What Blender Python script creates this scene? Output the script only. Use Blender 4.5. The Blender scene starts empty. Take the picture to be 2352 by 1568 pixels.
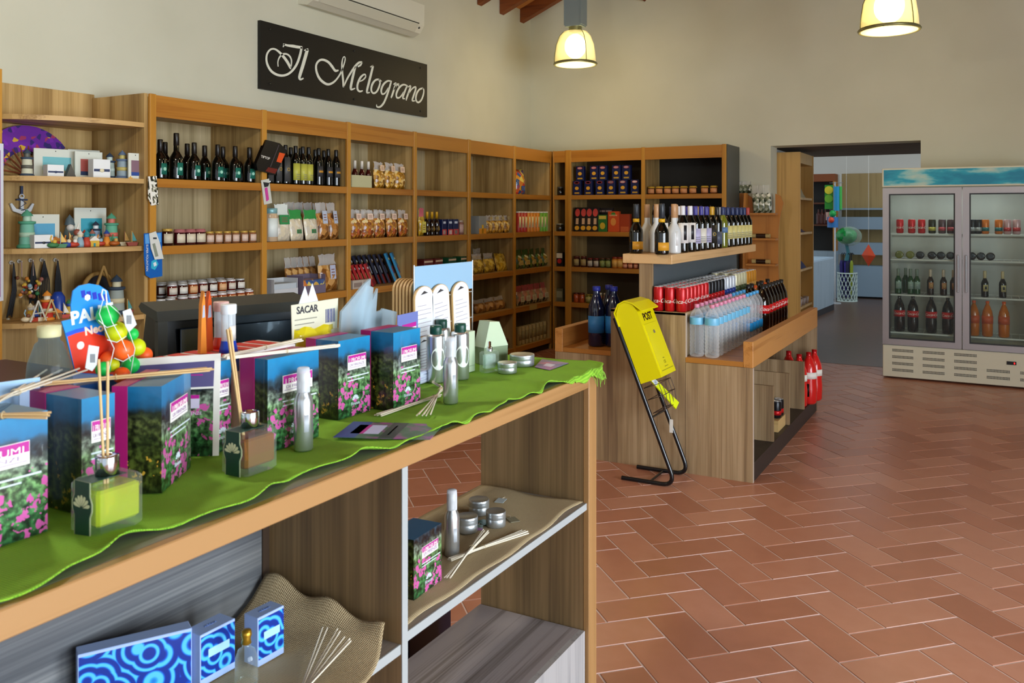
import bpy, math, random
from mathutils import Matrix, Vector
random.seed(7)
SC = bpy.context.scene
COL = SC.collection
pi = math.pi
# ------------------------------------------------------------------ camera
EYE = 1.56; FPX = 1973.0; HZ = 492.5; YAW = math.radians(29.07)
CA, SA = math.cos(YAW), math.sin(YAW)
cam_d = bpy.data.cameras.new('camera')
cam = bpy.data.objects.new('camera', cam_d); COL.objects.link(cam)
cam.location = (0, 0, EYE); cam.rotation_euler = (pi/2, 0, YAW)
cam_d.sensor_width = 36; cam_d.lens = FPX/2352*36
cam_d.shift_y = -(784-HZ)/2352
cam_d.clip_start = 0.05; cam_d.clip_end = 100
cam_d.dof.use_dof = True; cam_d.dof.focus_distance = 4.6; cam_d.dof.aperture_fstop = 9.0
SC.camera = cam
# survey helpers: where a sight line meets a horizontal plane, a plane x = c or a plane y = c
def PZ(u, v, z=0.0):
    Z = FPX*(EYE-z)/(v-HZ); X = (u-1176)/FPX*Z
    return (X*CA-Z*SA, X*SA+Z*CA)
def PX(u, x, v=None):
    k = (u-1176)/FPX; Z = x/(k*CA-SA); y = Z*(k*SA+CA)
    return y if v is None else (y, EYE-(v-HZ)*Z/FPX)
def VB(u, x, z): # image row where height z shows on the plane x
    k = (u-1176)/FPX; Z = x/(k*CA-SA); return HZ+(EYE-z)*FPX/Z
def PY(u, y, v=None):
    k = (u-1176)/FPX; Z = y/(k*SA+CA); x = Z*(k*CA-SA)
    return x if v is None else (x, EYE-(v-HZ)*Z/FPX)
# ------------------------------------------------------------------ materials
def lin(h):
    h = h.lstrip('#'); o = []
    for i in (0, 2, 4):
        c = int(h[i:i+2], 16)/255
        o.append(c/12.92 if c <= .04045 else ((c+.055)/1.055)**2.4)
    return (*o, 1)
MATS = {}
def mat(name, col='#888888', rough=.5, metal=0, trans=0, ior=1.45, alpha=1, emit=None, es=0, coat=0, spec=None, sheen=0):
    if name in MATS: return MATS[name]
    m = bpy.data.materials.new(name); m.use_nodes = True
    b = m.node_tree.nodes['Principled BSDF']
    b.inputs['Base Color'].default_value = lin(col); b.inputs['Roughness'].default_value = rough
    b.inputs['Metallic'].default_value = metal; b.inputs['Transmission Weight'].default_value = trans
    b.inputs['IOR'].default_value = ior; b.inputs['Alpha'].default_value = alpha
    b.inputs['Coat Weight'].default_value = coat
    if spec is not None: b.inputs['Specular IOR Level'].default_value = spec
    if sheen: b.inputs['Sheen Weight'].default_value = sheen
    if emit: b.inputs['Emission Color'].default_value = lin(emit); b.inputs['Emission Strength'].default_value = es
    m.diffuse_color = lin(col)
    MATS[name] = m; return m
def nodes(m): return m.node_tree.nodes, m.node_tree.links, m.node_tree.nodes['Principled BSDF']
def ramp(n, stops, interp='LINEAR'):
    r = n.new('ShaderNodeValToRGB'); r.color_ramp.interpolation = interp
    e = r.color_ramp.elements
    while len(e) < len(stops): e.new(.5)
    for el, (p, c) in zip(e, stops): el.position = p; el.color = lin(c) if isinstance(c, str) else c
    return r
def coords(n, l, scale, kind='Object'):
    t = n.new('ShaderNodeTexCoord'); mp = n.new('ShaderNodeMapping'); mp.inputs['Scale'].default_value = scale
    l.new(t.outputs[kind], mp.inputs['Vector']); return mp
def wood(name, c1, c2, axis='z', rough=.45, s=1.0, c3=None):
    if name in MATS: return MATS[name]
    m = mat(name, c1, rough); n, l, b = nodes(m)
    sc = {'z': (8*s, 8*s, .4*s), 'y': (8*s, .4*s, 8*s), 'x': (.4*s, 8*s, 8*s)}[axis]
    mp = coords(n, l, sc)
    a = n.new('ShaderNodeTexNoise'); a.inputs['Scale'].default_value = 1.6; a.inputs['Detail'].default_value = 3; a.inputs['Distortion'].default_value = .5
    l.new(mp.outputs[0], a.inputs['Vector'])
    mp2 = coords(n, l, tuple(q*11 if q > 5*s else q*2.5 for q in sc))
    f = n.new('ShaderNodeTexNoise'); f.inputs['Scale'].default_value = 1.5; f.inputs['Detail'].default_value = 4
    l.new(mp2.outputs[0], f.inputs['Vector'])
    mx = n.new('ShaderNodeMath'); mx.operation = 'MULTIPLY_ADD'; mx.inputs[1].default_value = .45
    l.new(f.outputs[0], mx.inputs[0]); l.new(a.outputs[0], mx.inputs[2])
    r = ramp(n, [(.50, c1), (.70, c2 if c3 is None else c3), (.92, c2)])
    l.new(mx.outputs[0], r.inputs[0]); l.new(r.outputs[0], b.inputs['Base Color'])
    bp = n.new('ShaderNodeBump'); bp.inputs['Strength'].default_value = .08; bp.inputs['Distance'].default_value = .002
    l.new(f.outputs[0], bp.inputs['Height']); l.new(bp.outputs[0], b.inputs['Normal'])
    return m
def mottled(name, stops, scale=8, rough=.6, detail=4, vor=False, sc=(1, 1, 1), bump=0, kind='Object', coat=0, interp='LINEAR', trans=0):
    if name in MATS: return MATS[name]
    m = mat(name, stops[0][1], rough, coat=coat, trans=trans); n, l, b = nodes(m)
    mp = coords(n, l, sc, kind)
    if vor:
        t = n.new('ShaderNodeTexVoronoi'); t.inputs['Scale'].default_value = scale; o = t.outputs['Color']
        s = n.new('ShaderNodeSeparateColor'); l.new(o, s.inputs[0]); o = s.outputs[0]; d = t.outputs['Distance']
    else:
        t = n.new('ShaderNodeTexNoise'); t.inputs['Scale'].default_value = scale; t.inputs['Detail'].default_value = detail; o = t.outputs[0]; d = o
    l.new(mp.outputs[0], t.inputs['Vector'])
    r = ramp(n, stops, interp); l.new(o, r.inputs[0]); l.new(r.outputs[0], b.inputs['Base Color'])
    if bump:
        bp = n.new('ShaderNodeBump'); bp.inputs['Strength'].default_value = .8; bp.inputs['Distance'].default_value = bump
        l.new(d, bp.inputs['Height']); l.new(bp.outputs[0], b.inputs['Normal'])
    return m
def clear(name, col='#ffffff', opac=.25, rough=.05, tint='#ffffff', metal=0, edge=.45):
    """thin clear film or plastic: mostly see-through with a glossy coat"""
    if name in MATS: return MATS[name]
    m = bpy.data.materials.new(name); m.use_nodes = True; n, l = m.node_tree.nodes, m.node_tree.links
    b = n['Principled BSDF']; b.inputs['Base Color'].default_value = lin(col); b.inputs['Roughness'].default_value = rough; b.inputs['Metallic'].default_value = metal
    tr = n.new('ShaderNodeBsdfTransparent'); tr.inputs[0].default_value = lin(tint)
    fr = n.new('ShaderNodeLayerWeight'); fr.inputs[0].default_value = .35
    ad = n.new('ShaderNodeMath'); ad.operation = 'MULTIPLY_ADD'; ad.inputs[1].default_value = edge; ad.inputs[2].default_value = opac; ad.use_clamp = True
    l.new(fr.outputs['Facing'], ad.inputs[0])
    mx = n.new('ShaderNodeMixShader'); l.new(ad.outputs[0], mx.inputs[0]); l.new(tr.outputs[0], mx.inputs[1]); l.new(b.outputs[0], mx.inputs[2])
    l.new(mx.outputs[0], n['Material Output'].inputs[0])
    MATS[name] = m; return m
# ------------------------------------------------------------------ mesh builder
class MB:
    def __init__(s): s.v = []; s.f = []; s.m = []; s.M = Matrix(); s.sm = []
    def _add(s, vs, fs, mi=0, sm=False):
        o = len(s.v); s.v += [tuple(s.M @ Vector(p)) for p in vs]
        s.f += [tuple(i+o for i in f) for f in fs]; s.m += [mi]*len(fs); s.sm += [sm]*len(fs); return s
    def at(s, x=0, y=0, z=0, rz=0, rx=0, ry=0):
        s.M = Matrix.Translation((x, y, z)) @ Matrix.Rotation(rz, 4, 'Z') @ Matrix.Rotation(ry, 4, 'Y') @ Matrix.Rotation(rx, 4, 'X'); return s
    def box(s, x0, y0, z0, x1, y1, z1, mi=0):
        return s._add([(x, y, z) for z in (z0, z1) for y in (y0, y1) for x in (x0, x1)],
                      [(0, 2, 3, 1), (4, 5, 7, 6), (0, 1, 5, 4), (2, 6, 7, 3), (0, 4, 6, 2), (1, 3, 7, 5)], mi)
    def bbox(s, x0, y0, z0, x1, y1, z1, c=.002, mi=0):
        """box with chamfered vertical edges and slightly inset top"""
        p = [(x0+c, y0), (x1-c, y0), (x1, y0+c), (x1, y1-c), (x1-c, y1), (x0+c, y1), (x0, y1-c), (x0, y0+c)]
        cx, cy = (x0+x1)/2, (y0+y1)/2
        kx = 1-2*c/max(x1-x0, 1e-6); ky = 1-2*c/max(y1-y0, 1e-6)
        q = [(cx+(a-cx)*kx, cy+(b-cy)*ky) for a, b in p]
        vs = [(*a, z0) for a in q]+[(*a, z0+c) for a in p]+[(*a, z1-c) for a in p]+[(*a, z1) for a in q]
        fs = [tuple(range(7, -1, -1)), tuple(range(24, 32))]
        for k in range(3):
            for i in range(8): j = (i+1) % 8; fs.append((k*8+i, k*8+j, k*8+8+j, k*8+8+i))
        return s._add(vs, fs, mi)
    def prism(s, poly, z0, z1, mi=0, plane='xy'):
        n = len(poly)
        P = {'xy': lambda a, b, c: (a, b, c), 'xz': lambda a, b, c: (a, c, b), 'yz': lambda a, b, c: (c, a, b)}[plane]
        fl = plane == 'xz'
        vs = [P(a, b, z0) for a, b in poly]+[P(a, b, z1) for a, b in poly]
        fs = [tuple(range(n-1, -1, -1)), tuple(range(n, 2*n))]+[(i, (i+1) % n, (i+1) % n+n, i+n) for i in range(n)]
        if fl: fs = [f[::-1] for f in fs]
        return s._add(vs, fs, mi)
    def lathe(s, prof, seg=20, mi=0, a0=0, a1=2*pi, sm=True):
        full = abs(a1-a0-2*pi) < 1e-6; k = seg if full else seg+1
        vs = [(r*math.cos(a0+(a1-a0)*i/seg), r*math.sin(a0+(a1-a0)*i/seg), z) for r, z in prof for i in range(k)]
        fs = []
        for j in range(len(prof)-1):
            for i in range(seg):
                i2 = (i+1) % k
                q = (j*k+i, j*k+i2, (j+1)*k+i2, (j+1)*k+i)
                fs.append(q)
        return s._add(vs, fs, mi, sm)
    def cyl(s, r, z0, z1, seg=20, mi=0, r2=None):
        r2 = r if r2 is None else r2
        vs = [(r*math.cos(2*pi*i/seg), r*math.sin(2*pi*i/seg), z0) for i in range(seg)]+[(r2*math.cos(2*pi*i/seg), r2*math.sin(2*pi*i/seg), z1) for i in range(seg)]
        s._add(vs, [(i, (i+1) % seg, (i+1) % seg+seg, i+seg) for i in range(seg)], mi, True)
        return s._add(vs, [tuple(range(seg-1, -1, -1)), tuple(range(seg, 2*seg))], mi)
    def tube(s, pts, r, seg=8, mi=0, closed=False):
        pts = [Vector(p) for p in pts]; n = len(pts); vs = []; up = None
        for i, p in enumerate(pts):
            d = ((pts[(i+1) % n] if closed or i < n-1 else p)-(pts[i-1] if closed or i > 0 else p)).normalized()
            if up is None:
                up = Vector((0, 0, 1)) if abs(d.z) < .9 else Vector((1, 0, 0))
            x = d.cross(up).normalized(); up = x.cross(d).normalized()
            rr = r[i] if isinstance(r, (list, tuple)) else r
            vs += [tuple(p+x*rr*math.cos(2*pi*k/seg)+up*rr*math.sin(2*pi*k/seg)) for k in range(seg)]
        fs = []
        for i in range(n if closed else n-1):
            j = (i+1) % n
            fs += [(i*seg+k, i*seg+(k+1) % seg, j*seg+(k+1) % seg, j*seg+k) for k in range(seg)]
        s._add(vs, fs, mi, True)
        if not closed: s._add(vs, [tuple(range(seg-1, -1, -1)), tuple(range((n-1)*seg, n*seg))], mi)
        return s
    def ball(s, c, r, seg=16, rings=10, mi=0, sc=(1, 1, 1)):
        vs = [(c[0], c[1], c[2]-r*sc[2])]
        for j in range(1, rings):
            t = -pi/2+pi*j/rings
            vs += [(c[0]+r*sc[0]*math.cos(t)*math.cos(2*pi*i/seg), c[1]+r*sc[1]*math.cos(t)*math.sin(2*pi*i/seg), c[2]+r*sc[2]*math.sin(t)) for i in range(seg)]
        vs.append((c[0], c[1], c[2]+r*sc[2])); e = len(vs)-1
        fs = [(0, 1+(i+1) % seg, 1+i) for i in range(seg)]
        for j in range(rings-2):
            fs += [(1+j*seg+i, 1+j*seg+(i+1) % seg, 1+(j+1)*seg+(i+1) % seg, 1+(j+1)*seg+i) for i in range(seg)]
        fs += [(e, e-seg+i, e-seg+(i+1) % seg) for i in range(seg)]
        return s._add(vs, fs, mi, True)
    def poly(s, pts, mi=0): return s._add(pts, [tuple(range(len(pts)))], mi)
    def text(s, body, size, M, mi=0, shear=0, ext=.0004, wrap=None, width=None, bold=0):
        me = tmesh(body, size, shear, ext, bold)
        vs = [v.co.copy() for v in me.vertices]
        if width:
            w = max(v.x for v in vs)-min(v.x for v in vs); k = width/w
            for v in vs: v.x *= k; v.y *= k if width < 0 else 1
        if wrap:
            vs = [Vector((math.sin(v.x/wrap)*(wrap+v.z), -math.cos(v.x/wrap)*(wrap+v.z), v.y)) for v in vs]
        old = s.M; s.M = old @ M; s._add([tuple(v) for v in vs], [tuple(p.vertices) for p in me.polygons], mi); s.M = old; return s
    def mesh(s, name, mats, bevel=0):
        used_ = sorted({i for f in s.f for i in f})
        if len(used_) < len(s.v): mp_ = {o: k for k, o in enumerate(used_)}; s.v = [s.v[i] for i in used_]; s.f = [tuple(mp_[i] for i in f) for f in s.f]
        me = bpy.data.meshes.new(name); me.from_pydata(s.v, [], s.f)
        if not isinstance(mats, (list, tuple)): mats = [mats]
        for m in mats: me.materials.append(m)
        me.polygons.foreach_set('material_index', s.m); me.polygons.foreach_set('use_smooth', s.sm)
        me.update(); return me
TC = {}
def tmesh(body, size, shear=0, ext=.0004, bold=0):
    k = (body, size, shear, ext, bold)
    if k in TC: return TC[k]
    c = bpy.data.curves.new('lettering', 'FONT'); c.body = body; c.size = size; c.align_x = 'CENTER'; c.align_y = 'CENTER'
    c.shear = shear; c.extrude = ext; c.resolution_u = 3; c.offset = bold
    o = bpy.data.objects.new('lettering', c); me = bpy.data.meshes.new_from_object(o)
    bpy.data.objects.remove(o); TC[k] = me; return me
FRONT = Matrix.Rotation(pi/2, 4, 'X')          # text upright facing -Y
def T(x, y, z): return Matrix.Translation((x, y, z))
# ------------------------------------------------------------------ objects
def tag(o, label, cat, group=None):
    n = len(label.split())
    if n < 4 or n > 16: print('LABELLEN', n, label)
    o['label'] = label; o['category'] = cat
    if group: o['group'] = group
    return o
def ob(name, me, parent=None, label=None):
    o = bpy.data.objects.new(name, me); COL.objects.link(o)
    if parent: o.parent = parent
    if label: o['label'] = label
    return o
def thing(name, label, cat, loc=(0, 0, 0), rz=0, group=None, rx=0, ry=0):
    o = bpy.data.objects.new(name, None); COL.objects.link(o); o.empty_display_size = .05
    o.location = loc; o.rotation_euler = (rx, ry, rz); return tag(o, label, cat, group)
def part(name, mb, mats, parent=None, label=None): return ob(name, mb.mesh(name, mats), parent, label)
def struct(name, mb, mats, parent=None):
    o = part(name, mb, mats, parent)
    if not parent: o['kind'] = 'structure'
    return o
CACHE = {}
def place(spec, name, label, cat, loc, rz=0, group=None, rx=0, ry=0):
    """spec: list of (part name, mesh, label, children); one entry gives a thing that is one mesh"""
    if len(spec) == 1 and not spec[0][3]:
        o = ob(name, spec[0][1]); o.location = loc; o.rotation_euler = (rx, ry, rz); return tag(o, label, cat, group)
    r = thing(name, label, cat, loc, rz, group, rx, ry)
    def rec(lst, par):
        for nm, me, lb, ch in lst: rec(ch, ob(nm, me, par, lb))
    rec(spec, r); return r
def S(name, mb, mats, label=None, ch=()): return (name, mb.mesh(name, mats), label, list(ch))
def cached(fn):
    def w(*a):
        k = (fn.__name__,)+a
        if k not in CACHE: CACHE[k] = fn(*a)
        return CACHE[k]
    return w
ORD = ['first', 'second', 'third', 'fourth', 'fifth', 'sixth', 'seventh', 'eighth', 'ninth', 'tenth', 'eleventh', 'twelfth', 'thirteenth', 'fourteenth', 'fifteenth', 'sixteenth', 'seventeenth', 'eighteenth', 'nineteenth', 'twentieth']
def nth(i, n):
    if n == 2: return ('left', 'right')[i]+' one'
    if i == 0: return 'leftmost'
    if i == n-1: return 'rightmost'
    return ORD[i]+' from left'
# ================================================================== SETTING
XL = -4.45; XW = -5.0; YB = 8.9; YW = 9.47
plaster = mottled('wall_plaster', [(.3, '#c4c3ae'), (.7, '#cdccb8')], 1.2, .9)
plaster_far = mat('far_wall_paint', '#e8e6dc', .9)
# floor: herringbone cotto tiles over a grout bed, one mesh
gr = mat('grout', '#dccbc8', .6)
tile = mat('terracotta_tile', '#a5603f', .42); n, l, b = nodes(tile)
at = n.new('ShaderNodeAttribute'); at.attribute_name = 'tone'; at.attribute_type = 'GEOMETRY'
tr = ramp(n, [(0, '#a56b52'), (.5, '#b3785f'), (1, '#be876f')])
mp = coords(n, l, (1, 1, 1)); nz = n.new('ShaderNodeTexNoise'); nz.inputs['Scale'].default_value = 14; nz.inputs['Detail'].default_value = 6
l.new(mp.outputs[0], nz.inputs['Vector'])
ma = n.new('ShaderNodeMath'); ma.operation = 'MULTIPLY_ADD'; ma.inputs[1].default_value = .7; l.new(nz.outputs[0], ma.inputs[0]); 
sb = n.new('ShaderNodeMath'); sb.operation = 'SUBTRACT'; sb.inputs[1].default_value = .35; l.new(at.outputs['Fac'], sb.inputs[0]); l.new(sb.outputs[0], ma.inputs[2])
l.new(ma.outputs[0], tr.inputs[0]); l.new(tr.outputs[0], b.inputs['Base Color'])
rr = n.new('ShaderNodeMapRange'); rr.inputs[3].default_value = .3; rr.inputs[4].default_value = .48; l.new(nz.outputs[0], rr.inputs[0]); l.new(rr.outputs[0], b.inputs['Roughness'])
b.inputs['Coat Weight'].default_value = .25; b.inputs['Coat Roughness'].default_value = .22
def build_floor():
    w = .1655; g = .0034; s2 = math.sqrt(.5); mb = MB(); tones = []
    X0, X1, Y0, Y1 = XW, 4.2, -2.6, 19.0
    mb.poly([(X0, Y0, 0), (X1, Y0, 0), (X1, Y1, 0), (X0, Y1, 0)], 0)
    mb.poly([(X0, Y0, -.1), (X0, Y1, -.1), (X1, Y1, -.1), (X1, Y0, -.1)], 0); tones += [.5, .5]
    rnd = random.Random(3)
    for i in range(-30, 110):
        for j in range(-40, 120):
            m = (i-j-1) % 4
            if m == 0: r = (i, j, 2, 1)
            elif m == 3: r = (i, j, 1, 2)
            else: continue
            p0, q0 = .0915+r[0]*w+g, .0765+r[1]*w+g; p1, q1 = p0+r[2]*w-2*g, q0+r[3]*w-2*g
            c = [((p-q)*s2, (p+q)*s2) for p, q in ((p0, q0), (p1, q0), (p1, q1), (p0, q1))]
            if any(x < X0+.05 or x > X1-.05 or y < Y0+.05 or y > Y1-.05 for x, y in c): continue
            if c[0][1] > 13 and (c[0][0] > 1 or c[0][0] < -3): continue
            if c[0][1] > 9.6 and (c[0][0] < -3.6 or c[0][0] > 1.5): continue
            h = .0022+rnd.uniform(0, .0003); e = .0012
            cx = sum(x for x, y in c)/4; cy = sum(y for x, y in c)/4
            inn = [(x+(cx-x)*e/.12, y+(cy-y)*e/.12) for x, y in c]
            mb._add([(x, y, .0004) for x, y in c]+[(x, y, h) for x, y in inn], [(4, 5, 6, 7), (0, 1, 5, 4), (1, 2, 6, 5), (2, 3, 7, 6), (3, 0, 4, 7)], 1)
            tones += [rnd.random()]*5
    o = struct('floor', mb, [gr, tile])
    a = o.data.attributes.new('tone', 'FLOAT', 'FACE'); a.data.foreach_set('value', tones)
build_floor()
struct('wall_left', MB().box(XW-.2, -2.6, 0, XW, YW+.3, 4.06), plaster)
# back wall with the doorway; gable rises to the right
DX0, DX1, DH = -2.065, -.60, 2.30
SL = .42; ZE = 3.90; TZ = .17
wb = MB()
def gable(x): return ZE+(x-XW)*SL
def wallpiece(x0, x1, z0):
    wb._add([(x0, YW, z0), (x1, YW, z0), (x1, YW, gable(x1)+TZ), (x0, YW, gable(x0)+TZ), (x0, YW+.3, z0), (x1, YW+.3, z0), (x1, YW+.3, gable(x1)+TZ), (x0, YW+.3, gable(x0)+TZ)],
            [(0, 1, 2, 3), (5, 4, 7, 6), (0, 3, 7, 4), (1, 5, 6, 2), (0, 4, 5, 1), (3, 2, 6, 7)], 0)
wallpiece(XW-.2, DX0, 0); wallpiece(DX0, DX1, DH); wallpiece(DX1, 4.2, 0)
struct('wall_back', wb, plaster)
# glazed side towards the street: wall with tall window openings
wr = MB()
for y0, y1 in ((-2.6, -1.9), (.6, 1.0), (3.5, YW)): wr.box(4.2, y0, 0, 4.4, y1, 8)
wr.box(4.2, -2.6, 2.75, 4.4, YW, 8)
struct('wall_right', wr, plaster)
wq = MB()
for x0, x1 in ((XW-.2, -4.2), (-1.2, -.8), (2.6, 4.4)): wq.box(x0, -2.8, 0, x1, -2.6, 8)
wq.box(XW-.2, -2.8, 2.8, 4.4, -2.6, 8)
struct('wall_rear', wq, plaster)
frm = mat('window_frame_paint', '#6b4a30', .5)
def window(name, axis, c, a0, a1, z0, z1):
    mb = MB(); t = .05; n_ = 3
    for k in range(n_+1):
        a = a0+(a1-a0)*k/n_
        if axis == 'x': mb.box(c, a-t/2 if 0 < k < n_ else (a if k == 0 else a-t), z0, c+.06, a+t/2 if 0 < k < n_ else (a+t if k == 0 else a), z1)
        else: mb.box(a-t/2 if 0 < k < n_ else (a if k == 0 else a-t), c, z0, a+t/2 if 0 < k < n_ else (a+t if k == 0 else a), c+.06, z1)
    for z in (z0, z1-t):
        if axis == 'x': mb.box(c, a0, z, c+.06, a1, z+t)
        else: mb.box(a0, c, z, a1, c+.06, z+t)
    struct(name, mb, frm)
window('window_1', 'x', 4.27, -1.9, .6, 0.0, 2.75); window('window_2', 'x', 4.27, 1.0, 3.5, 0.0, 2.75)
window('window_3', 'y', -2.73, -4.2, -1.2, 0, 2.8); window('window_4', 'y', -2.73, -.8, 2.6, 0, 2.8)
# pitched ceiling: clay planks on rafters
terr = mottled('ceiling_clay', [(.3, '#b4763a'), (.7, '#c98a4a')], 6, .8, sc=(1, 6, 1))
beamw = wood('rafter_wood', '#5e2c10', '#7d4219', 'x', .6)
cm = MB(); RX = 4.4; TZ = .17
cm._add([(XW-.2, -2.8, ZE-.2*SL+TZ-.01), (RX, -2.8, gable(RX)+TZ), (RX, YW+.3, gable(RX)+TZ), (XW-.2, YW+.3, ZE-.2*SL+TZ-.01),
         (XW-.2, -2.8, ZE-.2*SL+TZ+.1), (RX, -2.8, gable(RX)+TZ+.11), (RX, YW+.3, gable(RX)+TZ+.11), (XW-.2, YW+.3, ZE-.2*SL+TZ+.1)],
        [(0, 1, 2, 3), (7, 6, 5, 4), (0, 4, 5, 1), (1, 5, 6, 2), (2, 6, 7, 3), (3, 7, 4, 0)], 0)
ceil = struct('ceiling', cm, terr)
y = YW-.28; k = 0
while y > -2.6 and k < 24:
    mb = MB(); x0, x1 = XW+.005, RX-.05
    mb._add([(x0, y, gable(x0)+.0), (x1, y, gable(x1)), (x1, y+.09, gable(x1)), (x0, y+.09, gable(x0)), (x0, y, gable(x0)+TZ), (x1, y, gable(x1)+TZ), (x1, y+.09, gable(x1)+TZ), (x0, y+.09, gable(x0)+TZ)],
            [(0, 3, 2, 1), (4, 5, 6, 7), (0, 1, 5, 4), (2, 3, 7, 6), (1, 2, 6, 5), (3, 0, 4, 7)], 0)
    struct('rafter', mb, beamw, ceil); y -= .50; k += 1
mb = MB().at(0, 0, 0); xp = PY(1462, 9.2); mb.prism([(xp-.14, 4.15), (xp, 4.03), (xp+.14, 4.15), (xp+.14, 4.45), (xp-.14, 4.45)], -2.5, YW-.002, 0, 'xz')
struct('trim_1', mb, wood('purlin_wood', '#5e2c10', '#7d4219', 'y', .6))
# passage and the room beyond the doorway
mb = MB().box(-2.30, YW+.3, 0, -2.12, 11.9, 2.36); struct('wall_passage', mb, plaster_far)
struct('floor_passage_shade', MB().box(-6.5, YW+.02, 0.0026, 3.5, 17.6, 0.0045), mottled('passage_shaded_floor', [(.3, '#4c3528'), (.7, '#5e4434')], 5, .35, sc=(2, 8, 1)))  # dark slab over the tiles: shade beyond the doorway put into its colour
struct('wall_far', MB().box(-6.5, 17.6, 0, 3.5, 17.8, 3.4), plaster_far)
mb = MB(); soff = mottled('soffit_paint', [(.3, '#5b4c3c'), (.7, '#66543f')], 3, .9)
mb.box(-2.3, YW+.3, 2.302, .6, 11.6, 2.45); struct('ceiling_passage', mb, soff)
struct('ceiling_far', MB().box(-6.5, 11.6, 3.4, 3.5, 17.8, 3.5), plaster_far)
# ================================================================== LIGHT
W = bpy.data.worlds.new('sky'); SC.world = W; W.use_nodes = True
W.node_tree.nodes['Background'].inputs[0].default_value = (.78, .88, 1, 1); W.node_tree.nodes['Background'].inputs[1].default_value = 1.1
def area(name, loc, rot, sx, sy, power, col):
    d = bpy.data.lights.new(name, 'AREA'); d.shape = 'RECTANGLE'; d.size = sx; d.size_y = sy; d.energy = power; d.color = col
    o = bpy.data.objects.new(name, d); COL.objects.link(o); o.location = loc; o.rotation_euler = rot; return o
DAY = (.82, .91, 1)
area('daylight_rear_left', (-2.7, -2.85, 1.5), (-pi/2, 0, 0), 3.0, 2.6, 130, DAY).rotation_euler = (pi/2, 0, pi)
area('daylight_rear_right', (.9, -2.85, 1.5), (0, 0, 0), 3.4, 2.6, 190, DAY).rotation_euler = (pi/2, 0, pi)
for i, (yc, p) in enumerate(((-.65, 330), (2.25, 350))):
    area('daylight_side_%s' % 'abc'[i], (4.46, yc, 1.45), (pi/2, 0, pi/2), 2.4, 2.6, p, DAY)
area('far_room_light', (-1.0, 14.2, 3.35), (0, 0, 0), 2.5, 2.5, 60, (.85, .92, 1))
# ================================================================== LAMPS
lampglass = clear('lamp_glass', '#fff8dc', .34, .25, '#fffcec')
lamprim = mat('lamp_rim_metal', '#8d8a5e', .35, .6)
lampbox = mat('lamp_housing_metal', '#8f9c9c', .5, .3); lamphot = mat('lamp_bulb', '#ffffff', .3, emit='#fff7dc', es=8)
def lamp(loc, label, D, H, pw_=16):
    r = thing('pendant_lamp', label, 'lamp', loc); R = D/2
    pr = [(R*.32, H), (R*.55, H*.97), (R*.72, H*.84), (R*.86, H*.6), (R*.93, H*.3), (R*.955, .02)]
    part('shade', MB().lathe(pr+[(q-.006, z) for q, z in pr[::-1]], 40), lampglass, r)
    rg = part('rim', MB().lathe([(R*.93, .03), (R, .022), (R*1.03, .012), (R, 0), (R*.93, 0), (R*.93, .03)], 40), lamprim, r)
    part('lens', MB().lathe([(0, -.012), (R*.6, -.008), (R*.92, .002), (R*.92, .006), (0, .0)], 40), mat('lamp_lens', '#fff4c0', .3, emit='#fff0b0', es=1.3), r)
    part('bulb', MB().ball((0, 0, H*.55), R*.5, sc=(1, 1, 1.15)), lamphot, r)
    mb = MB()
    for a in (-.6, 1.5, 3.6):
        mb.tube([(math.cos(a)*q*1.03, math.sin(a)*q*1.03, z) for q, z in [(R*.2, H*1.2)]+pr], .004, 6)
    part('wire_guard', mb, lamprim, r)
    part('neck', MB().cyl(R*.3, H*.98, H*1.16, 20), lamprim, r)
    mb = MB(); mb.box(-.09, -.07, H*1.12, .09, .07, H*1.12+.75); mb.box(-.10, -.075, H*1.16, -.085, .075, H*1.1+.72); mb.box(.085, -.075, H*1.16, .1, .075, H*1.1+.72)
    part('housing', mb, lampbox, r)
    part('suspension_rod', MB().cyl(.012, H*1.1+.75, gable(loc[0])-loc[2], 10), lamprim, r)
    d = bpy.data.lights.new('lamp_light', 'POINT'); d.energy = pw_; d.color = (1, .74, .36) if pw_ < 20 else (1, .95, .84); d.shadow_soft_size = .12
    o = bpy.data.objects.new('lamp_light', d); COL.objects.link(o); o.location = (loc[0], loc[1], loc[2]-.16)
x_, y_ = -3.83, 8.27
lamp((x_, y_, 3.14), 'smaller bell shaped pendant lamp glowing near the ceiling beams', .455, .36)
lamp((-.70, 7.45, 3.02), 'larger bell shaped pendant lamp glowing above the glass door fridge', .46, .36)
for q_, (lx, ly) in enumerate(((-2.6, 1.5), (1.2, 3.0), (-2.2, 4.6))): lamp((lx, ly, 3.1+.0*q_), 'added unseen pendant lamp above %s' % ('the cashier desk', 'the open floor on the right', 'the aisle before the drinks island')[q_], .455, .36, (75, 30, 14)[q_])  # extra lamps out of view, added to light the counter from above
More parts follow.
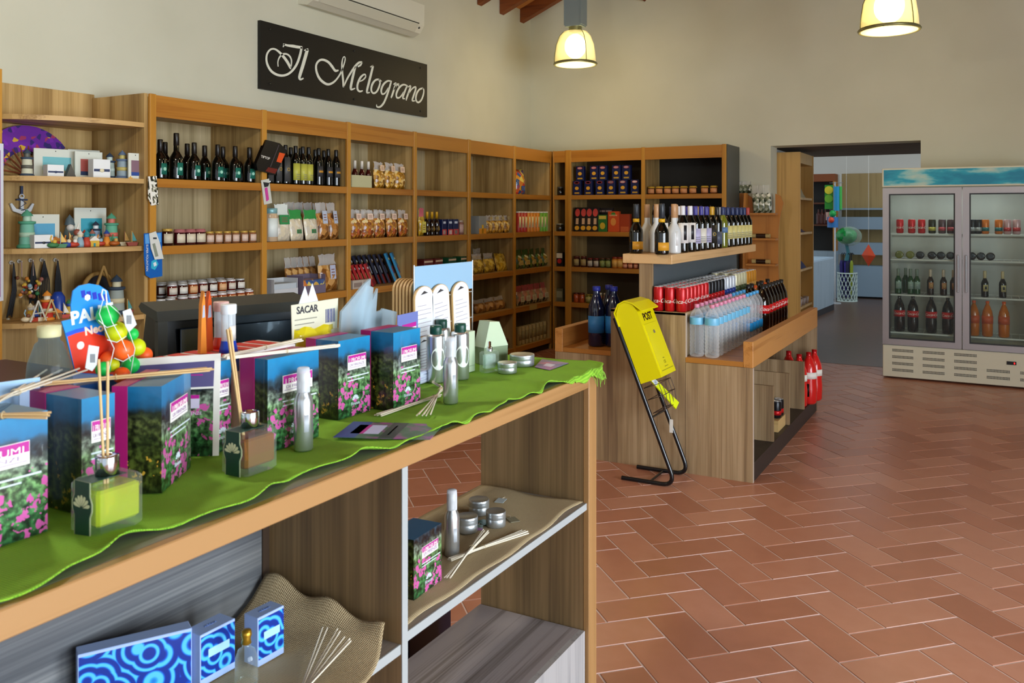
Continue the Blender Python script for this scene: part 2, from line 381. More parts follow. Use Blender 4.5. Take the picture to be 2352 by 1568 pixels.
# air conditioner on the left wall
acm = mat('air_conditioner_plastic', '#d8d6c2', .4); acd = mat('air_conditioner_slot', '#35352c', .6)
ya0, ya1 = PX(705, XW+.1), PX(951, XW+.1)
r = thing('air_conditioner', 'white wall mounted air conditioner above the black shop sign', 'air conditioner', (XW, ya0, 0))
L_ = ya1-ya0; zb = PX(940, XW+.1, 83)[1]
prof = [(0, zb+.02), (.1, zb), (.17, zb+.03), (.22, zb+.1), (.225, zb+.3), (0, zb+.32)]
mb = MB().prism([(a, z) for a, z in prof], 0, L_, 0, 'xz'); part('casing', mb, acm, r)
mb = MB()
mb._add([(.174, .06, zb+.028), (.223, .06, zb+.098), (.223, L_-.1, zb+.098), (.174, L_-.1, zb+.028)], [(0, 1, 2, 3)]); mb._add([(.178, .06, zb+.026), (.227, .06, zb+.096), (.227, L_-.1, zb+.096), (.178, L_-.1, zb+.026)], [(0, 3, 2, 1)])
part('air_flap', mb, mat('flap_plastic', '#c9c7b2', .5), r); part('slot', MB().box(.2, .05, zb+.104, .2275, L_-.09, zb+.112), acd, r)
part('sensor', MB().at(.2, L_-.06, zb+.075).ball((0, 0, 0), .012), acd, r)
# shop sign
ys0, ys1 = 4.90, 7.17; zs0, zs1 = 2.542, 3.075
sg = thing('shop_sign', 'black rectangular sign board with white script lettering on left wall', 'sign', (XW+.003, ys0, zs0))
part('board', MB().box(0, 0, 0, .03, ys1-ys0, zs1-zs0), mat('sign_board_black', '#0e0d0a', .55), sg)
G = [
 [(180,362,7),(215,372,9),(260,378,12),(300,385,12),(335,388,10)],
 [(178,385,4),(184,372,6),(190,360,7)],
 [(330,386,12),(322,430,12),(308,480,12),(290,525,11),(262,568,10),(225,602,9),(180,618,9),(130,612,10),(85,585,11),(55,540,11),(42,490,9),(48,440,8),(75,405,7),(110,402,7),(145,425,10),(180,462,13),(215,510,14),(238,555,12)],
 [(138,545,4),(136,505,5),(148,470,6),(172,445,7),(205,442,7),(232,460,8),(246,490,7),(246,525,6),(238,565,5)],
 [(352,412,5),(384,404,9)],[(378,405,16),(362,460,17),(342,530,17),(322,595,16),(312,635,14),(322,650,8),(345,640,5)],
 [(632,575,5),(605,578,12),(580,545,14),(550,510,12),(510,490,10),(475,495,9),(450,530,10),(452,585,12),(475,640,13),(510,675,12),(545,690,10),(580,680,9),(615,650,8),(648,600,8),(672,540,7),(686,490,6),(682,465,5),(668,475,5),(660,520,8),(662,580,11),(668,640,12),(672,700,11),(672,715,6)],
 [(674,712,5),(700,650,9),(735,590,10),(770,540,11),(800,512,10),(826,508,6)],[(826,510,5),(812,532,9),(790,545,7)],
 [(772,545,8),(756,600,14),(742,660,15),(732,715,14),(738,732,9),(768,722,4)],
 [(800,668,5),(830,655,6),(852,632,7),(852,612,7),(835,612,8),(808,640,11),(788,690,12),(788,730,12),(805,748,9),(830,742,5)],
 [(892,548,4),(915,536,6)],[(915,538,12),(900,600,14),(882,670,14),(866,735,13),(866,758,9),(888,756,4)],
 [(965,650,8),(935,655,9),(908,690,12),(900,735,12),(915,762,9),(942,752,9),(962,715,11),(972,675,10),(962,650,7),(985,665,4)],
 [(1068,668,7),(1035,662,8),(1000,690,11),(982,735,12),(988,768,9),(1012,762,7),(1040,720,8)],
 [(1062,670,10),(1045,730,12),(1025,790,12),(1000,845,11),(970,875,9),(945,872,7),(945,855,4)],
 [(1082,690,5),(1102,682,10),(1090,720,12),(1072,775,12),(1062,800,8)],[(1085,735,5),(1108,695,8),(1125,690,9),(1120,705,5)],
 [(1198,705,7),(1165,692,8),(1130,715,11),(1106,765,12),(1110,798,10),(1135,795,7),(1165,755,8)],[(1192,705,9),(1172,755,12),(1158,800,11),(1175,808,4)],
 [(1200,712,4),(1222,705,10),(1208,750,12),(1190,800,11),(1186,822,6)],[(1205,770,5),(1235,725,7),(1262,712,9),(1262,735,11),(1244,790,12),(1236,822,10),(1258,825,4)],
 [(1325,722,8),(1296,730,9),(1272,765,12),(1265,812,12),(1282,838,9),(1308,820,10),(1326,775,11),(1330,735,9),(1318,722,6)],
]
def sgn(px, py): return PX(600+px/3.5636, XW+.035, py/3.5636)
mb = MB()
for st in G:
    P = []
    pts = [(Vector((sgn(a, c)[0]-ys0, sgn(a, c)[1]-zs0)), w) for a, c, w in st]
    # smooth with a Catmull-Rom spline
    for i in range(len(pts)-1):
        p0, p1, p2, p3 = pts[max(i-1, 0)], pts[i], pts[i+1], pts[min(i+2, len(pts)-1)]
        for q in range(5):
            t = q/5
            v = .5*((2*p1[0])+(p2[0]-p0[0])*t+(2*p0[0]-5*p1[0]+4*p2[0]-p3[0])*t*t+(3*p1[0]-p0[0]-3*p2[0]+p3[0])*t**3)
            P.append((v, p1[1]*(1-t)+p2[1]*t))
    P.append(pts[-1]); vs = []
    for i, (v, w) in enumerate(P):
        d = (P[min(i+1, len(P)-1)][0]-P[max(i-1, 0)][0]); d = d/max(d.length, 1e-9); nn = Vector((-d.y, d.x))*w*.00098
        vs += [(0.0305, *(v+nn)), (0.0305, *(v-nn)), (.034, *(v+nn)), (.034, *(v-nn))]
    fs = []
    for i in range(len(P)-1):
        a = 4*i; c = a+4
        fs += [(a+2, a+3, c+3, c+2), (a, a+2, c+2, c), (a+1, c+1, c+3, a+3)]
    e = len(vs)-4; fs += [(0, 1, 3, 2), (e, e+2, e+3, e+1)]
    mb._add(vs, fs)
part('lettering', mb, mat('sign_letter_white', '#e6e8d8', .5), sg)
for yy, zz in [(a_, b_) for a_ in (.1, 1.13, 2.15) for b_ in (.05, .48)]: part('screw', MB().ball((.031, yy, zz), .009, 10, 6), mat('screw_steel', '#40403a', .4, .8), sg)
SC.view_settings.view_transform = 'Standard'; SC.view_settings.look = 'None'; SC.view_settings.gamma = 1; SC.view_settings.exposure = 0.0
SC.view_settings.use_curve_mapping = False
SC.cycles.use_denoising = True; SC.cycles.max_bounces = 6; SC.cycles.diffuse_bounces = 4; SC.cycles.glossy_bounces = 3; SC.cycles.transmission_bounces = 5; SC.cycles.transparent_max_bounces = 16; SC.cycles.use_adaptive_sampling = True; SC.cycles.adaptive_threshold = .04
SC.cycles.sample_clamp_indirect = 4; SC.cycles.caustics_reflective = False; SC.cycles.caustics_refractive = False
# ================================================================== SHELVING
lw = wood('pale_oak_panel', '#87683a', '#c2a26a', 'z', .5, 1.0, '#a98a54')
lwx = wood('pale_oak_board', '#8a6a3a', '#b7945c', 'y', .5, 1.0, '#a5834c')
og = wood('honey_edge_vertical', '#a0681a', '#b98430', 'z', .4, .8)
ogy = wood('honey_edge_length', '#965c18', '#ac7328', 'y', .4, .8)
ogx = wood('honey_edge_cross', '#965c18', '#ac7328', 'x', .4, .8)
dark = mat('dark_back_panel', '#1c1a16', .6); grey_side = mat('grey_side_panel', '#4b4c44', .5)
kick = mat('plinth_dark', '#3a2a1c', .6)
LV = [1.78, 1.365, .96, .553, .125]
UP = [3.51, 4.43, 5.34, 6.245, 7.153, 8.072, 8.965]
sh = thing('wall_shelving', 'long oak wall shelving with honey edging along the left wall', 'shelving', (0, 0, 0))
for i, yy in enumerate(UP):
    u_ = part('upright', MB().box(XW+.01, yy-.009, 0, XL-.02, yy+.009, 2.28), lw, sh)
    part('edge_trim', MB().bbox(XL-.02, yy-.0225, 0, XL, yy+.0225, 2.295, .002), og, u_)
for i in range(6):
    y0, y1 = UP[i]+.009, UP[i+1]-.009
    part('back_panel', MB().box(XW+.01, y0, .1, XW+.022, y1, 2.28), wood('grey_oak_back', '#94835c', '#c9b78e', 'z', .5, 1.0, '#b2a078'), sh)
    part('header', MB().box(XL-.022, y0+.0135, 2.158, XL-.004, y1-.0135, 2.29), ogy, sh)
    part('top_board', MB().box(XW+.022, y0, 2.2, XL-.022, y1, 2.22), lwx, sh)
    part('plinth', MB().box(XL-.06, y0, 0, XL-.04, y1, .07), kick, sh)
    for z in LV:
        s_ = part('shelf', MB().box(XW+.022, y0, z-.03, XL-.02, y1, z), lwx, sh)
        part('shelf_edge', MB().bbox(XL-.02, y0+.0135, z-.053, XL-.002, y1-.0135, z, .002), ogy, s_)
# rounded end unit at the left
eu = thing('corner_shelf_unit', 'pale oak end unit with quarter round shelves at the photo left', 'shelving', (0, 0, 0))
yE = 2.72
part('back_panel', MB().box(XW+.01, yE, 0, XW+.03, 3.48, 2.32), lw, eu)
part('side_panel', MB().box(XW+.03, 3.462, 0, XL-.02, 3.4865, 2.295), lw, eu)
for z in [2.115]+[1.775, 1.37, .957, .55]:
    pts = [(XW+.03, yE+.01)]+[(XW+.03+(.50)*math.sin(t*pi/2/14)**.8, 3.46-(3.46-yE-.01)*math.cos(t*pi/2/14)) for t in range(1, 15)]+[(XW+.03, 3.46)]
    part('shelf', MB().prism(pts, z-.028, z), wood('end_shelf_oak', '#94713f', '#bf9b62', 'y', .5), eu)
lu = thing('tall_side_cabinet', 'honey edged cabinet side at the far left border', 'cabinet', (0, 0, 0))
part('side_panel', MB().box(XW+.01, 2.40, 0, -4.68, 2.71, 2.34), lw, lu)
part('edge_trim', MB().box(-4.68, 2.40, 0, -4.66, 2.716, 2.345), og, lu)
# back wall shelving
bs = thing('wall_shelving', 'oak and black shelving with honey edging along the back wall', 'shelving', (0, 0, 0))
UB = [(-4.402, .012), (-4.215, .075), (-3.31, .042), (-2.42, .045)]
for i, (xx, w_) in enumerate(UB):
    u_ = part('upright', MB().box(xx-.009, YB+.02, 0, xx+.009, 9.42, 2.28), lw if i < 3 else grey_side, bs)
    part('edge_trim', MB().bbox(xx-w_/2, YB, 0, xx+w_/2, YB+.02, 2.295, .002), og, u_)
part('side_panel', MB().box(-2.411, YB+.02, 0, -2.39, 9.42, 2.295), grey_side, bs, 'dark grey end panel')
for i in range(3):
    x0, x1 = UB[i][0]+.009, UB[i+1][0]-.009
    part('back_panel', MB().box(x0, 9.41, .1, x1, 9.42, 2.28), dark if i != 1 else mat('dim_back_panel', '#4a3a20', .6), bs)
    part('header', MB().box(UB[i][0]+UB[i][1]/2, YB+.004, 2.158, UB[i+1][0]-UB[i+1][1]/2, YB+.022, 2.29), ogx, bs)
    part('top_board', MB().box(x0, YB+.022, 2.2, x1, 9.41, 2.22), lw, bs)
    for z in LV:
        s_ = part('shelf', MB().box(x0, YB+.02, z-.03, x1, 9.41, z), ogx, bs)
        part('shelf_edge', MB().bbox(UB[i][0]+UB[i][1]/2, YB+.002, z-.05, UB[i+1][0]-UB[i+1][1]/2, YB+.02, z, .002), ogx, s_)
# ================================================================== DRINKS ISLAND (gondola)
gw = wood('island_oak_panel', '#6f5840', '#ab9270', 'z', .5, 1.2, '#927958')
rail = wood('rail_wood', '#9a6228', '#bb8242', 'y', .4, 1.2)
railx = wood('rail_wood_cross', '#8e5a22', '#a9702f', 'x', .4, .9)
GX0, GX1, GY0, GY1 = -2.476, -1.20, 5.034, 7.16
gd = thing('drinks_island', 'oak drinks display island with stepped sides and raised middle shelf', 'display stand', (0, 0, 0))
endp = [(GX0, 0), (GX1, 0), (GX1, .668), (-1.603, .668), (-1.603, .965), (-2.086, .965), (-2.086, .668), (GX0, .668)]
part('end_panel', MB().prism(endp, GY0, GY0+.02, 0, 'xz'), gw, gd)
part('end_panel', MB().prism(endp, GY1-.02, GY1, 0, 'xz'), gw, gd)
part('panel_edge', MB().box(GX1, GY0, 0, GX1+.002, GY0+.02, .668), mat('pale_edge_band', '#b9a99a', .5), gd, 'pale edge strip')
part('panel_edge', MB().box(-1.603, GY0-.001, .7, -1.598, GY0+.02, .965), mat('pale_edge_band', '#b9a99a', .5), gd)
for x0, x1, nm in ((-1.602, -1.256, 'ledge'), (GX0+.055, -2.087, 'ledge')):
    part(nm, MB().box(x0, GY0, .67, x1, GY1, .70), railx, gd)
part('rail', MB().bbox(-1.256, GY0-.002, .668, GX1+.002, GY1, .82, .003), rail, gd)
part('rail', MB().bbox(GX0-.002, GY0-.002, .668, GX0+.054, GY1, .82, .003), rail, gd)
part('seam', MB().box(-1.6035, GY0-.0006, .005, -1.602, GY0, .668), kick, gd); part('core', MB().box(-2.07, GY0+.02, .1, -1.62, GY1-.02, .95), gw, gd)
part('middle_board', MB().box(-2.086, GY0, .951, -1.603, GY1, .967), wood('middle_board_oak', '#a5865a', '#c9ab7d', 'y'), gd)
part('post', MB().box(-1.905, GY0+.02, .968, -1.822, GY0+.05, 1.256), gw, gd)
part('divider_panel', MB().box(-1.86, GY0+.05, .968, -1.835, GY1-.02, 1.256), mat('island_grey_panel', '#4c5458', .5), gd, 'dark grey divider panel')
part('raised_shelf', MB().bbox(-2.007, GY0, 1.257, -1.687, GY1+.02, 1.315, .003), wood('raised_shelf_oak', '#b98f5c', '#d2ab78', 'y', .5), gd)
part('plinth', MB().box(GX0+.02, GY0+.02, 0, GX1-.002, GY1-.02, .11), mat('island_plinth', '#2e2622', .5), gd, 'dark plinth')
for yy in (5.6, 6.1, 6.64): part('partition', MB().box(-1.6, yy, .11, GX1-.005, yy+.02, .465), gw, gd)
part('riser_box', MB().box(-1.38, 5.86, .11, GX1-.03, 6.09, .185), wood('riser_oak', '#a5864f', '#c7a66e', 'x'), gd)
# ================================================================== FRONT COUNTER
cw = wood('counter_oak_panel', '#5c4830', '#917450', 'z', .5, 1.1, '#78603f')
cb = wood('counter_back_panel', '#3c3f44', '#7c7d7c', 'y', .5, 1.1, '#595b5e')
band = wood('counter_edge_maple', '#916c40', '#a37c4e', 'y', .4, .7)
bandz = wood('counter_post_maple', '#916c40', '#a37c4e', 'z', .4, .7)
wh = mat('pale_shelf_edge', '#a0a6a6', .5)
cst = wood('counter_shelf_board', '#6a615a', '#948a80', 'y', .5, 1.1)
CX, CB = -1.07, -1.456
fc = thing('display_counter', 'open oak display counter with maple edge in the foreground', 'counter', (0, 0, 0))
part('top_board', MB().prism([(-1.60, -.5), (CX-.02, -.5), (CX-.02, 2.465), (CX-.03, 2.52), (CX-.07, 2.58), (CX-.13, 2.60), (-1.60, 2.60)], 1.05, 1.07), wood('counter_top_board', '#5b5750', '#77726a', 'y', .4), fc)
part('front_band', MB().bbox(CX-.02, -.5, 1.03, CX, 2.41, 1.07, .002), band, fc)
part('end_post', MB().bbox(CX-.02, 2.41, 0, CX, 2.467, 1.07, .002), bandz, fc)
part('end_panel', MB().box(CB, 2.41, 0, CX-.02, 2.43, 1.05), cw, fc)
d_ = part('divider', MB().box(CB, 1.46, 0, CX-.006, 1.4785, 1.03), cw, fc)
part('edge_strip', MB().box(CX-.006, 1.4595, 0, CX-.004, 1.479, 1.03), wh, d_)
for y0, y1, z in ((1.4785, 2.41, .676), (-.5, 1.46, .659)):
    s_ = part('shelf', MB().box(CB, y0, z-.019, CX-.012, y1, z), cst, fc)
    part('edge_strip', MB().box(CX-.012, y0, z-.02, CX-.008, y1, z+.0005), wh, s_)
part('back_panel', MB().box(CB-.012, -.5, 0, CB, 1.44, 1.045), cb, fc)
part('back_rail', MB().box(CB-.001, 1.44, .55, CB+.004, 1.46, 1.045), kick, fc)
s_ = part('storage_box', MB().box(CB, 1.485, .01, CX-.03, 2.405, .287), wood('storage_box_board', '#655c58', '#989090', 'y', .5, 1.3), fc)
part('front_panel', MB().box(CX-.03, 1.485, .01, CX-.012, 2.405, .287), wood('storage_front_board', '#858585', '#a3a1a0', 'z', .5, 1.3), s_, 'pale grey front panel')
o = part('storage_bin', MB().bbox(-1.95, 2.22, 0, -1.62, 2.50, .42, .02), mat('navy_plastic', '#10152e', .4)); tag(o, 'dark navy bin behind the right bay of the display counter', 'bin')
# cashier desk
dk = thing('cashier_desk', 'dark brown cashier desk behind the display counter', 'desk', (0, 0, 0))
part('desk_top', MB().bbox(-3.75, .35, .9, -1.66, 2.2, .93, .003), wood('dark_walnut', '#33221a', '#4d3526', 'x', .4), dk)
for x_ in (-3.7, -3.0, -2.3): part('leg_panel', MB().box(x_, .45, 0, x_+.03, 2.1, .9), wood('desk_side_oak', '#8c7050', '#b39468', 'z'), dk)
# ================================================================== PRODUCT BUILDERS (front faces -Y)
white = mat('label_white', '#e9e7dd', .5); blackp = mat('black_plastic', '#0c0c0e', .35); cream = mat('cream_paper', '#dcd6b8', .6)
gold = mat('gold_foil', '#b98f2e', .3, .8); silver = mat('brushed_aluminium', '#d0d5d8', .28, .9); steel = mat('steel', '#b9bcbd', .25, .9)
red = mat('cola_red', '#c8161a', .35); film = clear('clear_film', '#ffffff', .10, .08)
glassd = mat('dark_bottle_glass', '#060806', .08, coat=.6); glassg = mat('green_bottle_glass', '#14471f', .1, coat=.6); glassb = mat('brown_bottle_glass', '#1d0c05', .1, coat=.6)
def band_(r, z0, z1, a0, a1, mi=0, mb=None, seg=14):
    mb = mb or MB(); return mb.lathe([(r-.0004, z0), (r, z0), (r, z1), (r-.0004, z1)], seg, mi, a0, a1)
F0 = -pi/2
def bprof(r, h, sh=.62, nk=.85, rn=.014):
    return [(0, .003), (r*.7, 0), (r*.97, .003), (r, .012), (r, h*sh), (r*.93, h*(sh+.06)), (r*.66, h*(sh+.13)), (rn*1.15, h*(sh+.2)), (rn, h*nk), (rn, h*.99), (rn*.9, h), (0, h)]
PROFS = {'wine': (.037, .30, .60, .85, .0145), 'ale': (.041, .25, .48, .9, .0145), 'aletall': (.044, .30, .42, .9, .0155), 'prosecco': (.044, .31, .42, .88, .016), 'oil': (.034, .29, .62, .88, .0135), 'small': (.026, .22, .5, .86, .011), 'beer': (.031, .24, .52, .85, .0125)}
def cols(c, r=.45, **k): return mat('print_'+c.strip('#'), c, r, **k)
@cached
def bottle(kind, glass, capc, capm, labc, z0, z1, deco, arc):
    r, h, s, nk, rn = PROFS[kind]
    g = {'dark': glassd, 'green': glassg, 'brown': glassb, 'white': mat('frosted_white_bottle', '#cfd3d2', .3, coat=.5), 'pale': mat('pale_wine_glass', '#6f7320', .1, coat=.6), 'clearred': mat('dark_red_liquor', '#3a0c0a', .1, coat=.6)}[glass]
    ch = []
    cap_ = MB().lathe([(rn*1.02, h*nk-.05 if kind != 'small' else h*nk), (rn*1.16, h*nk-.048), (rn*1.13, h*.985), (rn*1.0, h*1.004), (0, h*1.004)], 16)
    ch.append(S('capsule', cap_, gold if capm else cols(capc, .35)))
    if labc: 
        lb = []
        if deco == 'fig': lb.append(S('emblem', band_(r+.0012, z0+.02, z1-.015, F0-.28, F0+.28), cols('#1c1c20')))
        if deco == 'swoosh': lb.append(S('emblem', band_(r+.0012, (z0+z1)/2-.008, (z0+z1)/2+.008, F0-.7, F0+.7), cols('#c08a2e')))
        if deco == 'tree': lb.append(S('emblem', MB().at(0, -r-.001, (z0+z1)/2, rx=pi/2).cyl(.011, 0, .0008, 14), cols('#9fd8c0')))
        if deco == 'ring': lb.append(S('emblem', MB().at(0, -r-.001, (z0+z1)/2, rx=pi/2).lathe([(.009, 0), (.009, .0008), (.013, .0008), (.013, 0)], 16), cols('#c2a24a')))
        if deco == 'lines': 
            mb = MB()
            for q in range(3): band_(r+.0012, z0+.012+q*.014, z0+.016+q*.014, F0-.5, F0+.5, 0, mb, 8)
            lb.append(S('print', mb, cols('#7a7f80')))
        ch.append(S('label', band_(r+.0007, z0, z1, F0-arc, F0+arc, 0, None, 20), cols(labc), None, lb))
    if kind == 'prosecco' and glass == 'dark':
        ch.append(S('neck_label', band_(.0205, .197, .218, 0, 2*pi), cols('#d7a51f')))
    return [S('glass_body', MB().lathe(bprof(r, h, s, nk, rn), 22), g, None, ch)] if False else [S('glass_body', MB().lathe(bprof(r, h, s, nk, rn), 22), g)]+ch
@cached
def jar(r, h, content, lid, lab, cloth):
    body = MB().lathe([(0, 0), (r*.92, 0), (r, .005), (r, h*.78), (r*.86, h*.85), (r*.84, h*.86)], 16)
    ch = [S('jar_glass', body, mat('jar_'+content.strip('#'), content, .12, coat=.6))]
    if cloth: ch.append(S('lid', MB().lathe([(r*1.12, h*.8), (r*.95, h*.9), (r*.9, h), (0, h*1.01)], 18), cols(lid, .7)))
    else: ch.append(S('lid', MB().lathe([(r*.86, h*.84), (r*.93, h*.85), (r*.93, h*.99), (r*.86, h), (0, h)], 18), cols(lid, .35, metal=.2)))
    if lab: ch.append(S('label', band_(r+.0006, h*.14, h*.7, F0-1.15, F0+1.15, 0, None, 12), cols(lab, .5)))
    return ch
@cached
def can(r, h, c1, c2, logo):
    ch = [S('can_body', MB().lathe([(0, .004), (r*.78, 0), (r, .008), (r, h*.9), (r*.86, h*.985)], 18), cols(c1, .3, metal=.25))]
    ch.append(S('can_top', MB().lathe([(r*.86, h*.985), (r*.87, h), (r*.8, h), (r*.76, h*.975), (0, h*.975)], 18), mat('can_top_aluminium', '#d3d6d8', .35, .3)))
    ch.append(S('pull_tab', MB().box(-.008, -.012, h*.98, .008, .008, h*.992), steel))
    if c2: ch.append(S('band', band_(r+.0004, h*.2, h*.45, 0, 2*pi, 0, None, 18), cols(c2, .3, metal=.25)))
    if logo: ch.append(S('lettering', MB().text(logo, .036, T(0, 0, h*.42), shear=.35, wrap=r+.0006), white))
    return ch
@cached
def carton(w, d, h, c, panels, txt, tsize, tcol, lean=0):
    mb = MB(); mb.M = Matrix.Rotation(-lean, 4, 'X'); mb.bbox(-w/2, -d/2, 0, w/2, d/2, h, min(.0015, d*.2))
    out = [S('carton', mb, cols(c, .4))]
    for (x0, z0, x1, z1, cc) in panels:
        m = MB(); m.M = Matrix.Rotation(-lean, 4, 'X')
        if cc.startswith('o'):
            cc = cc[1:]; cx, cz, a, b2 = (x0+x1)/2*w, (z0+z1)/2*h, (x1-x0)/2*w, (z1-z0)/2*h
            m.prism([(cx+a*math.cos(t*pi/8), cz+b2*math.sin(t*pi/8)) for t in range(16)], -d/2-.0006, -d/2+.0002, 0, 'xz')
        else: m.box(x0*w, -d/2-.0005, z0*h, x1*w, -d/2+.0003, z1*h)
        out.append(S('print', m, cols(cc, .45)))
    if txt:
        m = MB(); m.M = Matrix.Rotation(-lean, 4, 'X'); m.text(txt, tsize, T(0, -d/2-.001, h*.8) @ FRONT); out.append(S('lettering', m, cols(tcol)))
    return out
CONT = {}
def content(nm):
    if nm in CONT: return CONT[nm]
    V = dict(pasta=([(.1, '#8a5d14'), (.45, '#c9902b'), (.6, '#e0b353'), (.9, '#f0dca0')], 38), pastared=([(.1, '#7c3c16'), (.5, '#c9902b'), (.7, '#b2562a'), (.9, '#f0dca0')], 42), yellow=([(.1, '#9c7a14'), (.5, '#d8b02c'), (.9, '#ecd468')], 32), bread=([(.1, '#7b4a18'), (.5, '#bf8a45'), (.9, '#ddb67a')], 20), biscuit=([(.1, '#5b3413'), (.5, '#a87032'), (.9, '#d9a866')], 26), greenmix=([(.1, '#1d3a17'), (.4, '#3d6a24'), (.55, '#b8862e'), (.8, '#dfe3c0')], 26), pinkmix=([(.1, '#1f2a20'), (.35, '#b5a47c'), (.6, '#c26a5a'), (.85, '#dcd3b0')], 20), greens=([(.1, '#1d2a17'), (.5, '#7d8468'), (.9, '#d8d8c4')], 36), colour=([(.1, '#1d4f8a'), (.35, '#c23a2c'), (.6, '#d9952c'), (.85, '#e8d060')], 22), wafer=([(.1, '#c9c2b0'), (.6, '#ddd2b4'), (.9, '#e9e3d0')], 30), neonyellow=([(.2, '#c9b700'), (.8, '#f0e02c')], 20), craft=([(.2, '#4f3a1c'), (.4, '#1f5f6a'), (.6, '#b5a888'), (.8, '#a8432a')], 60), cans=([(.2, '#c22'), (.8, '#eee')], 9))
    st, sc = V[nm]; CONT[nm] = mottled('content_'+nm, [(p, c if len(c) == 7 else '#'+''.join(q*2 for q in c[1:])) for p, c in st], sc, .28, vor=True, bump=.006, coat=.5, interp='EASE'); return CONT[nm]
@cached
def bag(w, d, h, cont, top, card, tilt=0):
    """filled film bag: plump lower part, crimped header"""
    nx, nz = 8, 10; rnd = random.Random(int(w*1e4+h*1e3)); vs = []; M_ = Matrix.Rotation(-tilt, 4, 'X')
    fill = .74 if top != 'none' else .93
    def half(s_):
        o = []
        for j in range(nz+1):
            t = j/nz; z = h*t
            g = (math.sin(min(t/fill, 1)*pi)**.55 if t < fill else 0); ww = w*(.92+.1*math.sin(t*pi))*(1 if t < fill else .8+.2*(t-fill)/(1-fill))
            for i in range(nx+1):
                q = i/nx; th = d/2*g*(math.sin(q*pi)**.6 if 0 < i < nx else 0)
                th *= 1+rnd.uniform(-.12, .12); zz = z+rnd.uniform(-.004, .004)*(1 if j not in (0,) else 0)
                if j == nz: zz = h+rnd.uniform(-.006, .006)
                o.append((ww*(q-.5), s_*(-th-.0006)+(rnd.uniform(-.004, .004) if t > fill else 0)*1, max(zz, 0)))
        return o
    a = half(1); k = len(a); b_ = [(x, -y if j >= 0 else y, z) for j, (x, y, z) in enumerate(a)]
    b_ = [(x, abs(y), z) if abs(y) > .001 else (x, .0008, z) for x, y, z in b_]; a = [(x, -abs(y) if abs(y) > .001 else -.0008, z) for x, y, z in a]
    fs = []; mi = []
    for j in range(nz):
        for i in range(nx):
            p = j*(nx+1)+i; fs.append((p, p+1, p+nx+2, p+nx+1)); mi.append(1 if (j+.5)/nz > fill and top != 'none' else 0)
            fs.append((k+p+1, k+p, k+p+nx+1, k+p+nx+2)); mi.append(mi[-1])
    def rim(p, q): fs.append((p, q, q+k, p+k)[::-1]); mi.append(mi[0])
    for i in range(nx): rim(i, i+1); rim(nz*(nx+1)+i+1, nz*(nx+1)+i)
    for j in range(nz): rim((j+1)*(nx+1), j*(nx+1)); rim(j*(nx+1)+nx, (j+1)*(nx+1)+nx)
    body = MB(); hd = MB()
    for f, m in zip(fs, mi): (hd if m else body).f.append(f)
    for q in (body, hd):
        q.v = [tuple(M_ @ Vector(p)) for p in a+b_]; q.m = [0]*len(q.f); q.sm = [True]*len(q.f)
    out = [S('filled_pouch', body, content(cont))]
    if top != 'none': out.append(S('header', hd, film if top == 'film' else cols(top, .35)))
    if card:
        m = MB(); m.M = M_; cw_, ch_, cz, cc = card
        m.box(-cw_/2, -d/2-.003, cz, cw_/2, -d/2-.0015, cz+ch_); out.append(S('label', m, cols(cc)))
        m = MB(); m.M = M_
        for q in range(3): m.box(-cw_*.3, -d/2-.0036, cz+ch_*(.25+.2*q), cw_*.3, -d/2-.003, cz+ch_*(.32+.2*q))
        out.append(S('print', m, cols('#8a5a4a')))
    return out
# ------------------------------------------------------------------ stocking the left wall shelves (goods face +X)
R90 = pi/2
def leftrow(us, lv, spec, name, desc, cat, group, x=-4.53, jit=0, rz=R90, wob=.12):
    n_ = len(us)
    for i, u in enumerate(us):
        xx = x+(random.uniform(-jit, jit) if jit else 0)
        place(spec, name, (desc+', '+nth(i, n_)) if n_ > 1 else desc, cat, (xx, PX(u, xx), lv+.0006), rz+random.uniform(-wob, wob), group)
L1, L2, L3, L4, L5 = LV
ale = bottle('ale', 'dark', '#16100c', 0, '#1b6a5a', .03, .10, 'tree', .55); alet = bottle('aletall', 'dark', '#16100c', 0, '#1b6a5a', .03, .11, 'tree', .5)
leftrow([405], L1, alet, 'beer_bottle', 'tallest dark beer bottle with teal label on the top shelf', 'bottle', 'dark beer bottles', -4.56)
leftrow([368, 446, 500, 540, 573], L1, ale, 'beer_bottle', 'dark beer bottle, teal label, front row of top shelf', 'bottle', 'dark beer bottles', -4.55, .01)
leftrow([379, 430, 470, 512, 556], L1, ale, 'beer_bottle', 'dark beer bottle, teal label, back row of top shelf', 'bottle', 'dark beer bottles', -4.68, .02)
leftrow([384], L2, jar(.034, .105, '#2a0a0c', '#c2a04a', '#cfc6ae', 0), 'jam_jar', 'dark jam jar with gold lid behind the hanging blue pack', 'jar', 'jam jars', -4.53)
leftrow([412, 436, 459], L2, jar(.036, .10, '#3a0b10', '#a86466', '#d9d0b8', 1), 'jam_jar', 'jam jar with red cloth cover on second shelf', 'jar', 'jam jars', -4.53)
leftrow([481, 501, 521, 540, 560, 579], L2, jar(.029, .082, '#8a5a3a', '#c2a04a', '#d8bfae', 0), 'jam_jar', 'small pink labelled jar with gold lid on second shelf', 'jar', 'jam jars', -4.53)
jw = jar(.033, .075, '#5a1410', '#dfdfe2', '#d9cfc0', 0); jo = jar(.033, .075, '#8a3a12', '#dfdfe2', '#e0b080', 0); jk = jar(.033, .075, '#35100c', '#c9cccc', '#e3e0d6', 0)
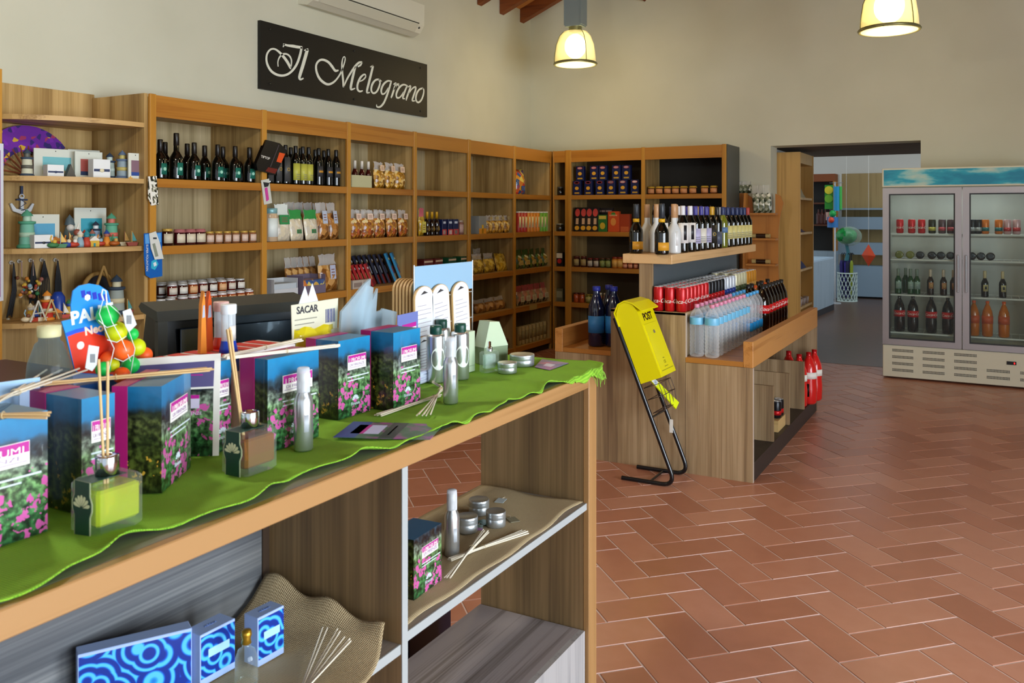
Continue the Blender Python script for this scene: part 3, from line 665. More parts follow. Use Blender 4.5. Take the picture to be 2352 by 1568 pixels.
for rw, xx in enumerate((-4.50, -4.60, -4.70, -4.80)):
    us = [366, 388] if rw == 0 else []
    ys_ = [PX(u, xx) for u in (368, 391)] if rw == 0 else []
    y0 = PX(412, -4.53)+.0; ys_ += [y0+.082*k for k in range(9 if rw else 8)] if rw else [y0+.08*k for k in range(8)]
    for i, yy in enumerate(ys_):
        place((jw, jo, jk)[(i+rw) % 3 if rw else (2 if i < 2 else (0 if i < 5 else 1))], 'jam_jar', 'white lidded jam jar on third shelf, %s row, %s' % (('front', 'second', 'third', 'back')[rw], nth(i, len(ys_))), 'jar', (xx, yy, L3+.0006), R90, 'white lidded jars')
        if rw and i < 8: place((jo, jw, jk)[(i+rw) % 3], 'jam_jar', 'white lidded jam jar on third shelf, upper layer, %s row, %s' % (('front', 'front', 'middle', 'back')[rw], nth(i, 8)), 'jar', (xx, yy, L3+.0762), R90, 'white lidded jars')
# bay 2
leftrow([618, 637, 656], L1, bottle('oil', 'dark', '#101012', 0, '#4a4b4a', .02, .20, 'ring', .9), 'oil_bottle', 'black bottle with grey label beside the hanging black pack', 'bottle', 'oil bottles')
leftrow([679, 695.5, 709], L1, bottle('oil', 'dark', '#101012', 0, '#b9b84a', .035, .16, 'lines', 1.2), 'oil_bottle', 'oil bottle with yellow green label on top shelf', 'bottle', 'oil bottles')
leftrow([732, 754, 772], L1, bottle('oil', 'dark', '#0c0c0c', 0, '#3a3b3d', .07, .15, 'swoosh', 1.0), 'oil_bottle', 'black oil bottle with gold swoosh label', 'bottle', 'oil bottles')
leftrow([648, 668, 690, 724, 744], L1, bottle('oil', 'dark', '#101012', 0, '', 0, 0, '', 0), 'oil_bottle', 'plain dark bottle in the back row of second bay', 'bottle', 'oil bottles', -4.66)
leftrow([622], L2, jar(.05, .24, '#c2a98a', '#7fb0b5', '#dfeae6', 0), 'snack_jar', 'tall clear snack tub with pale blue lid at second bay edge', 'jar', None)
leftrow([651], L2, bag(.15, .05, .27, 'wafer', '#dfe8e2', (.1, .07, .12, '#2e8a4e'), .1), 'snack_bag', 'white snack bag with green panel, left of the green headed bags', 'bag', 'snack bags second bay')
leftrow([683, 717], L2, bag(.16, .05, .23, 'wafer', '#2f9447', (.05, .03, .05, '#1f7a4a'), .12), 'snack_bag', 'clear snack bag with green header on second shelf', 'bag', 'snack bags second bay')
leftrow([744, 768], L2, bag(.13, .07, .29, 'biscuit', 'film', (.05, .10, .12, '#b8c4d8'), .15), 'biscuit_bag', 'long clear bag of brown biscuits beside upright', 'bag', 'biscuit bags second bay')
leftrow([668, 690, 712, 734], L2, bag(.12, .06, .29, 'biscuit', 'film', None, .1), 'biscuit_bag', 'tall biscuit bag standing in back row of second bay', 'bag', 'biscuit bags second bay', -4.72)
leftrow([668, 682, 696, 710, 724], L3, bag(.078, .045, .27, 'biscuit', 'film', None, .15), 'biscuit_bag', 'leaning clear biscuit bag on third shelf', 'bag', 'biscuit bags third shelf', -4.68)
leftrow([756], L3, bag(.24, .10, .29, 'bread', 'film', (.07, .11, .09, '#b9c2dc'), .1), 'cookie_bag', 'big clear bag of round pale cookies on third shelf', 'bag', None, -4.54)
def tray(w, d, h, c, fill): 
    mb = MB(); t = .003
    mb.box(-w/2, -d/2, 0, w/2, d/2, t); mb.box(-w/2, -d/2, t, w/2, -d/2+t, h*.45); mb.box(-w/2, d/2-t, t, w/2, d/2, h); mb.box(-w/2, -d/2+t, t, -w/2+t, d/2-t, h); mb.box(w/2-t, -d/2+t, t, w/2, d/2-t, h)
    return [S('tray', mb, cols(c)), S('packets', MB().bbox(-w/2+.006, -d/2+.006, t, w/2-.006, d/2-.03, h*.75, .004), content(fill) if fill in ('wafer', 'colour', 'pinkmix') else cols(fill))]
leftrow([641], L3, tray(.23, .15, .13, '#c4c8cc', '#b8c4cc'), 'display_carton', 'pale blue open carton on third shelf of second bay', 'box', None, -4.56)
leftrow([704], L3, tray(.26, .16, .14, '#6f6478', 'colour'), 'display_carton', 'purple open carton of sweets beside cookie bag', 'box', None, -4.56)
# bay 3
leftrow([815, 831, 846], L1, bottle('small', 'clearred', '#e2ddd0', 0, '#e6e2d8', .05, .09, '', 1.0), 'liqueur_bottle', 'small dark liqueur bottle with white cap in pale carrier', 'bottle', 'liqueur bottles', -4.53)
o = part('bottle_carrier', MB().at(0, 0, 0).box(-4.575, PX(807, -4.49), L1+.001, -4.57, PX(854, -4.49), L1+.05).box(-4.49, PX(807, -4.49), L1+.001, -4.486, PX(853, -4.49), L1+.10).box(-4.57, PX(807, -4.49), L1+.001, -4.49, PX(807, -4.49)+.004, L1+.10).box(-4.57, PX(853, -4.49)-.004, L1+.001, -4.49, PX(853, -4.49), L1+.10), cols('#bdbb92', .7)); tag(o, 'pale green cardboard carrier holding the small liqueur bottles', 'carton')
pb = bag(.15, .08, .225, 'pasta', 'film', (.06, .05, .145, '#e8c9a8'), .06); pb2 = bag(.15, .08, .235, 'pastared', 'film', (.065, .05, .15, '#e8cdb8'), .08)
leftrow([871, 896, 918], L1, pb, 'pasta_bag', 'clear pasta bag with cream label on the top shelf', 'bag', 'pasta bags')
leftrow([818, 845, 872, 900, 926], L2, pb2, 'pasta_bag', 'clear pasta bag with pink label, second shelf front row', 'bag', 'pasta bags', -4.52)
leftrow([830, 858, 886, 912, 934], L2, pb, 'pasta_bag', 'clear pasta bag on second shelf, row behind', 'bag', 'pasta bags', -4.64)
def leaning(us, lv, spec, name, desc, cat, group, x=-4.55, ry=.0): leftrow(us, lv, spec, name, desc, cat, group, x)
c_r = carton(.12, .018, .20, '#a81f22', ((-.5, 0, .5, .22, '#7a1518'), (-.2, .3, .3, .6, '#d8b070')), 'Pavesi', .03, '#f0f0f0', .38)
c_n = carton(.13, .018, .27, '#141a35', ((-.5, .72, .5, .8, '#8a6a3a'), (-.5, 0, .5, .3, '#a5302a'), (-.15, .35, .35, .6, '#cfd6e2')), 'Ritz', .03, '#f0f0f0', .38)
c_b = carton(.13, .02, .28, '#1f86b8', ((-.5, 0, .5, .3, '#b8a078'), (-.3, .32, .3, .55, '#a83a3a')), 'Gran', .035, '#f4e08a', .38)
for nm, sp, us, d_, xx in (('red', c_r, [811+9.5*k for k in range(6)], 'flat red biscuit box leaning on third shelf', -4.53), ('navy', c_n, [816+11.5*k for k in range(9)], 'flat navy biscuit box leaning on third shelf', -4.63), ('blue', c_b, [912, 925], 'flat light blue biscuit box leaning beside upright', -4.56)):
    leftrow(us, L3, sp, 'biscuit_box', d_, 'box', nm+' biscuit boxes', xx, 0, R90+.55, 0)
leftrow([818, 838], L3, carton(.12, .04, .07, '#b5a89a', ((-.4, .2, .4, .7, '#8a7a70'),), '', 0, ''), 'biscuit_pack', 'low pale biscuit pack before the red boxes', 'box', 'pale packs', -4.475)
# bay 4
leftrow([967], L2, bag(.10, .06, .25, 'yellow', '#cf6a78', (.07, .10, .03, '#d8d060'), 0), 'snack_bag', 'yellow snack bag with pink top in fourth bay', 'bag', None)
leftrow([981, 992, 1003], L2, bottle('small', 'brown', '#d7a51f', 0, '#3a2a12', .03, .09, 'ring', 1.2), 'sauce_bottle', 'small brown bottle with yellow cap in fourth bay', 'bottle', 'sauce bottles')
leftrow([984, 1000], L2, carton(.10, .05, .15, '#141d3c', ((-.5, .8, .5, .95, '#2c4070'),), '', 0, ''), 'navy_carton', 'navy carton standing behind the small brown bottles', 'box', 'navy cartons', -4.66)
leftrow([1016, 1030, 1043], L2, carton(.075, .05, .15, '#16204a', ((-.3, .72, .3, .86, '#c8d2e2'), (-.5, 0, .5, .36, '#c23a34'), (-.3, .05, .3, .3, '#e2d8d2')), '', 0, ''), 'rusk_box', 'navy and red carton in the fourth bay', 'box', 'navy and red cartons')
leftrow([1057, 1070], L2, jar(.033, .14, '#8c6058', '#b0a090', '#c9a8a0', 0), 'jar', 'pinkish glass jar beside the navy and red cartons', 'jar', 'pinkish jars')
def cookie_tin(c): 
    return carton(.14, .1, .19, c, ((-.5, .84, .5, .93, '#c9b49a'), (-.32, .3, .32, .72, 'o#d9c2b0'), (-.12, .42, .12, .6, 'o'+c)), '', 0, '')
for nm, c_, us in (('maroon', '#5a1c18', [974, 998]), ('green', '#14462a', [1029, 1058])):
    leftrow(us, L3, cookie_tin(c_), 'patterned_box', nm+' box with white swirl pattern on third shelf', 'box', nm+' patterned boxes')
# bay 5
leftrow([1099], L2, carton(.15, .10, .18, '#8d9290', ((-.5, 0, .5, .3, '#d8902a'), (-.12, .0, .12, .5, '#e0b02c')), '', 0, ''), 'display_box', 'grey and orange display box in the fifth bay', 'box', None)
leftrow([1124, 1138, 1151, 1164], L2, bag(.12, .07, .185, 'pasta', 'film', (.05, .03, .14, '#cbbf8a'), .08), 'pasta_bag', 'clear pasta bag on second shelf of fifth bay', 'bag', 'fifth bay pasta bags')
leftrow([1132, 1157], L2, bag(.12, .07, .15, 'pasta', 'film', None, .08), 'pasta_bag', 'low pasta bag in back row of fifth bay', 'bag', 'fifth bay back pasta bags', -4.66)
leftrow([1098, 1124], L3, bag(.20, .09, .20, 'yellow', 'film', None, .12), 'pasta_bag', 'big bag of bright yellow pasta on third shelf', 'bag', 'bright yellow pasta bags', -4.54)
leftrow([1154], L3, bag(.20, .03, .19, 'yellow', 'none', None, .25), 'pasta_tray', 'flat square yellow pasta tray leaning on third shelf', 'pack', None, -4.54)
leftrow([1096], L3, bag(.18, .08, .24, 'yellow', 'film', None, .05), 'pasta_bag', 'yellow pasta bag standing in the back corner of bay five', 'bag', None, -4.72)
leftrow([1105, 1128, 1150], L4, bag(.19, .09, .14, 'bread', 'film', None, .3), 'bread_bag', 'clear bread bag on the fourth shelf', 'bag', 'bread bags', -4.55)
leftrow([1147, 1160], L5, jar(.035, .11, '#4a1a10', '#8a4a2a', '#8a6a4a', 0), 'jar', 'dark jar on the bottom shelf behind the counter', 'jar', 'bottom shelf jars')
# bay 6
leftrow([1195], L1, bag(.20, .09, .28, 'colour', 'none', (.06, .05, .04, '#1d5a9a'), .1), 'sweets_bag', 'colourful bag alone on the sixth bay top shelf', 'bag', None, -4.54)
for nm, c_, us in (('red', '#b5342c', [1190, 1197, 1204]), ('orange', '#d8862a', [1212, 1219, 1226, 1233]), ('green', '#6fae3a', [1241, 1248, 1255])):
    sp = [S('tube', MB().lathe([(0, 0), (.033, 0), (.034, .004), (.034, .215), (0, .215)], 16), cols(c_, .35)), S('lid', MB().lathe([(.034, .214), (.0355, .216), (.0355, .228), (0, .228)], 16), white), S('label', band_(.0345, .05, .17, F0-.6, F0+.6), cols('#e6d8a0'))]
    leftrow(us, L2, sp, 'snack_tube', nm+' snack tube on second shelf of sixth bay', 'tube', nm+' snack tubes')
leftrow([1193, 1208, 1223, 1237, 1251], L3, bag(.13, .07, .21, 'greenmix', '#3d5a24', (.07, .05, .04, '#c2b060'), .1), 'snack_bag', 'green and brown snack bag on third shelf, sixth bay', 'bag', 'sixth bay snack bags')
leftrow([1194, 1208, 1222, 1236, 1250], L4, bag(.14, .08, .22, 'pinkmix', '#b5585a', (.08, .06, .04, '#c9c8a8'), .1), 'snack_bag', 'pink and white bag on fourth shelf, sixth bay', 'bag', 'sixth bay pink bags')
o = part('price_tag', MB().box(-4.4525, PX(1217, -4.448), L4-.055, -4.4505, PX(1234, -4.448), L4+.0), cols('#b09a5a')); tag(o, 'small yellow price tag hanging below the pink bags', 'tag')
sp = [S('wrap', MB().lathe([(0, 0), (.03, 0), (.034, .006), (.034, .19), (.03, .2), (0, .2)], 16), cols('#b5a878', .4)), S('label', band_(.0345, .05, .15, F0-1, F0+1), cols('#8f8258', .5))]
leftrow([1191+8.2*k for k in range(9)], L5, sp, 'paper_roll', 'pale wrapped roll on the bottom shelf of sixth bay', 'roll', 'pale wrapped rolls')
# ------------------------------------------------------------------ back wall shelves (goods face -Y)
def backrow(us, lv, spec, name, desc, cat, group, y=8.99, rz=0):
    n_ = len(us)
    for i, u in enumerate(us):
        place(spec, name, (desc+', '+nth(i, n_)) if n_ > 1 else desc, cat, (PY(u, y), y, lv+.0006), rz+random.uniform(-.06, .06), group)
backrow([1287], L1, jar(.035, .1, '#15100c', '#4a4a4a', '', 0), 'dark_jar', 'dark jar in narrow corner bay, top shelf', 'jar', None)
backrow([1286], L2, jar(.045, .09, '#2a2418', '#8a8a80', '', 0), 'dark_jar', 'dark jar in narrow corner bay, second shelf', 'jar', None)
backrow([1287], L3, carton(.09, .05, .16, '#15110e', ((-.4, .6, .4, .95, '#d8d0bc'), (-.3, .2, .3, .55, 'o#b01f22')), '', 0, ''), 'coffee_pack', 'black pack with red heart in narrow corner bay', 'box', None)
backrow([1287], L4, carton(.09, .05, .15, '#5a5a44', ((-.4, .3, .4, .8, '#8a8a70'),), '', 0, ''), 'tea_pack', 'olive pack in narrow corner bay below the heart pack', 'box', None)
pas = carton(.095, .055, .165, '#101b48', ((-.34, .78, .34, .95, 'o#c8453c'), (-.28, .8, .28, .93, 'o#e6dcd6'), (-.24, .36, .26, .6, 'o#d9a02c'), (-.3, .1, .34, .2, '#b8902c')), '', 0, '')
backrow([1327, 1353, 1379, 1405, 1432, 1460], L1, pas, 'pasta_box', 'navy pasta box on top shelf, lower row of stack', 'box', 'navy pasta boxes')
for i, u in enumerate([1334, 1366, 1386, 1417, 1438]):
    place(pas, 'pasta_box', 'navy pasta box in the upper row of stack, '+nth(i, 5), 'box', (PY(u, 8.99), 8.99+(.0 if i != 4 else .03), L1+.1668), 0, 'navy pasta boxes')
las = carton(.085, .03, .275, '#16120f', ((-.36, .62, .36, .95, 'o#c8453c'), (-.2, .3, .2, .55, '#c9a27c'), (-.34, .05, .34, .24, 'o#d9a02c')), '', 0, '', .1)
backrow([1326, 1340, 1353, 1367], L2, las, 'lasagne_box', 'tall black pasta box with red oval', 'box', 'tall black boxes', 8.97)
backrow([1380, 1390, 1400], L2, carton(.09, .05, .27, '#221a18', ((-.4, .82, .4, .9, '#a88a80'),), '', 0, ''), 'lasagne_box', 'dark box standing behind the green carton', 'box', 'dark boxes behind', 9.12)
backrow([1386], L2, carton(.11, .05, .19, '#2b6a2c', ((-.4, .75, .4, .95, '#c9b44a'), (-.3, .15, .3, .55, 'o#c8a82c')), '', 0, ''), 'couscous_box', 'green carton beside the tall black boxes', 'box', None)
backrow([1411], L2, carton(.13, .06, .23, '#c44a1c', ((-.2, .8, .2, .95, 'o#3a7a2c'), (-.25, .3, .25, .68, 'o#d88a3c')), 'SUPREMA', .022, '#e8d8a0'), 'rice_box', 'bright orange carton beside the green carton', 'box', None)
backrow([1437], L2, carton(.12, .06, .2, '#9c3a18', ((-.4, .0, .4, .3, '#b85a2c'),), '', 0, ''), 'rice_box', 'dim orange carton partly behind the prosecco bottles', 'box', None, 9.02)
backrow([1325, 1341], L3, jar(.036, .125, '#3a1410', '#5a2a1a', '#9a8a5a', 0), 'sauce_jar', 'dark sauce jar on third shelf of back wall', 'jar', 'dark sauce jars')
backrow([1356, 1370], L3, jar(.033, .105, '#3a2420', '#6a1a14', '#b0a898', 0), 'sauce_jar', 'sauce jar with red lid on back wall', 'jar', 'red lid jars')
backrow([1384, 1397], L3, jar(.034, .11, '#2c3a1c', '#4a2a14', '#7f8a4a', 0), 'olive_jar', 'green olive jar on back wall shelf', 'jar', 'olive jars')
backrow([1413, 1424], L3, jar(.038, .125, '#a8641c', '#7a2a14', '#c99a4a', 0), 'sauce_jar', 'orange sauce jar on back wall shelf', 'jar', 'orange sauce jars')
backrow([1436, 1448, 1461], L3, jar(.028, .065, '#7a2a18', '#a85a2c', '#c98a6a', 0), 'small_jar', 'tiny red jar near the island post', 'jar', 'tiny red jars')
backrow([1324, 1337], L4, jar(.034, .11, '#a5481c', '#5a2414', '', 0), 'sauce_jar', 'orange jar on fourth shelf of the back wall', 'jar', 'fourth shelf orange jars')
backrow([1352, 1363], L4, jar(.034, .10, '#5f641c', '#8a7a2c', '#9a985a', 0), 'pickle_jar', 'olive green jar on fourth shelf of the back wall', 'jar', 'fourth shelf green jars')
backrow([1377, 1393], L4, jar(.034, .12, '#8a7a5a', '#d8d8c8', '#b8543c', 0), 'pickle_jar', 'pale jar with white lid behind blue bottles', 'jar', 'fourth shelf pale jars')
backrow([1325, 1342], L5+.0, carton(.10, .08, .14, '#1d1a18', ((-.4, .3, .4, .8, '#b8b08a'),), '', 0, ''), 'coffee_pack', 'black pack on bottom shelf behind the island', 'box', 'bottom black packs')
backrow([1496, 1515, 1534, 1552, 1571, 1592, 1619, 1640], L1, jar(.04, .085, '#5a2c14', '#b8922c', '#c98a5a', 1), 'honey_jar', 'low honey jar with gold lid on back wall', 'jar', 'honey jars', 9.0)
backrow([1500+22*k for k in range(7)], L2, bottle('wine', 'dark', '#1a1214', 0, '', 0, 0, '', 0), 'wine_bottle', 'dark bottle in black bay behind prosecco', 'bottle', 'bottles in the black bay', 9.2)
# ================================================================== GOODS ON THE DRINKS ISLAND
ZT = 1.3156
def isl(u, x, spec, name, label, cat, group=None, z=ZT, rz=pi/4, dy=0): place(spec, name, label, cat, (x, PX(u, x)+dy, z), rz, group)
pro = bottle('prosecco', 'dark', '#2b3138', 0, '#cf962a', .025, .075, '', .95); prw = bottle('prosecco', 'white', '#b98f66', 0, '#dfe0de', .05, .14, '', .2)
isl(1461, -1.955, pro, 'prosecco_bottle', 'dark prosecco bottle with orange label at the left corner', 'bottle', 'prosecco bottles')
isl(1520, -1.745, pro, 'prosecco_bottle', 'dark prosecco bottle with orange label near the front corner', 'bottle', 'prosecco bottles')
isl(1475, -1.95, prw, 'prosecco_bottle', 'frosted white bottle behind the left dark prosecco', 'bottle', 'white prosecco bottles', dy=.09)
isl(1502, -1.86, prw, 'prosecco_bottle', 'frosted white bottle between the two dark prosecco bottles', 'bottle', 'white prosecco bottles', dy=.05)
isl(1548, -1.735, prw, 'prosecco_bottle', 'frosted white bottle at the very front right corner', 'bottle', 'white prosecco bottles')
isl(1549, -1.815, prw, 'prosecco_bottle', 'frosted white bottle just behind the front corner bottle', 'bottle', 'white prosecco bottles', dy=.02)
wk = lambda cap, lab, z0, z1, deco, g='dark', arc=1.3: bottle('wine', g, cap, 0, lab, z0, z1, deco, arc)
fig = wk('#d8d8dc', '#e9e8e4', .06, .19, 'fig'); pur = wk('#3c3a8c', '#b9b4d6', .05, .15, 'lines'); pwh = wk('#3c3a8c', '#e3dfd0', .05, .15, 'lines')
gld = wk('#c79a2a', '#2b2a26', .04, .17, 'ring'); nav = wk('#23305c', '#5f7fa8', .11, .15, '', 'pale'); yel = wk('#23305c', '#d9cf86', .06, .16, 'lines')
yrd = wk('#a83a30', '#d9cf86', .06, .16, 'lines')
isl(1488, -1.86, fig, 'wine_bottle', 'white capped wine bottle behind the prosecco, left', 'bottle', 'white capped wine', dy=.27)
isl(1540, -1.86, fig, 'wine_bottle', 'white capped wine bottle behind the front corner', 'bottle', 'white capped wine', dy=.17)
seq = [(1571, fig, 'white capped wine bottle with figure label, nearer'), (1588, fig, 'white capped wine bottle with figure label, farther'), (1600, pur, 'purple capped wine bottle after the figure labels, first'), (1613, pwh, 'purple capped wine bottle with cream label'), (1625, pur, 'purple capped wine bottle, second of lilac labels'), (1638, gld, 'gold capped dark wine bottle mid row'), (1650, wk('#1b1b1d', '#50586a', .03, .12, ''), 'black capped wine bottle beside the gold capped one'), (1663, nav, 'pale wine bottle with blue band and navy cap'), (1674, yel, ''), (1685, yel, ''), (1695, yel, ''), (1704, yel, ''), (1712, yel, ''), (1720, yrd, 'red capped wine bottle with cream label at far end')]
k = 0
for u, sp, lb in seq:
    if not lb: k += 1; lb = 'navy capped wine bottle with cream label, %s of five' % ORD[k-1]
    isl(u-3, -1.735, sp, 'wine_bottle', lb, 'bottle', 'wine bottles on the raised shelf')
for i in range(11):
    yy = PX(1571, -1.735)+.28+i*.12
    place((pur, yel, gld, fig)[i % 4], 'wine_bottle', 'wine bottle, middle row of raised shelf, %s from the near end' % ORD[i], 'bottle', (-1.84, yy+.12, ZT), pi/4, 'middle row wine bottles')
    if i % 1 == 0: place((yel, pur)[i % 2], 'wine_bottle', 'wine bottle, left row of raised shelf, %s from the near end' % ORD[i], 'bottle', (-1.945, yy+.1, ZT), pi/4, 'left row wine bottles')
# cans on the middle board: three columns, many rows
CZ = .9676
kinds = [can(.033, .15, '#b8151a', '', 'Coca-Cola')]*7+[can(.033, .15, '#15151a', '#b8151a', '')]*5+[can(.03, .15, '#c2c8d2', '#2a3f8c', '')]*4+[can(.033, .16, '#c9c4a0', '#4a5a3a', '')]*4+[can(.033, .16, '#c9882a', '#d8a85a', '')]*4
nms = ['red cola can']*7+['black and red cola can']*5+['silver and blue energy drink can']*4+['cream and green iced tea can']*4+['orange soda can']*4
y = 5.075; rws = 0
for i in range(24):
    for j, xx in enumerate((-1.64, -1.712, -1.784)):
        place(kinds[i], 'drink_can', '%s, %s row from the near end, %s column' % (nms[i], ORD[i] if i < 20 else 'last group '+ORD[i-20], ('outer', 'middle', 'inner')[j]), 'can', (xx, y, CZ), pi/4+random.uniform(-.6, .6) if i else R90*.25+random.uniform(-.2, .2), 'cans on the island')
    y += .0775
# water bottles on the right ledge
pet = clear('bottle_plastic', '#ffffff', .07, .04, '#f8fbfd', 0, .5); LZ = .7008
wat = MB(); pr = [(0, .004), (.03, 0), (.041, .006), (.043, .02)]
for q in range(7): pr += [(.040, .032+q*.022), (.0435, .043+q*.022)]
pr += [(.043, .20), (.043, .235), (.036, .262), (.02, .284), (.0135, .29), (.0135, .305)]
wspec = [S('bottle_body', MB().lathe(pr, 20), pet), S('cap', MB().lathe([(.0145, .296), (.0155, .297), (.0155, .315), (.0145, .317), (0, .317)], 14), cols('#d98aa8', .4)), S('label', MB().lathe([(.0438, .196), (.0442, .198), (.0442, .236), (.0438, .238)], 20), cols('#6fb8dc', .35))]
wsp2 = [wspec[0], S('cap', MB().lathe([(.0145, .296), (.0155, .297), (.0155, .315), (.0145, .317), (0, .317)], 14), cols('#4a9fd8', .4)), S('label', MB().lathe([(.0438, .06), (.0442, .062), (.0442, .115), (.0438, .117)], 20), cols('#1f93d8', .35))]
for i in range(13):
    for j in range(2):
        sp = wspec if i < 9 else wsp2
        place(sp, 'water_bottle', 'clear water bottle with %s, %s row from near end, %s' % ('pink cap' if i < 9 else 'blue label', ORD[i], ('inner column', 'outer column')[j]), 'bottle', ((-1.552, -1.458)[j], 5.10+i*.094, LZ), 0, 'water bottles on the ledge')
colab = [S('bottle_body', MB().lathe([(0, .004), (.037, 0), (.049, .01), (.050, .11), (.047, .15), (.050, .20), (.044, .25), (.022, .305), (.0145, .315), (.0145, .33)], 18), mat('cola_liquid', '#0d0504', .08, coat=.7)), S('cap', MB().lathe([(.0165, .325), (.0165, .347), (0, .348)], 12), cols('#1c1a1a')), S('label', band_(.0508, .145, .205, 0, 2*pi, 0, None, 20), red), S('lettering', MB().text('Coca-Cola', .035, T(0, 0, .175), shear=.35, wrap=.0515), white)]
orab = [S('bottle_body', MB().lathe([(0, .004), (.035, 0), (.045, .01), (.046, .10), (.043, .14), (.046, .19), (.04, .23), (.02, .285), (.0135, .295), (.0135, .31)], 18), mat('orange_liquid', '#c46a10', .1, coat=.7)), S('cap', MB().lathe([(.0155, .305), (.0155, .325), (0, .326)], 12), cols('#e05a1c')), S('label', band_(.0468, .12, .19, 0, 2*pi, 0, None, 20), cols('#c9582a'))]
y = 6.34
for i in range(7):
    for j in range(2):
        sp, nm = ((orab, 'orange soda bottle') if (j == 0 and i in (2, 5)) else (colab, 'cola bottle'))
        place(sp, 'soda_bottle', '%s on the island ledge, %s row after the water, %s' % (nm, ORD[i], ('inner', 'outer')[j]), 'bottle', ((-1.545, -1.44)[j], y, LZ), pi/4+random.uniform(-.5, .5), 'soda bottles on the ledge')
    y += .105
# dark blue bottles on the left ledge
bb = [S('bottle_body', MB().lathe([(0, .004), (.045, 0), (.055, .01), (.055, .22), (.052, .26), (.03, .32), (.022, .34), (.022, .375)], 20), mat('deep_blue_plastic', '#0a1438', .12, coat=.6)), S('cap', MB().lathe([(.024, .36), (.026, .362), (.026, .39), (0, .392)], 16), cols('#1d2a8c')), S('label', band_(.0558, .09, .2, F0-1.2, F0+1.2, 0, None, 20), cols('#2a78c0'))]
xb = PY(1370, 5.18)
place(bb, 'detergent_bottle', 'large dark blue bottle with blue label on the left ledge', 'bottle', (xb, 5.18, LZ), .3, 'dark blue bottles')
place(bb, 'detergent_bottle', 'large dark blue bottle behind the yellow post box', 'bottle', (xb+.105, 5.22, LZ), -.3, 'dark blue bottles')
place(bb, 'detergent_bottle', 'large dark blue bottle in the second row of left ledge', 'bottle', (xb+.03, 5.32, LZ), .6, 'dark blue bottles')
# below the right rail: shrink-wrapped cola packs and a pack of cans
for i, (xx, yy) in enumerate(((-1.26, 6.74), (-1.36, 6.86), (-1.215, 6.88), (-1.20, 7.03))):
    r = thing('cola_multipack', 'red shrink wrapped cola bottle pack leaning out of island, '+nth(i, 4), 'pack', (xx, yy, .1106), 0, 'red cola packs', ry=0); r.scale = (1.22, 1.22, 1.22)
    mb = MB().lathe([(0, .001), (.04, 0), (.048, .012), (.05, .10), (.046, .14), (.05, .19), (.044, .23), (.024, .28), (.017, .29), (.017, .30), (0, .3)], 16); part('bottle', mb, cols('#d0201e', .22, coat=.5), r)
    part('cap', MB().lathe([(.0165, .3), (.0165, .322), (0, .323)], 12), cols('#b8151a'), r); part('label', band_(.0508, .16, .2, F0-.2, F0+1.4), white, r); part('dark_band', band_(.0508, .05, .13, F0-.3, F0+.25), blackp, r)
for i, xx in enumerate((-1.33, -1.262)):
    place(can(.033, .115, '#15151a', '#b8151a', ''), 'drink_can', 'black and red can on the riser box, '+('inner' if i == 0 else 'outer')+' one', 'can', (xx, 5.95, .1858), .6, 'cans on riser box')
    place(can(.033, .115, '#15151a', '#b8151a', ''), 'drink_can', 'black and red can behind on the riser box, '+('inner' if i == 0 else 'outer')+' one', 'can', (xx, 6.03, .1858), .6, 'cans on riser box')
for i, (xx, yy) in enumerate(((-1.30, 5.78), (-1.42, 5.80))): pass
for i in range(2): place(bottle('small', 'brown', '#101012', 0, '', 0, 0, '', 0), 'soda_bottle', 'small dark bottle standing inside the island, '+nth(i, 2), 'bottle', (-1.42+.09*i, 6.3, .1106), 0, 'small dark bottles')
# ================================================================== POST BOX STAND
blk = mat('black_tube', '#101418', .25, .3, coat=.5); yw = mat('post_yellow', '#e2d800', .35); 
pbx = thing('post_box_stand', 'yellow tilted post box on a black tube stand', 'post box', (0, 0, 0))
TX, TZ_ = -1.935, .949; BX = -1.56
def side(yy):
    P = [(-1.89, yy, .0135)]; r_ = .09; d = Vector((TX-BX, 0, TZ_-.0135)).normalized(); c0 = Vector((BX, yy, .0135))
    a = c0+Vector((-1, 0, 0))*r_; b_ = c0+d*r_
    for q in range(9):
        t = q/8; P.append(tuple((1-t)**2*a+2*t*(1-t)*c0+t*t*b_))
    P.append((TX, yy, TZ_)); return P
part('tube_frame', MB().tube(side(4.73), .0125, 12), blk, pbx); part('tube_frame', MB().tube(side(4.98), .0125, 12), blk, pbx)
part('cross_bar', MB().tube([(-1.72, 4.73, .0135), (-1.72, 4.98, .0135)], .007, 8), blk, pbx)
dz = Vector((TX-BX, 0, TZ_-.0135)).normalized()
def onl(t, off=0): p = Vector((BX, 0, .0135))+dz*t+Vector((dz.z, 0, -dz.x))*off; return p.x, p.z
xq, zq = onl(.40); part('cross_bar', MB().tube([(xq, 4.73, zq), (xq, 4.98, zq)], .007, 8), blk, pbx)
part('sticker', MB().at(*[onl(.30)[0]+.0, 4.98, onl(.30)[1]]).box(-.008, -.0135, -.04, .014, -.0115, .04), white, pbx)
ang = math.atan2(-dz.x, dz.z)    # tilt of the stand from vertical
Mb = Matrix.Translation((onl(.60)[0], 4.725, onl(.60)[1])) @ Matrix.Rotation(-ang, 4, 'Y')
bx = MB(); bx.M = Mb; D_, H_, Wd = .135, .40, .26
prof = [(.0135, 0), (.0135+D_, 0), (.0135+D_, H_), (.0135+D_*.9, H_+.045), (.0135+D_*.62, H_+.075), (.0135+D_*.3, H_+.07), (.02, H_+.03), (.0135, H_)]
bx.prism(prof, 0, Wd, 0, 'xz'); box_ = part('box_body', bx, yw, pbx)
m = MB(); m.M = Mb; 
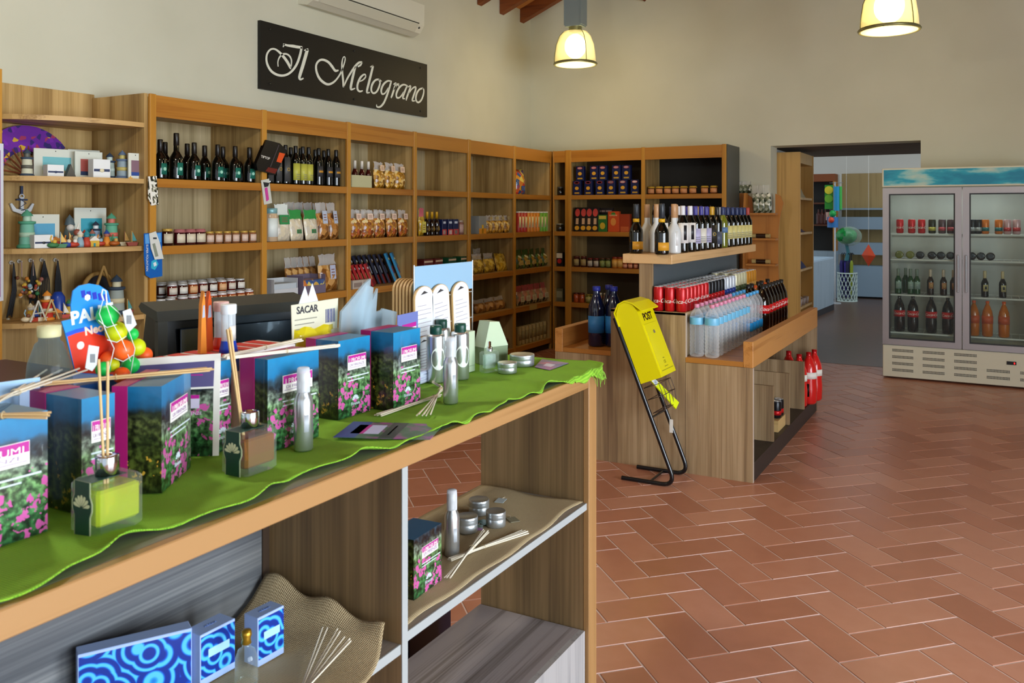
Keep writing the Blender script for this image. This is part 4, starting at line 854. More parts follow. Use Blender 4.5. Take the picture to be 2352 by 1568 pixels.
lidp = [(.008, H_-.05), (.008, H_+.035), (.0135+D_*.28, H_+.078), (.0135+D_*.62, H_+.084), (.0135+D_*.95, H_+.055), (.0135+D_+.035, H_-.005), (.0135+D_+.031, H_-.012), (.0135+D_*.92, H_+.047), (.0135+D_*.62, H_+.076), (.0135+D_*.28, H_+.07), (.0134, H_+.03), (.0134, H_-.05)]
m.prism(lidp, -.008, Wd+.008, 0, 'xz'); part('lid', m, yw, pbx)
m = MB(); m.M = Mb; m.box(.0135+D_, .02, .02, .0175+D_, Wd-.02, .315); part('door', m, yw, pbx)
fx = .0180+D_
FX = Matrix(((0, 0, 1, 0), (1, 0, 0, 0), (0, 1, 0, 0), (0, 0, 0, 1)))   # text facing +X
m = MB(); m.M = Mb; m.text('POST', .062, T(fx-.004, Wd/2, .355) @ FX, ext=.0008, bold=.0015); part('lettering', m, blackp, pbx)
m = MB(); m.M = Mb; m.text('US', .028, T(fx, Wd/2, .075) @ FX, ext=.0004); m.box(fx, Wd/2-.03, .048, fx+.0004, Wd/2+.03, .051); m.box(fx, Wd/2-.014, .097, fx+.0004, Wd/2+.014, .101)
m.box(fx, .035, .03, fx+.0003, Wd-.03, .033); part('printed_mark', m, cols('#7a7a10'), pbx)
m = MB(); m.M = Mb @ T(fx, Wd/2, .26) @ Matrix.Rotation(pi/2, 4, 'Y'); m.cyl(.011, 0, .004, 14); part('lock', m, steel, pbx)
# wire basket below the box
wire = mat('basket_wire', '#4a3a34', .4, .5); m = MB()
def bk(t, off, yy): a, c = onl(t, off); return (a, yy, c)
for t in (.42, .50, .57):
    m.tube([bk(t, .012, 4.75), bk(t, .11 if t > .45 else .09, 4.75), bk(t, .11 if t > .45 else .09, 4.96), bk(t, .012, 4.96)], .0022, 6, closed=True)
for yy in (4.75, 4.80, 4.855, 4.91, 4.96): m.tube([bk(.42, .09, yy), bk(.5, .11, yy), bk(.57, .11, yy)], .0018, 6); m.tube([bk(.42, .012, yy), bk(.42, .09, yy)], .0018, 6)
part('wire_basket', m, wire, pbx)
fan = thing('folded_card', 'fluorescent yellow folded card with picture label in the wire basket', 'card', (0, 0, 0))
a = Vector(bk(.655, .035, 4.79)); b_ = Vector(bk(.405, .095, 4.93)); d = (b_-a); ln = d.length; d.normalize(); sd = Vector((.35, 1, .2)); sd = (sd-d*sd.dot(d)).normalized(); nn = d.cross(sd)
def slab(p0, p1, w0, w1, th, off=0):
    q = []
    for nof in (off, off+th):
        for p, w_ in ((p0, w0), (p1, w1)):
            for s_ in (-1, 1): q.append(tuple(a+d*(ln*p)+sd*(s_*w_)+nn*nof))
    return q, [(0, 1, 3, 2), (4, 6, 7, 5), (0, 4, 5, 1), (2, 3, 7, 6), (0, 2, 6, 4), (1, 5, 7, 3)]
m = MB(); m._add(*slab(0, 1, .014, .026, .008)); part('card_body', m, cols('#d8e800', .5), fan)
for e_, nm in ((-.0008, 'picture_label'), (.008, 'picture_label')):
    m = MB(); m._add(*slab(.06, .36, .013, .017, .0008, e_)); part(nm, m, mottled('card_picture', [(.3, '#e8eaf0'), (.5, '#c9d2e0'), (.7, '#6a8ac0')], 40, .4), fan)
# ================================================================== WAVY SIDE RACK
rk = thing('wavy_display_rack', 'brown wooden wavy edged display rack between back shelves and doorway', 'rack', (0, 0, 0))
rkw = wood('rack_brown_wood', '#94561e', '#b87834', 'z', .5)
yk = 9.3; X = lambda u: PY(u, yk); Zv = lambda u, v: PY(u, yk, v)[1]
pf = [(1669, 442), (1700, 440), (1722, 452), (1731, 475), (1734, 489), (1778, 489), (1792, 462), (1786, 445), (1772, 441), (1782, 442), (1793, 466), (1784, 500), (1781, 560), (1783, 640), (1783, 700)]
poly_ = [(X(1669), 0.0), (X(1669), Zv(1669, 443)), (X(1705), Zv(1705, 443)), (X(1722), Zv(1722, 455)), (X(1731), Zv(1731, 478)), (X(1733), Zv(1733, 490)), (X(1774), Zv(1774, 490)), (X(1774), Zv(1774, 444)), (X(1786), Zv(1786, 449)), (X(1793), Zv(1793, 466)), (X(1786), Zv(1786, 492)), (X(1781), Zv(1781, 530)), (X(1781), Zv(1781, 610)), (X(1784), Zv(1784, 680)), (X(1784), 0.0)]
part('back_board', MB().prism(poly_, yk+.14, yk+.16, 0, 'xz'), rkw, rk)
for v in (489, 547, 606, 665, 724):
    zz = Zv(1740, v); part('shelf', MB().box(X(1712), yk, zz-.02, X(1781), yk+.14, zz), rkw, rk)
part('side_board', MB().prism([(yk, 0), (yk+.14, 0), (yk+.14, Zv(1705, 443)), (yk+.05, Zv(1705, 443)), (yk, Zv(1705, 500))], X(1706), X(1711), 0, 'yz'), rkw, rk)
hb = bag(.082, .04, .30, 'greens', 'film', None, .06)
zz = Zv(1740, 489)
for i, u in enumerate((1738, 1751, 1764)): place(hb, 'herb_bag', 'tall clear bag of herbs on wavy rack, '+nth(i, 3), 'bag', (PY(u, yk+.03), yk+.035, zz+.0006), .1*i-.1, 'herb bags', ry=-.08)
for i, u in enumerate((1686, 1696, 1706)): place(bag(.11, .05, .13, 'greens', 'film', None, .1), 'herb_bag', 'small clear herb bag on top of wavy rack, '+nth(i, 3), 'bag', (X(u), yk+.15, Zv(1705, 443)+.0006), 0, 'herb bags on rack top')
for i, v in enumerate((547, 606)):
    zz = Zv(1740, v)
    r = thing('wrapped_sweet', 'cracker shaped wrapped sweets on the %s small shelf of wavy rack' % ('upper', 'lower')[i], 'sweets', (X(1745), yk+.06, zz+.0246), 0, 'wrapped sweets')
    part('jar_body', MB().at(ry=pi/2).cyl(.024, -.05, .05, 16), mat('sweet_dark', '#2a1a14', .15, coat=.6), r)
    for s_ in (-1, 1): part('wrapper_end', MB().at(s_*.05, 0, 0, ry=s_*pi/2).cyl(.022, 0, .045, 12, r2=.024), cols('#b59c62', .5), r)
# ================================================================== PASSAGE AND FAR ROOM
pw = wood('passage_oak', '#a07a3e', '#c29a58', 'z', .45, .6)
pc = thing('passage_cabinet', 'tall open oak cabinet just inside the doorway', 'cabinet', (0, 0, 0))
x0, x1, y0, y1 = -2.11, -1.82, 9.80, 10.62
part('side_panel', MB().box(x0, y0, 0, x1, y0+.025, 2.25), pw, pc); part('side_panel', MB().box(x0, y1-.025, 0, x1, y1, 2.25), pw, pc)
part('back_panel', MB().box(x0, y0+.025, 0, x0+.02, y1-.025, 2.25), pw, pc); part('top_board', MB().box(x0+.02, y0+.025, 2.13, x1-.01, y1-.025, 2.25), pw, pc)
for z in (.10, .53, .95, 1.36, 1.75): part('shelf', MB().box(x0+.02, y0+.025, z-.025, x1-.01, y1-.025, z), pw, pc)
def cloth_pile(loc, label, c1, w, d, h):
    rnd = random.Random(int(w*1000)); mb = MB(); n_ = 9
    vs = [(w*(i/n_-.5), d*(j/n_-.5), h*(math.sin(pi*i/n_)*math.sin(pi*j/n_))**.5*(1+rnd.uniform(-.25, .25)) if 0 < i < n_ and 0 < j < n_ else 0) for j in range(n_+1) for i in range(n_+1)]
    mb._add(vs+[(w*(i/n_-.5), d*(j/n_-.5), -.001) for j in range(n_+1) for i in range(n_+1)], [(j*(n_+1)+i, j*(n_+1)+i+1, (j+1)*(n_+1)+i+1, (j+1)*(n_+1)+i) for j in range(n_) for i in range(n_)]+[(121-21+0, )*0 or (100+n_*0+j*(n_+1)+i, 100+(j+1)*(n_+1)+i, 100+(j+1)*(n_+1)+i+1, 100+j*(n_+1)+i+1) for j in range(n_) for i in range(n_)], 0, True)
    o = part('folded_cloth', mb, cols(c1, .9)); o.location = loc; return tag(o, label, 'cloth')
cloth_pile((-1.955, 10.1, 1.7515), 'folded beige cloth on the upper shelf of passage cabinet', '#a89a78', .2, .45, .16)
cloth_pile((-1.955, 10.15, 1.3615), 'small dark blue and red cloth on middle passage shelf', '#3a2a4a', .2, .3, .05)
cloth_pile((-1.955, 10.1, .9515), 'dark blue folded cloth on lower passage shelf', '#1f2450', .22, .4, .12)
o = part('shell_heap', MB().at(-1.95, 10.1, .5306), cols('#8a7a6a')); bpy.data.objects.remove(o)
for i in range(6):
    o = part('glass_tumbler', MB().lathe([(0, 0), (.03, 0), (.035, .08), (.032, .08), (.028, .006), (0, .006)], 14), cols('#a08f88', .3)); o.location = (-1.93+.06*(i % 2), 9.9+.1*i, .5306); tag(o, 'small pinkish tumbler low in passage cabinet, '+nth(i, 6), 'tumbler', 'pinkish tumblers')
# far counter
kc = thing('far_counter', 'grey blue counter with white top in the room beyond', 'counter', (0, 0, 0))
ka, kb = PZ(1862, 735, 0), PZ(1915, 712, 0)
gy = wood('far_counter_panel', '#7f94a3', '#9db0bd', 'z', .5)
q = Vector((kb[0]-ka[0], kb[1]-ka[1])); q.normalize(); kx, ky = ka
mb = MB(); L2_ = 1.6; P0 = Vector(kb)-q*L2_; P1 = Vector(kb); nrm = Vector((-q.y, q.x))*.6
pts = [(P0.x, P0.y), (P1.x, P1.y), (P1.x+nrm.x, P1.y+nrm.y), (P0.x+nrm.x, P0.y+nrm.y)]
part('body', MB().prism(pts, .1, .84), gy, kc); part('plinth', MB().prism([(p[0]*.999, p[1]+.02) for p in pts], 0, .1), cols('#23252c'), kc)
part('worktop', MB().prism([(p[0], p[1]-.01) for p in pts], .841, .87), cols('#b5cfe2', .3), kc)
yF = 17.58
def XF(u): return PY(u, yF)
def ZF(u, v): return PY(u, yF, v)[1]
fs_ = thing('dark_far_shelving', 'orange framed dark shelving at the far left of back room', 'shelving', (0, 0, 0))
yq = 16.75
part('frame_top', MB().box(PY(1855, yq), yq, PY(1860, yq, 417)[1], PY(1918, yq), yq+.35, PY(1860, yq, 400)[1]), cols('#8a4a22', .5), fs_)
part('side', MB().box(PY(1913, yq), yq, .88, PY(1918, yq), yq+.35, PY(1860, yq, 417)[1]), cols('#b57a2c', .5), fs_)
part('back', MB().box(PY(1855, yq), yq+.33, .88, PY(1913, yq), yq+.35, PY(1860, yq, 417)[1]), dark, fs_)
for v in (465, 515): part('shelf', MB().box(PY(1855, yq), yq, PY(1860, yq, v)[1]-.03, PY(1913, yq), yq+.33, PY(1860, yq, v)[1]), cols('#5a2f18', .5), fs_)
part('base_cabinet', MB().box(PY(1855, yq), yq, 0, PY(1918, yq), yq+.4, .88), gy, fs_)
for i in range(3):
    o = part('bottle', MB().lathe(bprof(.04, .28), 12), cols('#4a1c12', .3)); o.location = (PY(1880+8*i, yq+.1), yq+.1, PY(1860, yq, 515)[1]+.0006); tag(o, 'dark red bottle on dark far shelving, '+nth(i, 3), 'bottle', 'far dark bottles')
sw = thing('slatted_shelving', 'oak backed shelving with grey blue shelves on the far wall', 'shelving', (0, 0, 0))
part('back_panel', MB().box(XF(1932), yF-.03, .1, XF(2120), yF, ZF(1990, 398)), wood('far_oak', '#9a8252', '#b89e6a', 'z', .5, .6), sw)
for v0, v1, dd in ((478, 482, .35), (498, 526, .35), (556, 583, .35), (608, 676, .45)):
    part('shelf_front', MB().box(XF(1929), yF-.03-dd, ZF(1990, v1), XF(2120), yF-dd, ZF(1990, v0)), cols('#8fa6b8', .5), sw)
    part('shelf', MB().box(XF(1929), yF-dd, ZF(1990, v0)-.02, XF(2120), yF-.03, ZF(1990, v0)), cols('#8fa6b8', .5), sw)
part('plinth', MB().box(XF(1929), yF-.4, 0, XF(2120), yF-.03, .14), cols('#1d1d24'), sw)
part('post', MB().box(XF(1929), yF-.05, .1, XF(1934), yF-.03, ZF(1990, 398)), white, sw)
# umbrella basket
yb_ = PZ(1946, 692)[1]; xb_ = PZ(1946, 692)[0]
bk_ = thing('lattice_basket', 'tall white lattice basket holding umbrellas in the back room', 'basket', (xb_, yb_, 0))
m = MB(); R_ = .165; Hh = .50
for k in range(16):
    for s_ in (-1, 1): m.tube([(R_*math.cos(k*pi/8+s_*t*.25), R_*math.sin(k*pi/8+s_*t*.25), .01+Hh*t/5) for t in range(6)], .006, 5)
for zz in (.012, Hh+.01): m.tube([(R_*math.cos(k*pi/10), R_*math.sin(k*pi/10), zz) for k in range(20)], .012, 6, closed=True)
part('lattice', m, cols('#cfe3dc', .5), bk_)
for i in range(9):
    a = i*.7; c = ('#2a2466', '#3a2f8c', '#1d1d44', '#8a9a2c', '#23235a')[i % 5]; rr_ = .03+.03*(i % 3)
    r = thing('folded_umbrella', '%s folded umbrella in the white lattice basket, %s' % ({'#8a9a2c': 'green'}.get(c, 'dark blue'), nth(i, 9)), 'umbrella', (xb_+rr_*math.cos(a), yb_+rr_*math.sin(a), .02), 0, 'umbrellas in the basket', rx=-.02*math.sin(a), ry=.02*math.cos(a))
    part('canopy', MB().lathe([(.008, .05), (.022, .3), (.03, .52), (.03, .66), (.014, .72), (0, .72)], 10), cols(c, .7), r); part('handle', MB().tube([(0, 0, .72), (0, 0, .82), (.02, 0, .85), (.04, 0, .83)], .007, 6), blackp, r)
# toys hanging on a post
yt = yb_-.55
def XT(u): return PY(u, yt)
def ZTt(u, v): return PY(u, yt, v)[1]
tp = thing('toy_stand', 'slim metal stand hung with beach toys in the back room', 'stand', (XT(1918), yt, 0))
zt_ = ZTt(1918, 418)
part('pole', MB().cyl(.015, .02, zt_, 10), steel, tp); part('base', MB().cyl(.1, 0, .02, 24), cols('#b5bcc0'), tp)
m = MB()
for v in (420, 482, 520): m.tube([(-.09, -.02, ZTt(1918, v)), (.14, -.02, ZTt(1918, v))], .005, 6)
part('hook_rail', m, steel, tp)
def hang(name, label, cat, u, v, spec_parts, dy=-.05):
    r = thing(name, label, cat, (XT(u), yt+dy, ZTt(u, v)))
    for nm, mb, c in spec_parts: part(nm, mb, c if not isinstance(c, str) else cols(c, .4), r)
    return r
hang('paddle_toy', 'green and yellow round paddle toy on the toy stand', 'toy', 1905, 480, [('card', MB().box(-.07, -.005, 0, .07, .005, .42), '#2c8a2c'), ('yellow_disc', MB().at(0, -.006, .33, rx=pi/2).cyl(.07, 0, .012, 20), '#d8c82c'), ('green_disc', MB().at(0, -.006, .18, rx=pi/2).cyl(.07, 0, .012, 20), '#6fae2c')])
hang('striped_pack', 'red and white striped pack below the paddle toy', 'toy', 1907, 487, [('pack', MB().box(-.06, -.01, -.14, .06, .01, 0), '#e8d8c8')]+[('stripe', MB().box(-.05+.028*k, -.012, -.14, -.038+.028*k, -.0105, 0), '#b8543c') for k in range(4)], -.06)
hang('float_tube', 'blue and green long float tube on the toy stand', 'toy', 1924, 484, [('tube', MB().cyl(.05, 0, .42, 16), '#1f8ab8'), ('green_side', MB().at(.06, .02, 0).cyl(.03, .02, .42, 12), '#3fae4a')], -.13)
hang('sand_toy_set', 'blue sand toy set with green top and red ball', 'toy', 1916, 522, [('net', MB().at(0, 0, .0).cyl(.09, .0, .18, 16), '#2a6fb0'), ('green_top', MB().ball((0, 0, .24), .06), '#1fa04a'), ('red_ball', MB().ball((-.01, -.09, .13), .05), '#d8482c')], -.16)
nb = thing('green_ball_net', 'big net of green balls above the umbrella basket', 'ball', (PY(1944, yb_-.05), yb_-.05, PY(1944, yb_-.05, 541)[1]))
part('ball', MB().ball((0, 0, 0), .16, sc=(1.15, 1, .95)), mottled('green_foil', [(.3, '#0f6a2c'), (.6, '#1f9a44'), (.8, '#7fc89a')], 12, .2), nb)
part('net', MB().ball((.05, 0, -.01), .185, sc=(1.15, .9, .95)), clear('net_film', '#cfe8d8', .12, .2), nb); part('net_neck', MB().tube([(0, 0, -.15), (.03, 0, -.3), (0, 0, -.45)], [.03, .03, .04], 8), cols('#2f6f7a', .5), nb)
part('hanging_cord', MB().tube([(0, 0, .14), (0, 0, 3.4-nb.location.z)], .003, 5), white, nb)
kt = thing('orange_hanging_pennant', 'orange red diamond shaped toy hanging in the back room', 'toy', (PY(1995, 14.2), 14.2, PY(1995, 14.2, 586)[1]))
part('body', MB()._add([(0, 0, .17), (-.10, 0, 0), (.10, 0, -.01), (0, 0, -.17), (0, -.04, 0), (0, .04, 0)], [(0, 1, 4), (0, 4, 2), (3, 4, 1), (3, 2, 4), (0, 5, 1), (0, 2, 5), (3, 1, 5), (3, 5, 2)]), cols('#e0502a', .5), kt)
part('hanging_cord', MB().tube([(0, 0, .17), (0, 0, 3.4-kt.location.z)], .002, 5), white, kt)
# ================================================================== FRIDGE
FX0, FX1, FY, FYB = -.892, .46, 8.885, 9.42
fr = thing('glass_door_fridge', 'double glass door drinks fridge with blue sea header', 'fridge', (0, 0, 0))
fw = mat('fridge_white', '#d2cfb8', .35); fa = mat('fridge_aluminium', '#a9a5a8', .35, .5); fin = mat('fridge_inner', '#b2b2a8', .5)
z0, z1, z2, z3 = .02, .325, 1.80, 1.997
mb = MB(); mb.box(FX0, FY+.05, z1, FX0+.03, FYB, z3); mb.box(FX1-.03, FY+.05, z1, FX1, FYB, z3); mb.box(FX0+.03, FYB-.03, z1, FX1-.03, FYB, z3); mb.box(FX0+.03, FY+.05, z2, FX1-.03, FYB-.03, z2+.02); mb.box(FX0+.03, FY+.05, z1, FX1-.03, FYB-.03, z1+.03)
part('cabinet', mb, fw, fr)
mb = MB(); mb.box(FX0+.031, FYB-.04, z1+.03, FX1-.031, FYB-.031, z2); mb.box(FX0+.031, FY+.06, z1+.031, FX0+.036, FYB-.04, z2); mb.box(FX1-.036, FY+.06, z1+.031, FX1-.031, FYB-.04, z2); part('lining', mb, fin, fr)
bp_ = part('base_panel', MB().bbox(FX0, FY+.01, z0, FX1, FYB, z1-.005, .004), fw, fr)
m = MB()
for gx in range(5):
    xa = FX0+.085+gx*.262
    if gx == 3: pass
    for gz in range(4):
        if gx >= 3 and gz > 1: continue
        zz = z0+.055+gz*.062
        for rr_ in range(2):
            for h_ in range(16): m.box(xa+h_*.0115, FY+.0085, zz+rr_*.014, xa+h_*.0115+.007, FY+.0095, zz+rr_*.014+.010)
part('vent_slots', m, cols('#1c1c18'), bp_); part('thermometer', MB().box(.135, FY+.004, .215, .21, FY+.0095, .245), blackp, bp_, 'small black display')
part('display_light', MB().box(.19, FY+.003, .222, .2, FY+.0042, .238), mat('red_led', '#ff2020', .4, emit='#ff2020', es=1.5), bp_)
hd_ = part('header', MB().bbox(FX0-.005, FY-.005, z2+.02, FX1+.005, FY+.05, z3, .004), fw, fr)
sea = mottled('sea_print', [(.44, '#0a7fa0'), (.54, '#1f9ab4'), (.6, '#7fbcc0'), (.72, '#c9cdb8')], 2.6, .35, sc=(1, 1, 3.2)); part('sea_picture', MB().box(FX0+.01, FY-.0065, z2+.034, FX1-.01, FY-.005, z3-.014), sea, hd_)
xm = -.219
gls = clear('door_glass', '#dfe8ea', .02, .02, '#eef2f0', 0, .2)
for i, (a, b_) in enumerate(((FX0, xm-.003), (xm+.003, FX1))):
    mb = MB(); w_ = .055
    mb.box(a, FY, z1, a+w_, FY+.045, z2+.01); mb.box(b_-w_, FY, z1, b_, FY+.045, z2+.01); mb.box(a+w_, FY, z1, b_-w_, FY+.045, z1+w_); mb.box(a+w_, FY, z2-w_+.01, b_-w_, FY+.045, z2+.01)
    d_ = part('door', mb, fa, fr); part('glass_pane', MB().box(a+w_, FY+.018, z1+w_, b_-w_, FY+.024, z2-w_+.01), gls, d_)
    mb = MB(); t = .012; ia, ib, ja, jb = a+w_, b_-w_, z1+w_, z2-w_+.01
    mb.box(ia, FY+.012, ja, ia+t, FY+.018, jb); mb.box(ib-t, FY+.012, ja, ib, FY+.018, jb); mb.box(ia+t, FY+.012, ja, ib-t, FY+.018, ja+t); mb.box(ia+t, FY+.012, jb-t, ib-t, FY+.018, jb); part('gasket', mb, cols('#2a2c2e'), d_)
    hx = b_-.03 if i == 0 else a+.03
    part('handle', MB().bbox(hx-.007, FY-.022, .845, hx+.007, FY, 1.19, .003), steel, d_)
Fs = [PY(2120, 9.1, v)[1] for v in (538, 596, 676)]; Fs = [1.38, 1.138, .80]
m = MB()
for z in Fs+[.44]:
    s_ = MB()
    for k in range(22): s_.tube([(FX0+.04+k*(FX1-FX0-.08)/21, FY+.09, z-.004), (FX0+.04+k*(FX1-FX0-.08)/21, FYB-.06, z-.004)], .0025, 5)
    s_.box(FX0+.037, FY+.085, z-.014, FX1-.037, FY+.091, z-.001); s_.box(FX0+.037, FYB-.07, z-.01, FX1-.037, FYB-.065, z-.001); part('wire_shelf', s_, cols('#d8dcd4', .4), fr)
d = bpy.data.lights.new('fridge_light', 'AREA'); d.shape = 'RECTANGLE'; d.size = 1.2; d.size_y = .05; d.energy = 3; d.color = (.9, .96, 1)
o = bpy.data.objects.new('fridge_light', d); COL.objects.link(o); o.location = ((FX0+FX1)/2, FY+.1, z2-.01)
o.rotation_euler = (.5, 0, 0)
def fz(us, z, spec, name, desc, cat, group, y=9.02, rx=0, dz=0):
    for i, u in enumerate(us): place(spec, name, (desc+', '+nth(i, len(us))) if len(us) > 1 else desc, cat, (PY(u, y), y, z+.0008+dz), .3 if not rx else 0, group, rx=rx)
rc = can(.033, .135, '#c8161a', '', 'Coca-Cola')
fz([2067, 2094, 2117], Fs[0], rc, 'drink_can', 'red cola can on fridge top shelf, left door', 'can', 'fridge red cans')
fz([2141], Fs[0], can(.033, .135, '#2a2a14', '#b8b04a', ''), 'drink_can', 'black and yellow can on fridge top shelf', 'can', None)
fz([2164, 2184], Fs[0], can(.033, .135, '#5a4448', '#b84a50', ''), 'drink_can', 'dim red and grey can beside the fridge door edge', 'can', 'fridge grey cans')
fz([2233, 2247], Fs[0], can(.033, .135, '#1a1a1c', '#a8aca8', ''), 'drink_can', 'black and white can behind the right fridge door', 'can', 'fridge black cans')
fz([2263, 2294], Fs[0], can(.033, .135, '#d0701a', '#1f6a6a', ''), 'drink_can', 'orange soda can behind the right fridge door', 'can', 'fridge orange cans')
fz([2314, 2335], Fs[0], can(.033, .135, '#c8a0a0', '#b83a3a', ''), 'drink_can', 'white and red can behind the right fridge door', 'can', 'fridge white cans')
wl = [S('glass_body', MB().lathe(bprof(.036, .29), 18), glassd)]
for us, g_, ds in (([2065, 2090], 'pale', 'pale lying bottle on fridge second shelf'), ([2113, 2140, 2161, 2183], 'dark', 'dark lying bottle on fridge second shelf, left door'), ([2232, 2253, 2275], 'dark', 'dark lying bottle on fridge second shelf, right door')):
    for i, u in enumerate(us):
        o = ob('wine_bottle', bottle('wine', g_, '#23305c', 0, '', 0, 0, '', 0)[0][1]); o.location = (PY(u, 9.0), 9.0, Fs[1]+.0375); o.rotation_euler = (-pi/2, 0, 0); tag(o, ds+', '+nth(i, len(us)), 'bottle', 'lying bottles in fridge')
fz([2063, 2091, 2106], Fs[2], bottle('beer', 'green', '#7a8a7a', 0, '#8fa89a', .05, .12, 'lines', .9), 'beer_bottle', 'green beer bottle on third fridge shelf', 'bottle', 'green beer bottles')
fz([2080], Fs[2], bottle('beer', 'green', '#7a8a7a', 0, '', 0, 0, '', 0), 'beer_bottle', 'green beer bottle behind the front green bottles', 'bottle', None, 9.14)
fz([2137, 2167, 2190], Fs[2], bottle('beer', 'brown', '#c9b8a0', 0, '#a8744a', .06, .12, 'ring', .7), 'beer_bottle', 'brown beer bottle with tan label on third fridge shelf', 'bottle', 'brown beer bottles')
fz([2262, 2303], Fs[2], bottle('beer', 'dark', '#c9b88a', 0, '#b8ae7a', .055, .115, 'fig', .7), 'beer_bottle', 'black beer bottle with round cream label, right door', 'bottle', 'black beer bottles')
fz([2066, 2097, 2139, 2177], .44, colab, 'soda_bottle', 'cola bottle on the bottom fridge shelf', 'bottle', 'fridge cola bottles')
fz([2237, 2268, 2306], .44, orab, 'soda_bottle', 'orange soda bottle on the bottom fridge shelf', 'bottle', 'fridge orange bottles')
# ================================================================== FRONT COUNTER GOODS
CT = 1.0752
def cloth(name, label, cat, fn, nu, nv, m, th=.0022):
    vs = [fn(i/nu, j/nv) for j in range(nv+1) for i in range(nu+1)]
    fs = [(j*(nu+1)+i, j*(nu+1)+i+1, (j+1)*(nu+1)+i+1, (j+1)*(nu+1)+i) for j in range(nv) for i in range(nu)]
    mb = MB(); mb._add(vs, fs, 0, True); o = part(name, mb, m)
    s = o.modifiers.new('thickness', 'SOLIDIFY'); s.thickness = th; s.offset = 0
    return tag(o, label, cat)
def fabric(name, c1, c2, sc, bump=.0012):
    m = mat(name, c1, .9); n, l, b = nodes(m); mp = coords(n, l, (1, 1, 1)); w1 = n.new('ShaderNodeTexWave'); w1.inputs['Scale'].default_value = sc; w1.bands_direction = 'X'; w1.inputs['Distortion'].default_value = 1.2; w1.inputs['Detail'].default_value = 2
    w2 = n.new('ShaderNodeTexWave'); w2.inputs['Scale'].default_value = sc; w2.bands_direction = 'Y'; w2.inputs['Distortion'].default_value = 1.2; w2.inputs['Detail'].default_value = 2
    l.new(mp.outputs[0], w1.inputs[0]); l.new(mp.outputs[0], w2.inputs[0]); a = n.new('ShaderNodeMath'); a.operation = 'MULTIPLY_ADD'; a.inputs[1].default_value = .5; a.inputs[2].default_value = 0
    l.new(w1.outputs['Fac'], a.inputs[0]); a2 = n.new('ShaderNodeMath'); a2.operation = 'MULTIPLY_ADD'; a2.inputs[1].default_value = .5; l.new(w2.outputs['Fac'], a2.inputs[0]); l.new(a.outputs[0], a2.inputs[2])
    r = ramp(n, [(.1, c2), (.6, c1)]); l.new(a2.outputs[0], r.inputs[0]); l.new(r.outputs[0], b.inputs['Base Color'])
    bp = n.new('ShaderNodeBump'); bp.inputs['Strength'].default_value = 1; bp.inputs['Distance'].default_value = bump; l.new(a2.outputs[0], bp.inputs['Height']); l.new(bp.outputs[0], b.inputs['Normal'])
    nn = n.new('ShaderNodeTexNoise'); nn.inputs['Scale'].default_value = 9; nn.inputs['Detail'].default_value = 2; l.new(mp.outputs[0], nn.inputs['Vector']); b2 = n.new('ShaderNodeBump'); b2.inputs['Strength'].default_value = .6; b2.inputs['Distance'].default_value = .02; l.new(nn.outputs[0], b2.inputs['Height']); l.new(b2.outputs[0], bp.inputs['Normal']); return m
grn = fabric('green_burlap', '#92c834', '#629f1e', 75, .0022); jute = fabric('natural_burlap', '#c9b48c', '#927a54', 75, .0022)
EDG = [(-.5, -1.095), (.3, -1.09), (.55, -1.085), (.70, -1.082), (.78, -1.10), (.86, -1.125), (.93, -1.10), (1.0, -1.088), (1.08, -1.09), (1.16, -1.112), (1.24, -1.118), (1.34, -1.10), (1.45, -1.085), (1.6, -1.073), (1.8, -1.071), (1.95, -1.078), (2.08, -1.074), (2.2, -1.086), (2.28, -1.068), (2.38, -1.06), (2.47, -1.055), (2.56, -1.085), (2.605, -1.15)]
def edg(y):
    for (a, p), (b_, q_) in zip(EDG, EDG[1:]):
        if y <= b_: t = (y-a)/(b_-a); t = t*t*(3-2*t); return p+(q_-p)*t
    return EDG[-1][1]
def gfn(u, v):
    y = -.5+(2.607+.5)*v; xe = edg(y)+.004*math.sin(y*31)+.003*math.sin(y*67); x = -1.585+(xe+1.585)*u
    near = max(0, (u-.72)/.28)
    z = 1.0718+near*(.0035*(1+math.sin(y*23+2*u))+.003*(1+math.sin(y*47)))*(1 if u < .999 else 1.3)
    if u > .97: z += .002
    over = max(0, x-(CX-.002)); z -= over*1.2+(.012 if over > .004 and y > 2.3 else 0)
    if y > 2.55: z += .0
    return (x, y, z)
cloth('green_runner', 'bright green burlap cloth covering the display counter top', 'cloth', gfn, 60, 240, grn)
rnd = random.Random(5); fr_ = thing('fringe_threads', 'loose green threads hanging at the right corner of counter cloth', 'thread', (0, 0, 0))
for k in range(9):
    y = 2.41+.014*k; x = edg(y)+.004; part('thread', MB().tube([(x-.006, y, 1.068), (x+.004, y+rnd.uniform(-.004, .004), 1.058), (x+.003+rnd.uniform(-.004, .006), y+rnd.uniform(-.008, .008), 1.035+rnd.uniform(-.008, .01))], .0011, 5), mat('green_thread', '#7fae3a', .9), fr_)
